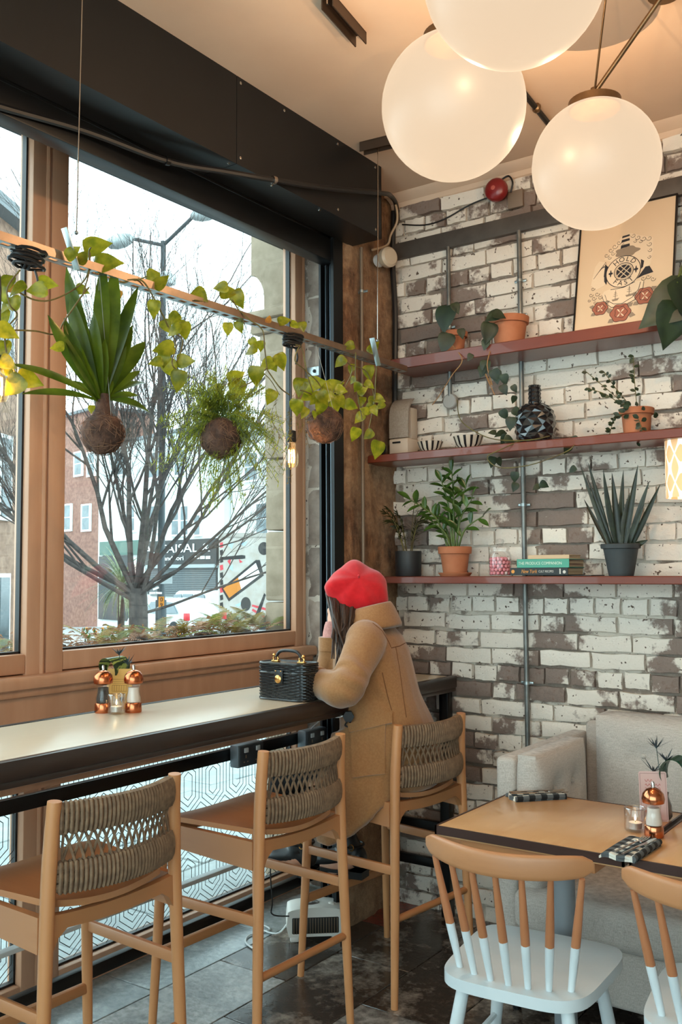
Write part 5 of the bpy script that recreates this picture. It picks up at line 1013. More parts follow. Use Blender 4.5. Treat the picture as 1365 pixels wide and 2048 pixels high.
# trousers and boots
g = G()
for a, b, c_ in ((HIPL, KNL, ANL), (HIPR, KNR, ANR)): g.tube(bez([a, b, c_+V((0, 0, .1))], 4), [.086, .082, .076, .07, .066, .062, .056, .05, .047], 14)
g.loft([ering((-1.98, 3.1, .715), .165, .12), ering((-1.98, 3.1, .9), .165, .12)]); part(remesh(g, .008, 4), 'trousers', M_jean, wo, ang=180)
for a, b, k in ((ANL, TOL, KNL), (ANR, TOR, KNR)):
    d = (b-a); d.z = 0; d.normalize(); sd = V((-d.y, d.x, 0)); up = (k-a).normalized(); g = G()
    g.tube([a+up*.20, a+up*.13, a+up*.04, a-V((0, 0, .01))], [.056, .053, .047, .047], 16)
    g.loft([[a+d*u+sd*(w_*math.cos(q))+V((0, 0, z_+h*math.sin(q))) for q in [2*PI*i/14 for i in range(14)]] for u, w_, h, z_ in ((-.062, .02, .022, -.035), (-.05, .036, .04, -.028), (0, .042, .05, -.018), (.06, .044, .038, -.034), (.11, .046, .03, -.044), (.15, .04, .024, -.052), (.172, .022, .016, -.056))])
    bt = part(remesh(g, .006, 5), 'boot', M_boot, wo, ang=180); g = G().prism([(-.06, -.036), (.09, -.045), (.15, -.038), (.175, 0), (.15, .038), (.09, .045), (-.06, .036)], .012, a+V((0, 0, -.088)), d, sd)
    g.prism([(-.062, -.034), (-.005, -.036), (-.005, .036), (-.062, .034)], .028, a+V((0, 0, -.104)), d, sd); part(g, 'sole', M_black, bt)
    part(G().tube([a+sd*(.05*math.cos(q))+d*(.05*math.sin(q))+V((0, 0, .02)) for q in [2*PI*i/20 for i in range(20)]], .005, 6, closed=True), 'strap', M_boot, bt)
    bs = -1 if (a-CP).dot(CR) < 10 else 1; q = a-CF*.052+V((0, 0, .02)); q = a+V((CP.x-a.x, CP.y-a.y, 0)).normalized()*.054+V((0, 0, .02)); part(G().tube([q+V((0, 0, .012*math.cos(w_)))+d*.010*math.sin(w_) for w_ in [2*PI*i/12 for i in range(12)]], .0022, 6, closed=True, up=sd), 'buckle', M_gold, bt)
# coat
g = G()
g.loft([ering((-1.965, 3.1, .705), .20, .18), ering((-1.965, 3.1, .74), .222, .19), ering((-1.967, 3.1, .82), .225, .19), ering((-1.985, 3.1, .93), .205, .172), ering((-2.015, 3.1, 1.03), .185, .155), ering((-2.04, 3.1, 1.13), .182, .148), ering((-2.05, 3.1, 1.20), .187, .135), ering((-2.056, 3.1, 1.25), .165, .118), ering((-2.06, 3.1, 1.29), .115, .092), ering((-2.065, 3.1, 1.325), .075, .07)])
g.tube(bez([SHL+V((-.03, .04, .01)), SHL, SHL.lerp(EBL, .5)+V((.005, -.008, -.004)), EBL, EBL.lerp(WRL, .5)+V((0, 0, .002)), WRL], 4), [.066, .074, .077, .078, .077, .075, .073, .069, .066, .065, .065, .066, .066, .065, .063, .060, .058, .056, .055, .0545, .054], 18)
g.tube(bez([SHR, SHR.lerp(EBR, .5), EBR, EBR.lerp(WRR, .5), WRR-V((0, 0, .012))], 4), [.08, .08, .078, .075, .072, .070, .068, .066, .063, .060, .056, .054, .052, .0515, .051, .0505, .05], 16)
for h, k, q in ((HIPL, KNL, .26), (HIPR, KNR, .32)): g.tube([h+V((.03, 0, 0)), h.lerp(k, q*.5), h.lerp(k, q)], [.12, .112, .10], 16)
# skirt of the coat hanging down the near side
tp = [(-2.12, 2.92, .90), (-2.05, 2.89, .92), (-1.95, 2.90, .92), (-1.87, 2.94, .90), (-1.83, 3.0, .88)]
md = [(-2.13, 2.85, .70), (-2.05, 2.83, .71), (-1.95, 2.835, .73), (-1.87, 2.87, .75), (-1.83, 2.94, .77)]
bt_ = [(-2.13, 2.84, .515), (-2.06, 2.815, .515), (-1.965, 2.80, .565), (-1.885, 2.815, .635), (-1.835, 2.89, .70)]
def sk(u, v):
    def row(r_): i = min(int(u*4), 3); return V(r_[i]).lerp(V(r_[i+1]), u*4-i)
    a, b, c_ = row(tp), row(md), row(bt_); p = (a.lerp(b, v*2) if v < .5 else b.lerp(c_, v*2-1)); return p+V((0, -.012*math.sin(PI*v)-.006*math.sin(u*9)*v, 0))
g.slab(sk, 20, 16, (.012, .032, .0))
cg = remesh(g, .0075, 7)
for i_, p_q in enumerate(cg.v):      # soft folds in the wool
    d_ = p_q-(EBL+V((.03, .04, .04))); k_ = math.exp(-(d_.length/.17)**2); ax_ = (SHL-EBL).normalized(); f_ = math.sin((p_q.dot(ax_)*62)+7*noise.noise(p_q*9))*.0065*k_+noise.noise(V((p_q.x*9, p_q.y*9, p_q.z*5)))*.007
    cg.v[i_] = p_q+V((p_q.x+2.03, p_q.y-3.1, .1)).normalized()*f_
coat = part(cg, 'coat', M_coat, wo, ang=180)
bv = BVHTree.FromPolygons([tuple(p) for p in cg.v], cg.f)
base = org(wo)
def onc(px, py, push=.0): 
    d = ray(px, py).normalized(); h = bv.ray_cast(CP-base, d)
    if h[0] is None: h = bv.ray_cast(CP, d)
    return h
cv = [p+base for p in cg.v]; bv = BVHTree.FromPolygons([tuple(p) for p in cv], cg.f)
def hit(px, py): h = bv.ray_cast(CP, ray(px, py).normalized()); return (h[0], h[1]) if h[0] else (None, None)
def seam(pts, r_=.0018, nm='seam'):
    P = []
    for i in range(len(pts)-1):
        for k in range(8):
            q = V(pts[i]).lerp(V(pts[i+1]), k/8); a, n_ = hit(*q)
            if a: P.append(a)
    if len(P) > 3: part(G().tube(P, r_, 5), nm, M_seam, coat)
M_seam = mat('coat_seam', '#6d4525', .95)
seam([(746, 1246), (765, 1262), (778, 1284), (783, 1296)]); seam([(783, 1296), (800, 1292), (815, 1284)]); seam([(792, 1294), (800, 1340), (808, 1400), (814, 1440)]); seam([(765, 1345), (775, 1390), (785, 1425)])
def patch(poly, nm, th=.0045):     # cloth patch following the coat surface
    (x0, y0), (x1, y1), (x2, y2), (x3, y3) = poly; out = []; n = 9
    for i in range(n+1):
        for j in range(n+1):
            u, v = i/n, j/n; px = (1-u)*(1-v)*x0+u*(1-v)*x1+u*v*x2+(1-u)*v*x3; py = (1-u)*(1-v)*y0+u*(1-v)*y1+u*v*y2+(1-u)*v*y3; a, n_ = hit(px, py)
            if a is None: return
            out.append((a, n_))
    W = n+1; N = W*W; vs = [a+n_*th for a, n_ in out]+[a-n_*.004 for a, n_ in out]; fs = []
    for i in range(n):
        for j in range(n): q = (i*W+j, (i+1)*W+j, (i+1)*W+j+1, i*W+j+1); fs.append(q)
    ring = [i*W for i in range(n)]+[n*W+j for j in range(n)]+[i*W+n for i in range(n, 0, -1)]+[j for j in range(n, 0, -1)]
    fs += [(ring[k], ring[(k+1) % len(ring)], N+ring[(k+1) % len(ring)], N+ring[k]) for k in range(len(ring))]
    return part(G().add(vs, fs), nm, M_coat, coat, ang=50)
patch([(700, 1448), (783, 1424), (784, 1447), (701, 1466)], 'pocket_flap', .012); patch([(702, 1458), (772, 1442), (770, 1548), (706, 1556)], 'pocket', .007)
# collar, cuffs, button
def col_(u, v):
    a = 2*PI*u*.94+PI/2+.19; r1, r2 = (.082, .074), (.138, .118); r_ = (r1[0]+(r2[0]-r1[0])*v, r1[1]+(r2[1]-r1[1])*v); c_ = V((-2.045, 3.09, 0)); back = -math.sin(a)
    return c_+Lf*(r_[0]*math.cos(a))+F*(r_[1]*math.sin(a))+Z3*(1.368-.082*v**1.4+.018*back)
part(G().slab(col_, 44, 10, (0, 0, -.014)), 'collar', M_coat, coat, ang=180)
dL = (WRL-EBL).normalized(); part(G().tube([WRL-dL*.05, WRL-dL*.045, WRL, WRL+dL*.004], [.058, .062, .0615, .058], 24), 'cuff', M_coat, coat); part(G().tube([WRR-V((0, 0, .06)), WRR-V((0, 0, .008))], [.0535, .0525], 20), 'cuff', M_coat, coat)
part(G().tube(bez([WRR+V((0, 0, -.02)), WRR+V((-.001, .004, .02)), WRR+V((-.002, .010, .045))], 4), [.038, .038, .037, .036, .034, .033, .032, .030, .030], 14), 'knitted_cuff', M_knit, wo)
part(G().tube([WRL-dL*.01, WRL+dL*.03], [.036, .034], 14), 'knitted_cuff', M_knit, wo)
a, n_ = hit(686, 1511)
if a: part(G().lathe([(.0075, 0), (.0075, .003), (.005, .005), (0, .005)], a, 14, ax=n_), 'coat_button', M_gold, coat)
# hair
g = G(); g.sph(HP(-.012, 0, .006), (.096, .084, .108), 22, 14, Matrix((fh, lh, uh)).transposed()); g.tube([HP(-.05, 0, -.02), HP(-.07, .0, -.05), NB+V((.02, -.01, .05))], [.078, .07, .05], 14)
part(remesh(g, .008, 4), 'hair', M_hair, wo, ang=180)
rh = random.Random(4)
for k in range(46):
    u = k/45; st_ = pD(657+52*u+rh.uniform(-3, 3), 1196+rh.uniform(-6, 6), 3.685+.02*u+rh.uniform(-.02, .02)); e_px = 672+26*u+rh.uniform(-12, 12); e_py = 1250+rh.uniform(20, 98)-12*u
    en = pD(e_px, e_py, 3.50+.02*u+rh.uniform(-.02, .02)); mid = pD(664+42*u+rh.uniform(-4, 4), 1240+rh.uniform(-8, 8), 3.56+.03*u+rh.uniform(-.01, .01)); P = bez([st_+CF*.05+V((0, 0, .01)), st_, mid, en], 6); n = len(P)
    part(G().tube(P, [.0072*(1-.75*max(0, (i/n-.5)/.5)) for i in range(n)], 6, flat=.6), 'hair_lock', M_hair, wo)
for k in range(40):      # hair at the nape, tucked into the collar
    u = k/39; a0 = pD(692+72*u+rh.uniform(-3, 3), 1198+rh.uniform(-6, 4), 3.70+.02*u); a1 = pD(690+74*u+rh.uniform(-3, 3), 1222+rh.uniform(-4, 4), 3.62+.03*u); a2 = pD(688+70*u+rh.uniform(-4, 4), 1268-34*u+rh.uniform(-4, 8), 3.585+.05*u)
    part(G().tube(bez([a0+CF*.05, a0, a1, a2], 5), [.007]*16, 6, flat=.6), 'hair_lock', M_hair, wo)
# beret
bn = V((.50, -.60, .64)).normalized(); bc = V((-2.098, 3.078, 1.442)); bx_ = bn.cross(V((0, 0, 1))).normalized(); by_ = bn.cross(bx_)
def bz(r_, a, h):
    f = 1+.045*math.sin(3*a+.6)+.03*math.sin(5*a+2)+.018*math.sin(8*a); wv_ = .010*math.sin(4*a+1)*(r_/.12)**2*(1 if h > -.02 else .3)+.006*math.sin(7*a+.5)*(r_/.12)**2
    return bc+bx_*(r_*f*math.cos(a))+by_*(r_*f*math.sin(a))+bn*(h+wv_-.014*max(0, -math.cos(a-.9))*(r_/.12))
prof = [(.0008, .056), (.02, .0555), (.045, .052), (.07, .047), (.093, .037), (.111, .022), (.121, .005), (.124, -.010), (.118, -.022), (.10, -.030), (.085, -.034), (.078, -.030)]; vs = []; fs = []; N = 60
for r_, h in prof:
    for k in range(N): vs.append(bz(r_, 2*PI*k/N, h))
for i in range(len(prof)-1):
    for k in range(N): fs.append((i*N+k, i*N+(k+1) % N, (i+1)*N+(k+1) % N, (i+1)*N+k))
fs.append(tuple(range(N))); be = part(G().add(vs, fs), 'beret', M_red, wo, ang=180)
tp_ = bc+bn*.056; part(G().tube(bez([tp_-bn*.003, tp_+bn*.008, tp_+bn*.013+bx_*.004], 4), .0042, 8), 'beret_stalk', M_red, be)
a_, n_ = hit(703, 1432)
if a_:
    a_ = a_+n_*.016; plg = thing('black_plug', a_, 'black six sided plug with a white lead hanging beside the coat below her elbow', 'plug')
    part(G().prism([(.021*math.cos(R(60*k)), .021*math.sin(R(60*k))) for k in range(6)], .022, a_, CR, CU, -CF), 'plug_body', M_cable, plg); part(G().tube(bez([a_+CU*-.016, a_-CU*.036-CR*.012, a_-CU*.04+CR*.01, a_-CU*.02+CR*.004], 5), .0035, 6), 'loop', M_cable, plg)
    part(G().tube(bez([a_-CR*.012, a_-CR*.045-CU*.012+CF*.03, a_-CR*.075-CU*.035+CF*.2, V((-2.42, 3.2, .85))], 6), .003, 6), 'white_lead', M_white, plg)
# ================================================================== HANGING CHANNEL AND PLANTS
HX, HZ = -2.10, 2.357
hc_ = thing('hanging_channel', (HX-.02, 2.2, HZ), 'long perforated steel channel hung on wires across the window, carrying plants', 'channel')
y0, y1 = .7, 3.47; g = G(); g.box((HX-.0018, y0, HZ), (HX, y1, HZ+.024)); g.box((HX-.042, y0, HZ), (HX-.0402, y1, HZ+.024)); part(g, 'side_flange', mat('reflection_brown_flange', '#7d6a5a', .35, .8, c2='#94806e', s=12), hc_, smooth=False)  # brown of the flange colour paints a reflection onto the steel
g = G(); y = y0
while y < y1-.01:     # perforated web: slots left open
    e = min(y+.05, y1); g.box((HX-.0402, y, HZ), (HX-.030, e, HZ+.0016)); g.box((HX-.012, y, HZ), (HX-.0018, e, HZ+.0016)); g.box((HX-.030, y, HZ), (HX-.012, y+.022, HZ+.0016)); y += .05
part(g, 'perforated_web', M_galv, hc_, smooth=False)
def hanger(x, y, label, ztop):
    h_ = thing('hanging_wire', (x, y, HZ), label, 'wire'); part(G().bbox((x-.012, y-.0015, HZ-.03), (x+.012, y+.0015, HZ+.085), .001, rot=Euler((R(24), 0, 0)).to_matrix()), 'bracket_strap', mat('bright_zinc', '#a9b4b6', .3, .85) if 'bright_zinc' not in bpy.data.materials else bpy.data.materials['bright_zinc'], h_)
    part(G().tube([(x, y+.018, HZ+.075), (x, y+.02, HZ+.2), (x, y+.03, ztop)], .0022, 6), 'wire', M_chrome, h_); part(G().sph((x, y+.018, HZ+.078), (.006, .006, .006), 8, 6), 'nut', M_galv, h_)
hanger(-2.075, 3.18, 'right hanging wire with a zinc strap holding up the plant channel', CZ-.03); hanger(-2.075, 1.66, 'left hanging wire with a zinc strap holding up the plant channel', CZ)
# cable bundles tied on the channel
def bundle(px, py, label):
    p = pX(px, py, HX-.01); t_ = thing('cable_bundle', p, label, 'cable'); g = G(); rr = random.Random(int(px))
    for k in range(5):
        r_ = .030+.006*rr.random(); c = p+V((rr.uniform(-.006, .006), rr.uniform(-.01, .01), -.022+.01*k)); g.tube([c+V((r_*.75*math.cos(a), r_*math.sin(a)*1.4, rr.uniform(-.002, .002))) for a in [2*PI*i/18 for i in range(18)]], .0042, 6, closed=True)
    part(g, 'coiled_cable', M_cable, t_)
    g = G()
    for dy in (-.008, .006): g.tube([p+V((.012*math.cos(a)-.012, dy, .006+.034*math.sin(a))) for a in [2*PI*i/14 for i in range(14)]], .0034, 6, closed=True, up=V((0, 1, 0)))
    part(g, 'cable_tie', M_cable, t_); part(G().tube(bez([p+V((0, .02, -.03)), p+V((.004, .026, -.06)), p+V((0, .02, -.085))], 5), .0035, 6), 'loose_end', M_cable, t_); return p
pa = bundle(58, 515, 'black cable coil tied to the plant channel at the left edge'); pb = bundle(585, 680, 'black cable coil tied to the plant channel above the hanging bulb')
# filament bulbs
def bulb(px, py, top, label):
    c = pX(px, py, HX-.03); t_ = thing('filament_bulb', c, label, 'light bulb', 'hanging filament bulbs'); part(G().tube(bez([top, V((c.x, c.y, top.z-.05)), c+V((0, 0, .075))], 5), .0032, 6), 'cord', M_cable, t_)
    part(G().lathe([(.006, .082), (.017, .078), (.018, .042), (.016, .036)], c, 18), 'socket', M_cable, t_); part(G().lathe([(.014, .036), (.0135, .03), (.018, .015), (.0265, -.005), (.027, -.04), (.022, -.052), (0, -.056)], c, 22, cap=False), 'glass_envelope', glass('amber_bulb_glass', (1, .86, .66), .05, .4), t_)
    g = G()
    for k in range(8): a = 2*PI*k/8; q = c+V((.011*math.cos(a), .011*math.sin(a), 0)); g.tube([q+V((0, 0, .01)), q+V((.002, 0, -.014)), q+V((0, 0, -.038))], .0010, 4)
    part(g, 'filament', mat('glowing_filament', '#ffffff', .5, em='#ffb469', es=7), t_); ptlight('filament_light', c+V((0, 0, -.012)), .35, (1, .62, .3), .012, t_)
bulb(583, 905, pb+V((0, .0, -.02)), 'glowing filament bulb hanging before the right window frame'); bulb(-4, 762, pa+V((0, -.12, -.02)), 'glowing filament bulb half cut off at the left edge')
# vines of pothos
hl = [heart(.1, M_lpoth, droop=d) for d in (.1, .3, .5)]; ho = heart(.1, M_orange)
rv_ = random.Random(11)
def pleaves(t_, lst, X=HX, spread=.05):
    for e in lst:
        px, py, L_, a = e[:4]; x = X+rv_.uniform(-spread, spread); p = pX(px, py, x); dist = (p-CP).dot(CF); S = L_*1.08*dist/FPX/.1
        d = CR*math.cos(R(a))-CU*math.sin(R(a))+CF*rv_.uniform(-.35, .35); place(ho if len(e) > 4 else rv_.choice(hl), 'leaf', t_, p-d.normalized()*.05*S, d, -CF+CR*rv_.uniform(-.5, .5)+CU*rv_.uniform(-.1, .6), S)
def pvine(label, stems, leaves, X=HX, spread=.05):
    t_ = thing('pothos_vine', pX(*stems[0][0], X), label, 'vine', None)
    for st_ in stems: part(G().tube(bez([pX(a, b, X+rv_.uniform(-.02, .02)) for a, b in st_], 6), .0023, 6), 'stem', M_stem, t_)
    pleaves(t_, leaves, X, spread); return t_
pvine('yellowing pothos vine hanging at the left edge of the window', [[(40, 540), (15, 575), (20, 610), (34, 630), (12, 660), (12, 700), (30, 745)], [(30, 580), (70, 600), (110, 598), (160, 570), (178, 540), (180, 505)], [(20, 660), (70, 662), (112, 668), (130, 640), (165, 590), (178, 575)]],
 [(71, 580, 36, 170), (99, 566, 34, 0), (21, 605, 36, 190), (5, 640, 36, 90), (18, 664, 40, 20), (8, 700, 34, 80), (18, 728, 34, 30), (64, 761, 46, 15), (25, 775, 46, 135), (8, 735, 30, 200), (14, 570, 34, 100), (32, 578, 34, 150), (21, 575, 28, 20, 1), (10, 612, 30, 140), (3, 590, 34, 60)])
pvine('pothos shoot standing above the channel over the bird\'s nest fern', [[(165, 590), (178, 545), (178, 505), (182, 495)], [(178, 540), (200, 535), (215, 528)]], [(199, 491, 50, -15), (218, 524, 50, -8), (148, 503, 32, -35), (167, 512, 30, -60), (238, 592, 17, 90, 1), (183, 820, 16, 90), (112, 694, 26, 175), (165, 580, 26, 20)])
pvine('pothos strand hanging in front of the street lamp post', [[(255, 560), (285, 562), (310, 600), (335, 650), (352, 690), (345, 730), (375, 752)], [(345, 665), (365, 680), (355, 720), (335, 735)], [(240, 565), (275, 560), (295, 552)]],
 [(303, 557, 30, 110), (325, 562, 34, -45), (404, 592, 32, 40), (307, 620, 32, 100), (344, 640, 30, 140), (346, 662, 30, 150), (370, 664, 32, 80), (325, 696, 38, 175), (310, 724, 25, 170), (328, 720, 28, 90), (343, 740, 35, 60), (374, 722, 32, 0), (356, 765, 40, 105), (334, 655, 26, 60), (358, 655, 26, 100)])
pvine('pothos strand draped over the middle of the channel', [[(390, 600), (430, 608), (475, 620), (500, 640), (525, 660), (530, 700), (535, 740)], [(465, 600), (480, 625), (490, 650)], [(535, 740), (560, 775), (580, 790)], [(535, 735), (510, 760), (480, 775)]],
 [(461, 584, 34, -10), (478, 600, 34, 60), (456, 660, 24, 90), (538, 637, 15, -80, 1), (571, 640, 24, -20), (593, 651, 20, 20), (606, 655, 20, 80), (500, 701, 28, 165), (508, 688, 20, 60), (522, 694, 20, 90), (564, 726, 32, 65), (531, 730, 30, 150), (547, 732, 26, 60), (512, 755, 36, 95), (476, 752, 34, -30), (472, 782, 40, 100), (541, 796, 28, 110), (480, 655, 22, 70), (440, 575, 26, 170)])
pvine('pothos strands hanging from the right end of the channel', [[(690, 720), (705, 740), (690, 775), (680, 785)], [(712, 705), (712, 760), (718, 800), (725, 840)], [(755, 720), (752, 760), (750, 800), (740, 850), (735, 870)], [(700, 730), (735, 745), (750, 800)]],
 [(696, 692, 22, 165), (749, 692, 26, -60), (679, 725, 24, 140), (703, 739, 20, 110), (738, 748, 28, 90), (705, 762, 16, 130), (727, 780, 20, -30), (714, 776, 20, 120), (723, 805, 20, 110), (745, 805, 22, 100), (761, 798, 22, 20), (740, 820, 22, 110), (750, 822, 20, 60), (718, 837, 22, 130), (710, 871, 26, 105), (736, 871, 22, 140), (754, 902, 34, 100), (705, 811, 26, 20), (760, 812, 18, 150), (728, 820, 18, 200), (741, 770, 20, 30)])
# moss balls (string gardens)
M_ball = mat('root_ball', '#33221a', .95, c2='#65483a', s=26, bump=1.0, bd=.02)
def ball(px, py, r_px, X, label, name, string_top=True, sq=1.0):
    c = pX(px, py, X); dist = (c-CP).dot(CF); r_ = r_px*dist/FPX; t_ = thing(name, c-V((0, 0, r_)), label, 'hanging plant'); g = G(); rr = random.Random(px)
    g.sph((0, 0, 0), (1, 1, sq), 36, 24); g.v = [c+p*(r_*(1+.05*noise.noise(p*2.5+V((px, 0, 0)))+.05*noise.noise(p*7)+.03*noise.noise(p*17))) for p in g.v]; part(g, 'root_ball', M_ball, t_, ang=180)
    g = G()
    for k in range(150):      # loose root fibres
        a = V((rr.gauss(0, 1), rr.gauss(0, 1), rr.gauss(0, 1))).normalized(); b = V((rr.gauss(0, 1), rr.gauss(0, 1), rr.gauss(0, 1))).cross(a).normalized(); pts = [c+(a*math.cos(q)+b*math.sin(q)).normalized()*r_*V((1, 1, sq)).length/1.732*(1.03+.05*rr.random()) for q in (-.25, 0, .25)]; g.tube(pts, .0008, 3, cap=False)
    part(g, 'root_fibres', mat('root_fibre', '#6f513d', .9) if 'root_fibre' not in bpy.data.materials else bpy.data.materials['root_fibre'], t_, kind='stuff')
    g = G()
    for s_ in (-1, 1): g.tube([c+V((s_*.6*r_, 0, .75*r_)), V((HX-.02, c.y, HZ))], .0007, 4)
    part(g, 'nylon_string', mat('nylon', '#9aa09c', .4) if 'nylon' not in bpy.data.materials else bpy.data.materials['nylon'], t_); return t_, c, r_
t_, c, r_ = ball(205, 867, 42, HX, 'bird\'s nest fern with broad strap leaves growing from a hanging root ball', 'hanging_fern')
part(G().tube([c+V((0, 0, r_*.7)), c+V((0, 0, r_*1.35)), c+V((0, 0, r_*1.9))], [.032, .02, .016], 12), 'root_neck', M_ball, t_)
kk = c+V((0, 0, r_*1.5))
for bx, by, tx, ty, W_, fd_ in ((200, 800, 200, 520, 30, 0), (208, 800, 232, 535, 36, .1), (212, 790, 270, 572, 30, .15), (195, 790, 108, 535, 34, -.2), (192, 790, 125, 595, 30, -.1), (190, 800, 125, 655, 30, .3), (195, 800, 133, 628, 26, -.3), (218, 790, 268, 652, 28, .3), (215, 780, 288, 675, 34, -.2), (198, 800, 102, 657, 24, .4), (190, 800, 66, 733, 26, .5), (188, 800, 84, 787, 24, .6), (222, 790, 292, 735, 24, .4), (218, 785, 300, 750, 22, -.4), (220, 790, 320, 825, 32, .4), (225, 790, 290, 790, 22, .6), (190, 790, 135, 760, 24, -.5), (205, 795, 190, 640, 26, .6), (210, 790, 215, 690, 24, .9), (204, 800, 178, 600, 26, -.6), (215, 800, 245, 610, 26, -.5), (200, 800, 150, 690, 24, .8), (220, 800, 262, 700, 24, .7), (212, 800, 230, 760, 22, 1.0)):
    b = pX(bx, by, HX); e = pX(tx, ty, HX); S = (e-b).length; e = e+(-CF)*fd_*S*.5; d = e-b; b = kk+(b-kk)*.45; d = e-b
    drp = .9 if ty > 720 else .35; wpx = W_*(b-CP).dot(CF)/FPX
    me = blade(d.length*1.03, wpx*(1.15 if ty < 700 else .85), .13, drp*.6, m_=M_lnest, n=10, base=.35, peak=.6); upv = (-CF*.9+CU*.4+CR*rv_.uniform(-.4, .4)) if ty < 700 else CU*.6-CF*.8+CR*.2
    place(me, 'leaf', t_, b, d+CU*(.18*d.length*drp), upv)
t_, c, r_ = ball(443, 877, 40, HX, 'asparagus fern with feathery foliage growing from a hanging root ball', 'hanging_fern')
ra = random.Random(8); g = G(); gs = G()
for k in range(230):
    if k < 130: a = ra.uniform(-2.9, .1); ln_ = ra.uniform(.07, .21)
    else: a = ra.uniform(-.3, 3.5); ln_ = ra.uniform(.1, .24)
    d = CR*math.cos(a)*1.0-CU*math.sin(a)+CF*ra.uniform(-.6, .6); d.normalize(); b = c+V((0, 0, r_*.8))+CR*ra.uniform(-.02, .02); e = b+d*ln_+V((0, 0, -.05*(1 if math.sin(a) > -.5 else 0)-.04*ra.random())); P = bez([b, b.lerp(e, .45)+V((0, 0, .035)), e], 6); gs.tube(P, .0008, 3, cap=False)
    for i in range(4, len(P)):
        for j in range(6):
            q = P[i].lerp(P[i-1], ra.random()); dd = V((ra.gauss(0, 1), ra.gauss(0, 1), ra.gauss(0, 1)+.3)).normalized(); n2 = dd.cross(V((.3, .2, 1))).normalized()*.0017; L_ = ra.uniform(.012, .026); g.add([q, q+dd*L_*.5+n2, q+dd*L_, q+dd*L_*.5-n2], [(0, 1, 2, 3)])
part(gs, 'stems', M_gstem, t_, kind='stuff'); part(g, 'needle_leaves', M_lasp, t_, smooth=False, kind='stuff')
# loose asparagus strands falling at the right frame
g = G()
for k in range(16):
    p0_ = pX(ra.uniform(520, 600), ra.uniform(760, 850), HX-.01); P = bez([p0_, p0_+V((ra.uniform(-.02, .02), ra.uniform(-.02, .04), -.07)), p0_+V((ra.uniform(-.03, .03), ra.uniform(-.03, .06), -ra.uniform(.12, .26)))], 6); g.tube(P, .0007, 3, cap=False)
    for i in range(2, len(P)):
        for j in range(3): q = P[i]; dd = V((ra.gauss(0, 1), ra.gauss(0, 1), ra.gauss(0, .6))).normalized(); n2 = dd.cross(V((.3, .2, 1))).normalized()*.0013; L_ = ra.uniform(.012, .026); g.add([q, q+dd*L_*.5+n2, q+dd*L_, q+dd*L_*.5-n2], [(0, 1, 2, 3)])
g.tube(bez([pX(430, 780, HX-.01), pX(520, 745, HX-.01), pX(560, 790, HX-.01)], 6), .0014, 5)
tag(part(g, 'asparagus_strand', leafmat('browning_needles', '#6b5a22', '#8a7a30', .6, .4), smooth=False, at=pX(560, 790, HX)), 'thin browning asparagus fern strands drooping beside the filament bulb', 'hanging plant', kind='stuff')
t_, c, r_ = ball(650, 850, 36, HX+.02, 'pothos with yellow green leaves growing from a hanging root ball near the corner', 'hanging_pothos')
for st_ in ([(650, 815), (640, 770), (610, 740), (590, 720), (600, 690)], [(650, 820), (625, 790), (600, 780)], [(655, 815), (670, 780), (690, 760)], [(640, 815), (618, 760), (605, 700), (592, 690)]): part(G().tube(bez([pX(a, b, HX+.02) for a, b in st_], 6), .0023, 6), 'stem', M_stem, t_)
pleaves(t_, [(600, 776, 34, 100), (619, 781, 30, 60), (637, 765, 32, -10), (661, 792, 34, 10), (674, 769, 34, -25), (642, 818, 30, 100), (672, 811, 32, 75), (683, 806, 26, 60), (593, 818, 32, 95), (613, 794, 28, 150), (631, 831, 16, 90), (665, 806, 28, 100), (655, 775, 26, 30), (630, 800, 28, 130), (685, 780, 24, 10), (608, 828, 22, 120), (648, 797, 28, 60)], HX+.03, .06)
# ================================================================== OUTDOORS
gd = struct('street_ground'); M_road = mat('grey_asphalt', '#7d7f80', .8, c2='#8f9191', s=3, bump=.1)
g = G(); sl = .045
def gz(x): return -.03 if x > -6.4 else -.03-(-6.4-x)*sl
g.box((-6.4, -20, -.3), (-2.96, 60, -.03)); g.add([(-6.4, -40, -.03), (-6.4, 60, -.03), (-60, 60, gz(-60)), (-60, -40, gz(-60))], [(0, 1, 2, 3)]); part(g, 'road', M_road, gd, smooth=False)
M_slab = mat('pale_paving_slab', '#7f8686', .75, c2='#929a9a', s=6, bump=.15, rn=.08); me = [mesh(G().bbox((-.297+.0, -.222, -.03), (.297, .222, .0), .006, 1), 'paving_slab', M_slab) for _ in range(1)]
rp = random.Random(6); xx = -3.22; r_i = 0
while xx > -6.3:
    yy = 1.0+(.22 if r_i % 2 else 0)
    while yy < 9.2: o = bpy.data.objects.new('paving_slab', me[0]); col.objects.link(o); o.parent = gd; o.location = (xx, yy, -.012+rp.uniform(-.004, .004)); o.rotation_euler = (rp.uniform(-.006, .006), rp.uniform(-.006, .006), rp.uniform(-.01, .01)); yy += .455
    xx -= .605; r_i += 1
g = G(); g.box((-6.4, -20, -.02), (-2.95, .76, -.012)); g.box((-6.4, 9.3, -.02), (-2.95, 60, -.012)); part(g, 'pavement', M_slab, gd, smooth=False)
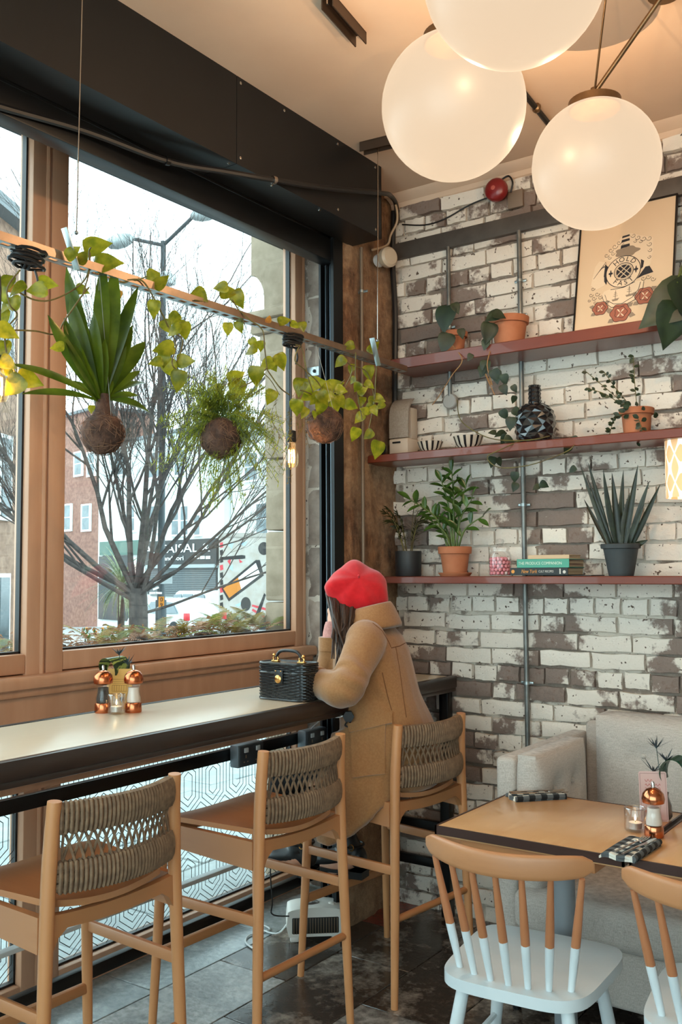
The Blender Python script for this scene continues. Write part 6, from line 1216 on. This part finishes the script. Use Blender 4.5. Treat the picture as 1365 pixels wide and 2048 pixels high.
# window box with ferns
wb_ = thing('window_box', (-3.12, 2.1, .86), 'long planter box outside the window sill holding ferns', 'planter'); g = G(); g.bbox((-3.28, .5, .93), (-2.97, 3.70, 1.185), .006); part(g, 'box', mat('dark_planter', '#2b2a28', .7), wb_); part(G().box((-3.26, .52, 1.18), (-2.99, 3.68, 1.195)), 'soil', M_soil, wb_)
g = G()
for yy in (.6, 1.8, 2.8, 3.6): g.box((-3.12, yy, .78), (-2.95, yy+.03, .93))
part(g, 'bracket', M_black, wb_, smooth=False)
def frond(L, m_, nm='frond', w_=.22, cur=.6):
    g = G(); n = 16; P = [V((L*u*math.cos(cur*u*.7), 0, L*u*(.15-cur*u*.5))) for u in [i/n for i in range(n+1)]]; g.tube(P, [.0016*(1-.6*i/n) for i in range(n+1)], 4)
    for i in range(2, n+1):
        d = (P[i]-P[i-1]).normalized(); ll = L*w_*math.sin(PI*min(1, .12+.88*(i/n)))**.8
        for s_ in (-1, 1):
            sd = (V((0, s_, 0))+d*.45+V((0, 0, -.12))).normalized(); q = d*L*.022; g.add([P[i]-q, P[i]-q*.6+sd*ll*.6, P[i]+sd*ll, P[i]+q*.9+sd*ll*.55, P[i]+q], [(0, 1, 2, 3, 4)])
    return mesh(g, nm, m_, False)
M_fg = leafmat('fern_green', '#55631a', '#7c8428', .5, .45); M_fb = leafmat('fern_brown', '#7a4f35', '#a67a5a', .7, .3); M_fo = leafmat('fern_olive', '#6e6a25', '#9b7d35', .6, .4)
fm = [frond(.26, M_fg), frond(.22, M_fo), frond(.22, M_fb, cur=1.1), frond(.18, M_fb, cur=1.4), frond(.3, M_fo, w_=.18)]; rf = random.Random(9)
for i, (yy, lab, nf, ht) in enumerate(((1.25, 'fern in the window box at the left pane, orange green fronds', 40, 1.0), (1.78, 'fern in the window box beside the timber mullion', 26, .7), (2.25, 'browned curled fern in the window box behind the mills', 40, .6), (2.65, 'mixed green and brown fern in the middle of the window box', 44, .72), (3.02, 'brown fern with upright fronds in the window box before the cars', 40, .9), (3.28, 'pale green fern at the right end of the window box', 32, .7))):
    c = V((-3.125, yy*1.09, 1.185)); t_ = thing('fern', c, lab, 'fern'); part(G().lathe([(.05, 0), (.04, .03), (0, .04)], c, 10), 'crown', M_soil, t_)  # box, ferns and pilaster scaled about the camera along with the window wall
    for k in range(nf):
        a = rf.uniform(0, 2*PI); el = rf.uniform(.15, 1.15)*ht; b = c+V((rf.uniform(-.1, .1), rf.uniform(-.24, .24), rf.uniform(.0, .05))); kd = rf.random(); mm = rf.choice(fm[:2]+[fm[4]]) if kd > (.62 if i in (2, 4) else .42) else rf.choice(fm[2:4])
        place(mm, 'frond', t_, b, V((math.cos(a)*.8, math.sin(a), el)), V((0, 0, 1)), rf.uniform(.6, 1.05)*ht**.4)
g = G()
for k in range(900):
    q = V((rf.uniform(-3.25, -3.0), rf.uniform(.6, 3.66), 1.195+rf.random()**2*.09)); d = V((rf.gauss(0, 1), rf.gauss(0, 1), rf.gauss(0, .6))).normalized(); n2 = d.cross(V((.2, .5, 1))).normalized()*.004; L_ = rf.uniform(.02, .05); g.add([q, q+d*L_*.5+n2+V((0, 0, .006)), q+d*L_, q+d*L_*.5-n2], [(0, 1, 2, 3)])
tag(part(g, 'dead_leaves', M_fb, smooth=False, at=(-3.12, 2.1, 1.19)), 'curled dead fern leaves littering the window box', 'leaves', kind='stuff')
# stone pilaster outside, with corbel and moulding
M_stone = mat('buff_sandstone', '#82725f', .9, c2='#978774', s=14, bump=.35, bd=.006)
ps = thing('stone_pilaster', (-3.05, 3.9, -.03), 'buff stone pilaster with a carved corbel outside the right window frame', 'pilaster'); XL = -3.15
zz = -.03; hs = [.62, .55, .42, .36, .50, .34]; ri = random.Random(3)
for h in (.55, .46, .37, .36, .37, .52): part(G().bbox((XL+ri.uniform(-.006, .006), 3.775, zz+.004), (-2.96, 4.25, zz+h-.004), .012, 2), 'stone_block', M_stone, ps); zz += h
for k, (xl, z0_, z1_, yo) in enumerate(((-3.19, 2.60, 2.74, 3.775), (-3.23, 2.742, 2.81, 3.75), (-3.26, 2.812, 2.86, 3.73))): part(G().bbox((xl, yo, z0_), (-2.96, 4.25, z1_), .01, 2), 'moulding', M_stone, ps)
cor = [(-2.96, 2.862), (-3.135, 2.862), (-3.135, 2.92), (-3.14, 2.965), (-3.157, 3.005), (-3.185, 3.04), (-3.20, 3.052), (-3.223, 3.057), (-3.223, 3.8), (-2.96, 3.8)]
part(G().prism(cor, .5, (0, 3.75, 0), V((1, 0, 0)), V((0, 0, 1)), V((0, 1, 0))), 'corbel', M_stone, ps, ang=30)
# street lamp
lb = pD(322, 1240, 14); lb.z = gz(lb.x); M_lamp = mat('grey_lamp_post', '#3d4448', .5, .3); lp = thing('street_lamp', lb, 'tall grey double armed street lamp post on the pavement outside', 'street lamp'); top = pD(324, 466, 14); top.x, top.y = lb.x, lb.y
part(G().tube([lb, V((lb.x, lb.y, 1.6)), V((lb.x, lb.y, 3.9)), top], [.075, .055, .05, .04], 12), 'pole', M_lamp, lp); part(G().tube([lb, V((lb.x, lb.y, 1.1))], .082, 14), 'base_sleeve', M_lamp, lp)
for (ex, ey, hx, hy) in ((262, 477, 225, 486), (388, 432, 425, 424)):
    e = pD(ex, ey, 14); h = pD(hx, hy, 14); part(G().tube([top-V((0, 0, .06)), e], .028, 8), 'arm', M_lamp, lp); d = (h-e).normalized(); part(G().lathe([(.03, -.05), (.07, 0), (.105, .10), (.11, .22), (.08, .33), (.02, .38)], e, 16, ax=d), 'lantern', mat('lantern_grey', '#8b9293', .4, .3, c2='#a7adad', s=4) if ex < 300 else bpy.data.materials['lantern_grey'], lp)
part(G().bbox(pD(322, 562, 13.9)+V((-.09, -.09, -.06)), pD(342, 556, 13.9)+V((.06, .06, .06)), .02), 'sensor_box', mat('pale_box', '#b9c0c0', .5), lp)
part(G().prism([(-.13, -.055), (.13, -.055), (.13, .055), (-.13, .055)], .01, pD(327, 1160, 13.85), CR, V((0, 0, 1)), -CF), 'sign_plate', mat('sign_grey', '#a3a9aa', .6), lp)
yl = part(G().prism([(-.04, -.085), (.04, -.085), (.04, .085), (-.04, .085)], .006, pD(323, 1205, 13.85), CR, V((0, 0, 1)), -CF), 'number_label', mat('label_yellow', '#c07414', .6), lp)
for ch_, dz in (('0', .04), ('9', -.04)): text(ch_, 'label_digit', .085, M_black, yl, pD(323, 1205, 13.84)+V((0, 0, dz)), CR, V((0, 0, 1)), .001)
for px, py, a in ((312, 1177, 20), (305, 1186, 0), (318, 1186, -5), (317, 1216, 30)): q = Euler((0, 0, 0)).to_matrix(); part(G().prism([(-.045, -.015), (.045, -.012), (.045, .016), (-.045, .014)], .004, pD(px, py, 13.86), (CR*math.cos(R(a))+V((0, 0, 1))*math.sin(R(a))), (V((0, 0, 1))*math.cos(R(a))-CR*math.sin(R(a))), -CF), 'sticker', M_white, lp)
# bare tree
tb = pD(276, 1245, 12.2); tb.z = gz(tb.x); M_bark = mat('dark_bark', '#2e2826', .9, c2='#443c38', s=16, bump=.6, bd=.01); tre = thing('bare_tree', tb, 'bare winter tree with many spreading branches outside the window', 'tree')
rt = random.Random(21); gt = V((tb.x, tb.y, 1.2)); part(G().tube(bez([tb, tb+V((.02, 0, .5)), gt+V((0, 0, .1))], 4), [.15, .13, .12, .115, .115, .12, .125, .12, .11], 12), 'trunk', M_bark, tre)
tw = G(); tw2 = G()
def grow(p, d, L, r_, lev, tgt, up):
    n = 6 if lev < 2 else 4; P = [p]; q = p; dd = d.copy()
    for i in range(n): dd = (dd+V((rt.gauss(0, .10), rt.gauss(0, .10), rt.gauss(0, .07)))+V((0, 0, up))).normalized(); q = q+dd*L/n; P.append(q)
    rs = [r_*(1-.62*i/n) for i in range(n+1)]; gg = tgt if lev < 2 else (tw if lev < 4 else tw2); gg.tube(P, [q_*2.1 for q_ in rs] if lev >= 4 else rs, 7 if lev == 0 else (5 if lev == 1 else 3), cap=False)
    if lev >= 5 or r_ < .0018: return
    k = (7, 5, 5, 4, 3)[lev]
    for j in range(k):
        u = .25+.75*(j+rt.random()*.6)/k; i = min(int(u*n), n-1); b = P[i].lerp(P[i+1], u*n-i); bd = (P[i+1]-P[i]).normalized(); sd = V((rt.gauss(0, 1), rt.gauss(0, 1), rt.gauss(0, .6))); sd = (sd-bd*sd.dot(bd)).normalized(); nd = (bd+sd*rt.uniform(.35, .75)).normalized(); grow(b, nd, L*rt.uniform(.45, .68), rs[i]*rt.uniform(.5, .66), lev+1, tgt, up+.02)
RH = V((CR.x, CR.y, 0)).normalized(); FH = V((CF.x, CF.y, 0)).normalized()
for a, el, L_, r_, dep in ((10, 25, 3.3, .042, .2), (14, 42, 3.6, .055, -.3), (25, 55, 3.8, .07, .4), (70, 70, 3.8, .08, .1), (100, 62, 3.6, .08, -.2), (150, 50, 3.4, .08, .3), (172, 36, 3.4, .075, -.2), (178, 20, 2.8, .07, .2), (90, 40, 3.0, .06, 1.2), (60, 48, 3.2, .06, -1.0), (4, 12, 2.8, .036, -.1), (30, 38, 3.4, .06, .8), (40, 64, 3.6, .06, -.6), (130, 60, 3.5, .06, .9), (160, 28, 3.0, .055, -.7), (20, 20, 3.2, .038, .6)):
    hd_ = math.cos(R(el)); sgn = math.cos(R(a)); d = (RH*sgn*hd_+FH*dep*.5*hd_+V((0, 0, math.sin(R(el))))).normalized(); tg = G(); grow(gt+V((rt.uniform(-.06, .06), rt.uniform(-.06, .06), rt.uniform(-.25, .15))), d, L_, r_*.54, 0, tg, .07); part(tg, 'branch', M_bark, tre)
part(tw, 'small_branches', M_bark, tre, kind='stuff'); part(tw2, 'twigs', M_bark, tre, kind='stuff', smooth=False)
# far facade across the side street
Qf = pD(440, 1143, 50); uf = V((.977, -.215, 0)).normalized(); nf = V((uf.y, -uf.x, 0)); vz = V((0, 0, 1))
if nf.dot(CF) > 0: nf = -nf
def F2(px, py): p = pPl(px, py, Qf, nf)-Qf; return p.dot(uf), p.z
def fpr(g, px0, py0, px1, py1, d0, d1, rect=None):
    u0 = F2(px0, (py0+py1)/2)[0]; u1 = F2(px1, (py0+py1)/2)[0]; pm = (px0+px1)/2; z1 = F2(pm, py0)[1]+Qf.z*0; z0 = F2(pm, py1)[1]
    b = Qf+nf*d0; return g.prism([(u0, z0), (u1, z0), (u1, z1), (u0, z1)], d1-d0, V((b.x, b.y, Qf.z)), uf, vz, nf)
M_wht = mat('white_render', '#bcc3c2', .85, c2='#c8cecc', s=1.2); M_dkw = mat('dark_window_glass', '#3c4a50', .15, c2='#5d6b70', s=2); M_dark = mat('dark_shopfront', '#25282a', .6); M_slate = mat('slate_roof', '#6a6f72', .8)
zg = gz(Qf.x)
def building(label, px0, px1, top, m_, name='building', dz=0.0, wins=(), extra=None, d0=-4.0, roof=True):
    u0, u1 = F2(px0, 1143)[0], F2(px1, 1143)[0]; zt = F2((px0+px1)/2, top)[1]+Qf.z; b = thing(name, V((Qf.x, Qf.y, zg))+uf*(u0+u1)/2+nf*dz, label, 'building'); o_ = V((Qf.x, Qf.y, 0))+nf*dz
    part(G().prism([(u0, zg-2.5), (u1, zg-2.5), (u1, zt), (u0, zt)], d0, o_, uf, vz, nf), 'wall', m_, b, smooth=False)
    if roof: part(G().prism([(u0-.15, zt), (u1+.15, zt), (u1+.15, zt+.18), (u0-.15, zt+.18)], d0-.2, o_+nf*.2, uf, vz, nf), 'parapet', M_slate, b, smooth=False)
    for w_ in wins:
        g = G(); fpr(g, w_[0]-2, w_[1]-2, w_[2]+2, w_[3]+3, dz+.0, dz+.10); fr = part(g, 'window', M_white, b, smooth=False); mx_ = (w_[0]+w_[2])/2; my = (w_[1]+w_[3])/2
        for (a, c_, e, f_) in ((w_[0]+1, w_[1]+1, w_[2]-1, my-1), (w_[0]+1, my+1, w_[2]-1, w_[3]-1)): g = G(); fpr(g, a, c_, e, f_, dz+.095, dz+.12); part(g, 'pane', M_dkw, fr, smooth=False)
    return b
fa = building('white rendered shop building with the AL-FAISAL sign across the street', 196, 448, 872, M_wht, wins=((346, 1012, 360, 1070), (364, 1012, 379, 1070), (391, 1030, 403, 1070), (232, 905, 250, 950), (300, 905, 322, 955), (352, 900, 372, 950), (255, 1010, 272, 1062), (300, 1012, 318, 1064)))
fb = building('pale rendered building beside the stone pilaster across the street', 449, 640, 860, mat('cream_render', '#b8bcb8', .85, c2='#c4c8c4', s=1.5), wins=((503, 1006, 526, 1068), (480, 905, 505, 960)), dz=-.4)
g = G(); fpr(g, 292, 1080, 440, 1131, .0, .22); sgn_ = part(g, 'fascia', mat('black_fascia', '#141516', .6), fa, smooth=False)
def ftext(s, px0, px1, py, h_px, nm, mt, parent, off):
    u0, u1 = F2(px0, py)[0], F2(px1, py)[0]; z_ = F2((px0+px1)/2, py)[1]+Qf.z; pm = pPl((px0+px1)/2, py, Qf, nf); hm = h_px*(pm-CP).dot(CF)/FPX; o = V((Qf.x, Qf.y, z_))+uf*(u0+u1)/2+nf*off
    t_ = text(s, nm, hm*1.4, mt, parent, o, uf, vz, .015); xs = [v.co.dot(uf) for v in t_.data.vertices]; k = (u1-u0)/(max(xs)-min(xs)); c_ = (o-org(parent)); cu_ = c_.dot(uf)
    for v in t_.data.vertices: du = v.co.dot(uf)-cu_; v.co += uf*(du*(k-1))
M_letter = mat('white_lettering', '#d9dedd', .6); ftext('AL-FAISAL &', 296, 428, 1098, 17, 'sign_lettering', M_letter, fa, .24); ftext('Tandoori', 328, 375, 1117, 9, 'sign_lettering', M_letter, fa, .24)
for k in range(3): g = G(); fpr(g, 397+k*11, 1112, 406+k*11, 1118, .22, .24); part(g, 'sign_number_block', M_letter, fa, smooth=False)
g = G(); fpr(g, 296, 1133, 436, 1190, -.02, .04); part(g, 'shutter_backing', M_dark, fa, smooth=False); 
for k in range(16): g = G(); fpr(g, 303, 1137+k*3.6, 434, 1139.6+k*3.6, .04, .075); part(g, 'shutter_slat', mat('roller_shutter', '#565d60', .6) if k == 0 else bpy.data.materials['roller_shutter'], fa, smooth=False)
g = G(); fpr(g, 300, 1129, 438, 1136, .0, .3); part(g, 'shutter_hood', mat('shutter_hood', '#8b9293', .6), fa, smooth=False)
g = G(); fpr(g, 205, 1082, 290, 1110, 0, .2); part(g, 'green_fascia', mat('green_fascia', '#39594e', .6), fa, smooth=False); g = G(); fpr(g, 200, 1112, 262, 1240, 0, .1); part(g, 'dark_shopfront', M_dark, fa, smooth=False)
for a, b, mm in ((264, 270, M_white), (287, 294, M_white), (270, 287, mat('poster_red', '#8a5048', .7, c2='#b9a49c', s=2))): g = G(); fpr(g, a, 1128, b, 1215, 0, .14); part(g, 'door_frame' if mm is M_white else 'door', mm, fa, smooth=False)
rd = building('red brick gabled building behind the tree branches', 40, 195, 838, mat('far_red_brick', '#6d4a40', .9, c2='#8a6456', s=5), dz=-.05, wins=((150, 905, 164, 950), (176, 905, 190, 950), (126, 1010, 142, 1060), (165, 1010, 180, 1060)))
# brick terrace at the left edge
bl = pD(-120, 1143, 12.6); br_ = pD(62, 1143, 15.4); ub = (br_-bl); ub.z = 0; Lb = ub.length; ub.normalize(); nb = V((ub.y, -ub.x, 0)); nb = nb if nb.dot(CF) < 0 else -nb
bd_ = thing('brick_building', (bl.x, bl.y, gz(bl.x)), 'dark brick terrace building at the far left through the window', 'building'); bz_ = V((bl.x, bl.y, 0)); part(G().prism([(0, -2), (Lb, -2), (Lb, 6.9), (0, 6.9)], -3, bz_, ub, vz, nb), 'wall', mat('far_brown_brick', '#7a5f50', .9, c2='#9a7d6a', s=8), bd_, smooth=False)
part(G().prism([(-.2, 6.9), (Lb+.2, 6.9), (Lb+.2, 7.1), (-.2, 7.1)], -3.3, bz_+nb*.25, ub, vz, nb), 'roof_edge', M_slate, bd_, smooth=False)
for k, u in enumerate((.28, .55, .8)):
    for z0_ in (.2, 2.3, 4.5): w_ = part(G().prism([(Lb*u, z0_), (Lb*u+.42, z0_), (Lb*u+.42, z0_+1.3), (Lb*u, z0_+1.3)], .06, bz_, ub, vz, nb), 'window', M_white, bd_, smooth=False); part(G().prism([(Lb*u+.06, z0_+.06), (Lb*u+.36, z0_+.06), (Lb*u+.36, z0_+1.24), (Lb*u+.06, z0_+1.24)], .02, bz_+nb*.055, ub, vz, nb), 'pane', M_dkw, w_, smooth=False)
# graffiti wall
Qg = pD(488, 1143, 40); rg_ = R(35.263+5.5-20); ug = V((math.cos(rg_), math.sin(rg_), 0)); ng = V((ug.y, -ug.x, 0)); ng = ng if ng.dot(CF) < 0 else -ng
gw = thing('graffiti_wall', V((Qg.x, Qg.y, gz(Qg.x))), 'low pale painted wall with black and orange graffiti shapes across the street', 'wall')
def G2(px, py): p = pPl(px, py, Qg, ng)-Qg; return (p.dot(ug), p.z)
def gpr(pts, d0, d1, m_, nm): part(G().prism([G2(*p) for p in pts], d1-d0, Qg+ng*d0, ug, vz, ng), nm, m_, gw, smooth=False)
gpr([(438, 1330), (640, 1330), (640, 1072), (438, 1072)], -.3, 0, mat('painted_block_wall', '#978f86', .85, c2='#a39f9a', s=3), 'wall_body'); gpr([(436, 1074), (642, 1074), (642, 1066), (436, 1066)], -.34, .05, mat('wall_coping', '#8f8a84', .8), 'coping')
M_gk = mat('graffiti_black', '#16171a', .7); M_gw = mat('graffiti_white', '#dfe3e3', .7); M_go = mat('graffiti_orange', '#b06a1c', .7); M_gr = mat('graffiti_red', '#b2343f', .7); M_gb = mat('graffiti_blue', '#8fa9b8', .7)
gpr([(443, 1177), (512, 1120), (520, 1120), (528, 1151), (458, 1203)], .0, .006, M_gk, 'graffiti_outline'); gpr([(477, 1155), (512, 1126), (521, 1149), (483, 1178)], .006, .010, M_gw, 'graffiti_block'); gpr([(447, 1177), (477, 1155), (483, 1178), (459, 1196)], .006, .010, M_go, 'graffiti_block')
for cx, cy, rx_, ry_, a in ((492, 1208, 10, 14, 0), (528, 1097, 11, 13, 0), (461, 1236, 12, 9, -.4)): gpr([(cx+rx_*math.cos(q)*math.cos(a)-ry_*math.sin(q)*math.sin(a), cy+rx_*math.cos(q)*math.sin(a)+ry_*math.sin(q)*math.cos(a)) for q in [2*PI*k/20 for k in range(20)]], 0, .006, M_gk, 'graffiti_spot')
gpr([(443, 1114), (484, 1110), (491, 1111), (491, 1117), (484, 1118), (444, 1120)], 0, .006, M_gk, 'graffiti_bar'); gpr([(510, 1232), (529, 1186), (532, 1190), (520, 1228)], 0, .006, M_gk, 'graffiti_bar'); gpr([(518, 1260), (522, 1240), (540, 1225), (540, 1262)], 0, .006, M_gk, 'graffiti_bar')
for k in range(9): gpr([(440, 1086+k*15), (446, 1084+k*15), (447, 1094+k*15), (441, 1096+k*15)], 0, .006, M_gk if k % 3 else M_gr, 'graffiti_tag')
for pts, m_ in (([(455, 1122), (463, 1116), (460, 1130)], M_gr), ([(478, 1118), (486, 1124), (480, 1126)], M_gr), ([(505, 1209), (532, 1216), (532, 1221), (504, 1213)], M_gr), ([(506, 1217), (530, 1232), (529, 1237), (504, 1221)], M_gr), ([(456, 1090), (468, 1084), (464, 1098)], M_gb), ([(478, 1088), (496, 1082), (490, 1092)], M_gb), ([(458, 1136), (466, 1128), (466, 1142)], M_gb), ([(470, 1210), (484, 1204), (478, 1214)], M_gb)): gpr(pts, 0, .005, m_, 'graffiti_mark')
# cars
M_carw = mat('car_white', '#b9c3c7', .25, coat=.6); M_carg = mat('car_glass', '#4a5a62', .1, coat=.4); M_tyre = mat('tyre', '#18181a', .8); M_tail = mat('tail_lamp', '#b3202a', .3)
def car(px, py_g, d, yaw_u, L, H, W, label, prof, win, name='car'):
    c = pD(px, py_g, d); c.z = gz(c.x); t_ = thing(name, c, label, 'car'); ux = yaw_u.normalized(); uy = V((-ux.y, ux.x, 0))
    def CW(x, y, z): return c+ux*x+uy*y+vz*z
    g = G(); rings = []
    for y, k, dz in ((-W/2, .93, 0), (-W/2+.08, 1, 0), (W/2-.08, 1, 0), (W/2, .93, 0)): rings.append([CW(x*(1-.02*(k < 1)), y*(1 if z < H*.55 else .9), .18+(z-.18)*k) for x, z in prof])
    g.loft(rings); part(g, 'body', M_carw, t_, ang=40)
    for s_ in (-1, 1):
        for wn in win: part(G().prism([(x, z) for x, z in wn], .03*s_, CW(0, s_*(W/2*.955), 0), ux, vz, uy), 'side_window', M_carg, t_, smooth=False)
        for wx in (-L*.31, L*.30): part(G().lathe([(.17, -.1), (.3, -.1), (.33, -.08), (.33, .08), (.3, .1), (.17, .1)], CW(wx, s_*(W/2-.1), .33), 20, ax=uy), 'wheel', M_tyre, t_); part(G().lathe([(0, -.105), (.19, -.105), (.19, .105), (0, .105)], CW(wx, s_*(W/2-.1), .33), 14, ax=uy), 'hub', M_galv, t_)
        g = G(); q = [CW(L/2-.09, s_*(W/2-.12), H*.48), CW(L/2+.03, s_*(W/2-.02), H*.66)]; part(G().bbox((min(q[0].x, q[1].x)-.03, min(q[0].y, q[1].y)-.03, q[0].z), (max(q[0].x, q[1].x)+.03, max(q[0].y, q[1].y)+.03, q[1].z), .02), 'tail_light', M_tail, t_)
    return t_
suv = [(-2.3, .25), (-2.35, .6), (-2.25, .92), (-1.2, 1.05), (-.55, 1.72), (-.3, 1.80), (1.9, 1.83), (2.15, 1.72), (2.3, .95), (2.3, .3)]
car(394, 1255, 44, uf, 4.6, 1.83, 1.85, 'white off road car parked across the street before the roller shutter', suv, (((-1.0, 1.08), (-.5, 1.62), (.1, 1.66), (.1, 1.08)), ((.2, 1.08), (.2, 1.66), (1.0, 1.67), (1.0, 1.08)), ((1.15, 1.1), (1.15, 1.66), (1.9, 1.66), (2.05, 1.12))))
hat = [(-2.0, .25), (-2.05, .55), (-1.9, .75), (-1.0, .9), (-.35, 1.40), (.1, 1.47), (1.2, 1.42), (1.75, 1.0), (1.95, .9), (1.98, .3)]
car(350, 1290, 35, uf, 4.0, 1.47, 1.7, 'white hatchback parked nearer, half hidden by the window box ferns', hat, (((-.8, .92), (-.3, 1.32), (.3, 1.36), (.3, .92)), ((.38, .92), (.38, 1.36), (1.1, 1.32), (1.45, .96))))
# planter with graffiti, yucca and flowers
pc = pD(268, 1262, 15.5); pc.z = gz(pc.x); sp_ = thing('street_planter', pc, 'long low planter wall with scribbled graffiti under the spiky plant', 'planter'); pu = RH
part(G().prism([(-.95, -.6), (.75, -.6), (.75, .62), (-.95, .62)], -.9, pc, pu, vz, -FH), 'planter_wall', mat('mauve_painted_wall', '#5d4a4d', .8, c2='#77676a', s=5), sp_, smooth=False)
gsr = random.Random(2); M_scr = mat('scribble_white', '#c9cbc9', .7)
for k in range(12): x0 = -.9+.13*k; part(G().tube(bez([pc+pu*(x0+.02*j)+vz*(.2+.3*gsr.random())-FH*.004 for j in range(6)], 4), .012, 4), 'graffiti_scribble', M_scr, sp_)
M_yuc = leafmat('spiky_leaf', '#4f5a3c', '#8a9170', .45, .2); yl_ = blade(1.0, .055, .2, .9, m_=M_yuc, n=8, base=.9, peak=.35); yc = pD(243, 1170, 15.3); yk = thing('spiky_palm', (yc.x, yc.y, pc.z+.6), 'spiky cordyline palm with drooping sword leaves in the street planter', 'palm'); part(G().tube([(yc.x, yc.y, pc.z+.4), (yc.x, yc.y, yc.z)], [.06, .05], 8), 'stem', M_bark, yk)
for k in range(70): a = gsr.uniform(0, 2*PI); el = gsr.uniform(-.7, 1.5); place(yl_, 'leaf', yk, yc, V((math.cos(a)*math.cos(el), math.sin(a)*math.cos(el), math.sin(el))), V((0, 0, 1)) if abs(el) < 1.3 else V((1, 0, 0)), gsr.uniform(.5, .78))
M_fl = leafmat('flower_leaf', '#2f4a1f', '#4b6a2c', .5, .3); g = G(); g2 = G()
for k in range(420):
    q = pc+pu*gsr.uniform(-.9, .72)+FH*gsr.uniform(.05, .5)+vz*(.6+gsr.random()*.22); d = V((gsr.gauss(0, 1), gsr.gauss(0, 1), abs(gsr.gauss(0, 1)))).normalized(); n2 = d.cross(V((.2, .5, 1))).normalized()*.02; g.add([q, q+d*.05+n2, q+d*.1, q+d*.05-n2], [(0, 1, 2, 3)])
    if k % 14 == 0: g2.sph(q+V((0, 0, .06)), .025, 6, 4)
tag(part(g, 'bedding_plants', M_fl, smooth=False, at=pc+vz*.6), 'low green bedding plants in the street planter', 'plants', kind='stuff'); tag(part(g2, 'orange_flowers', mat('orange_petals', '#d98a2a', .6), at=pc+vz*.62), 'tiny orange flowers dotted over the street planter', 'flowers', kind='stuff')
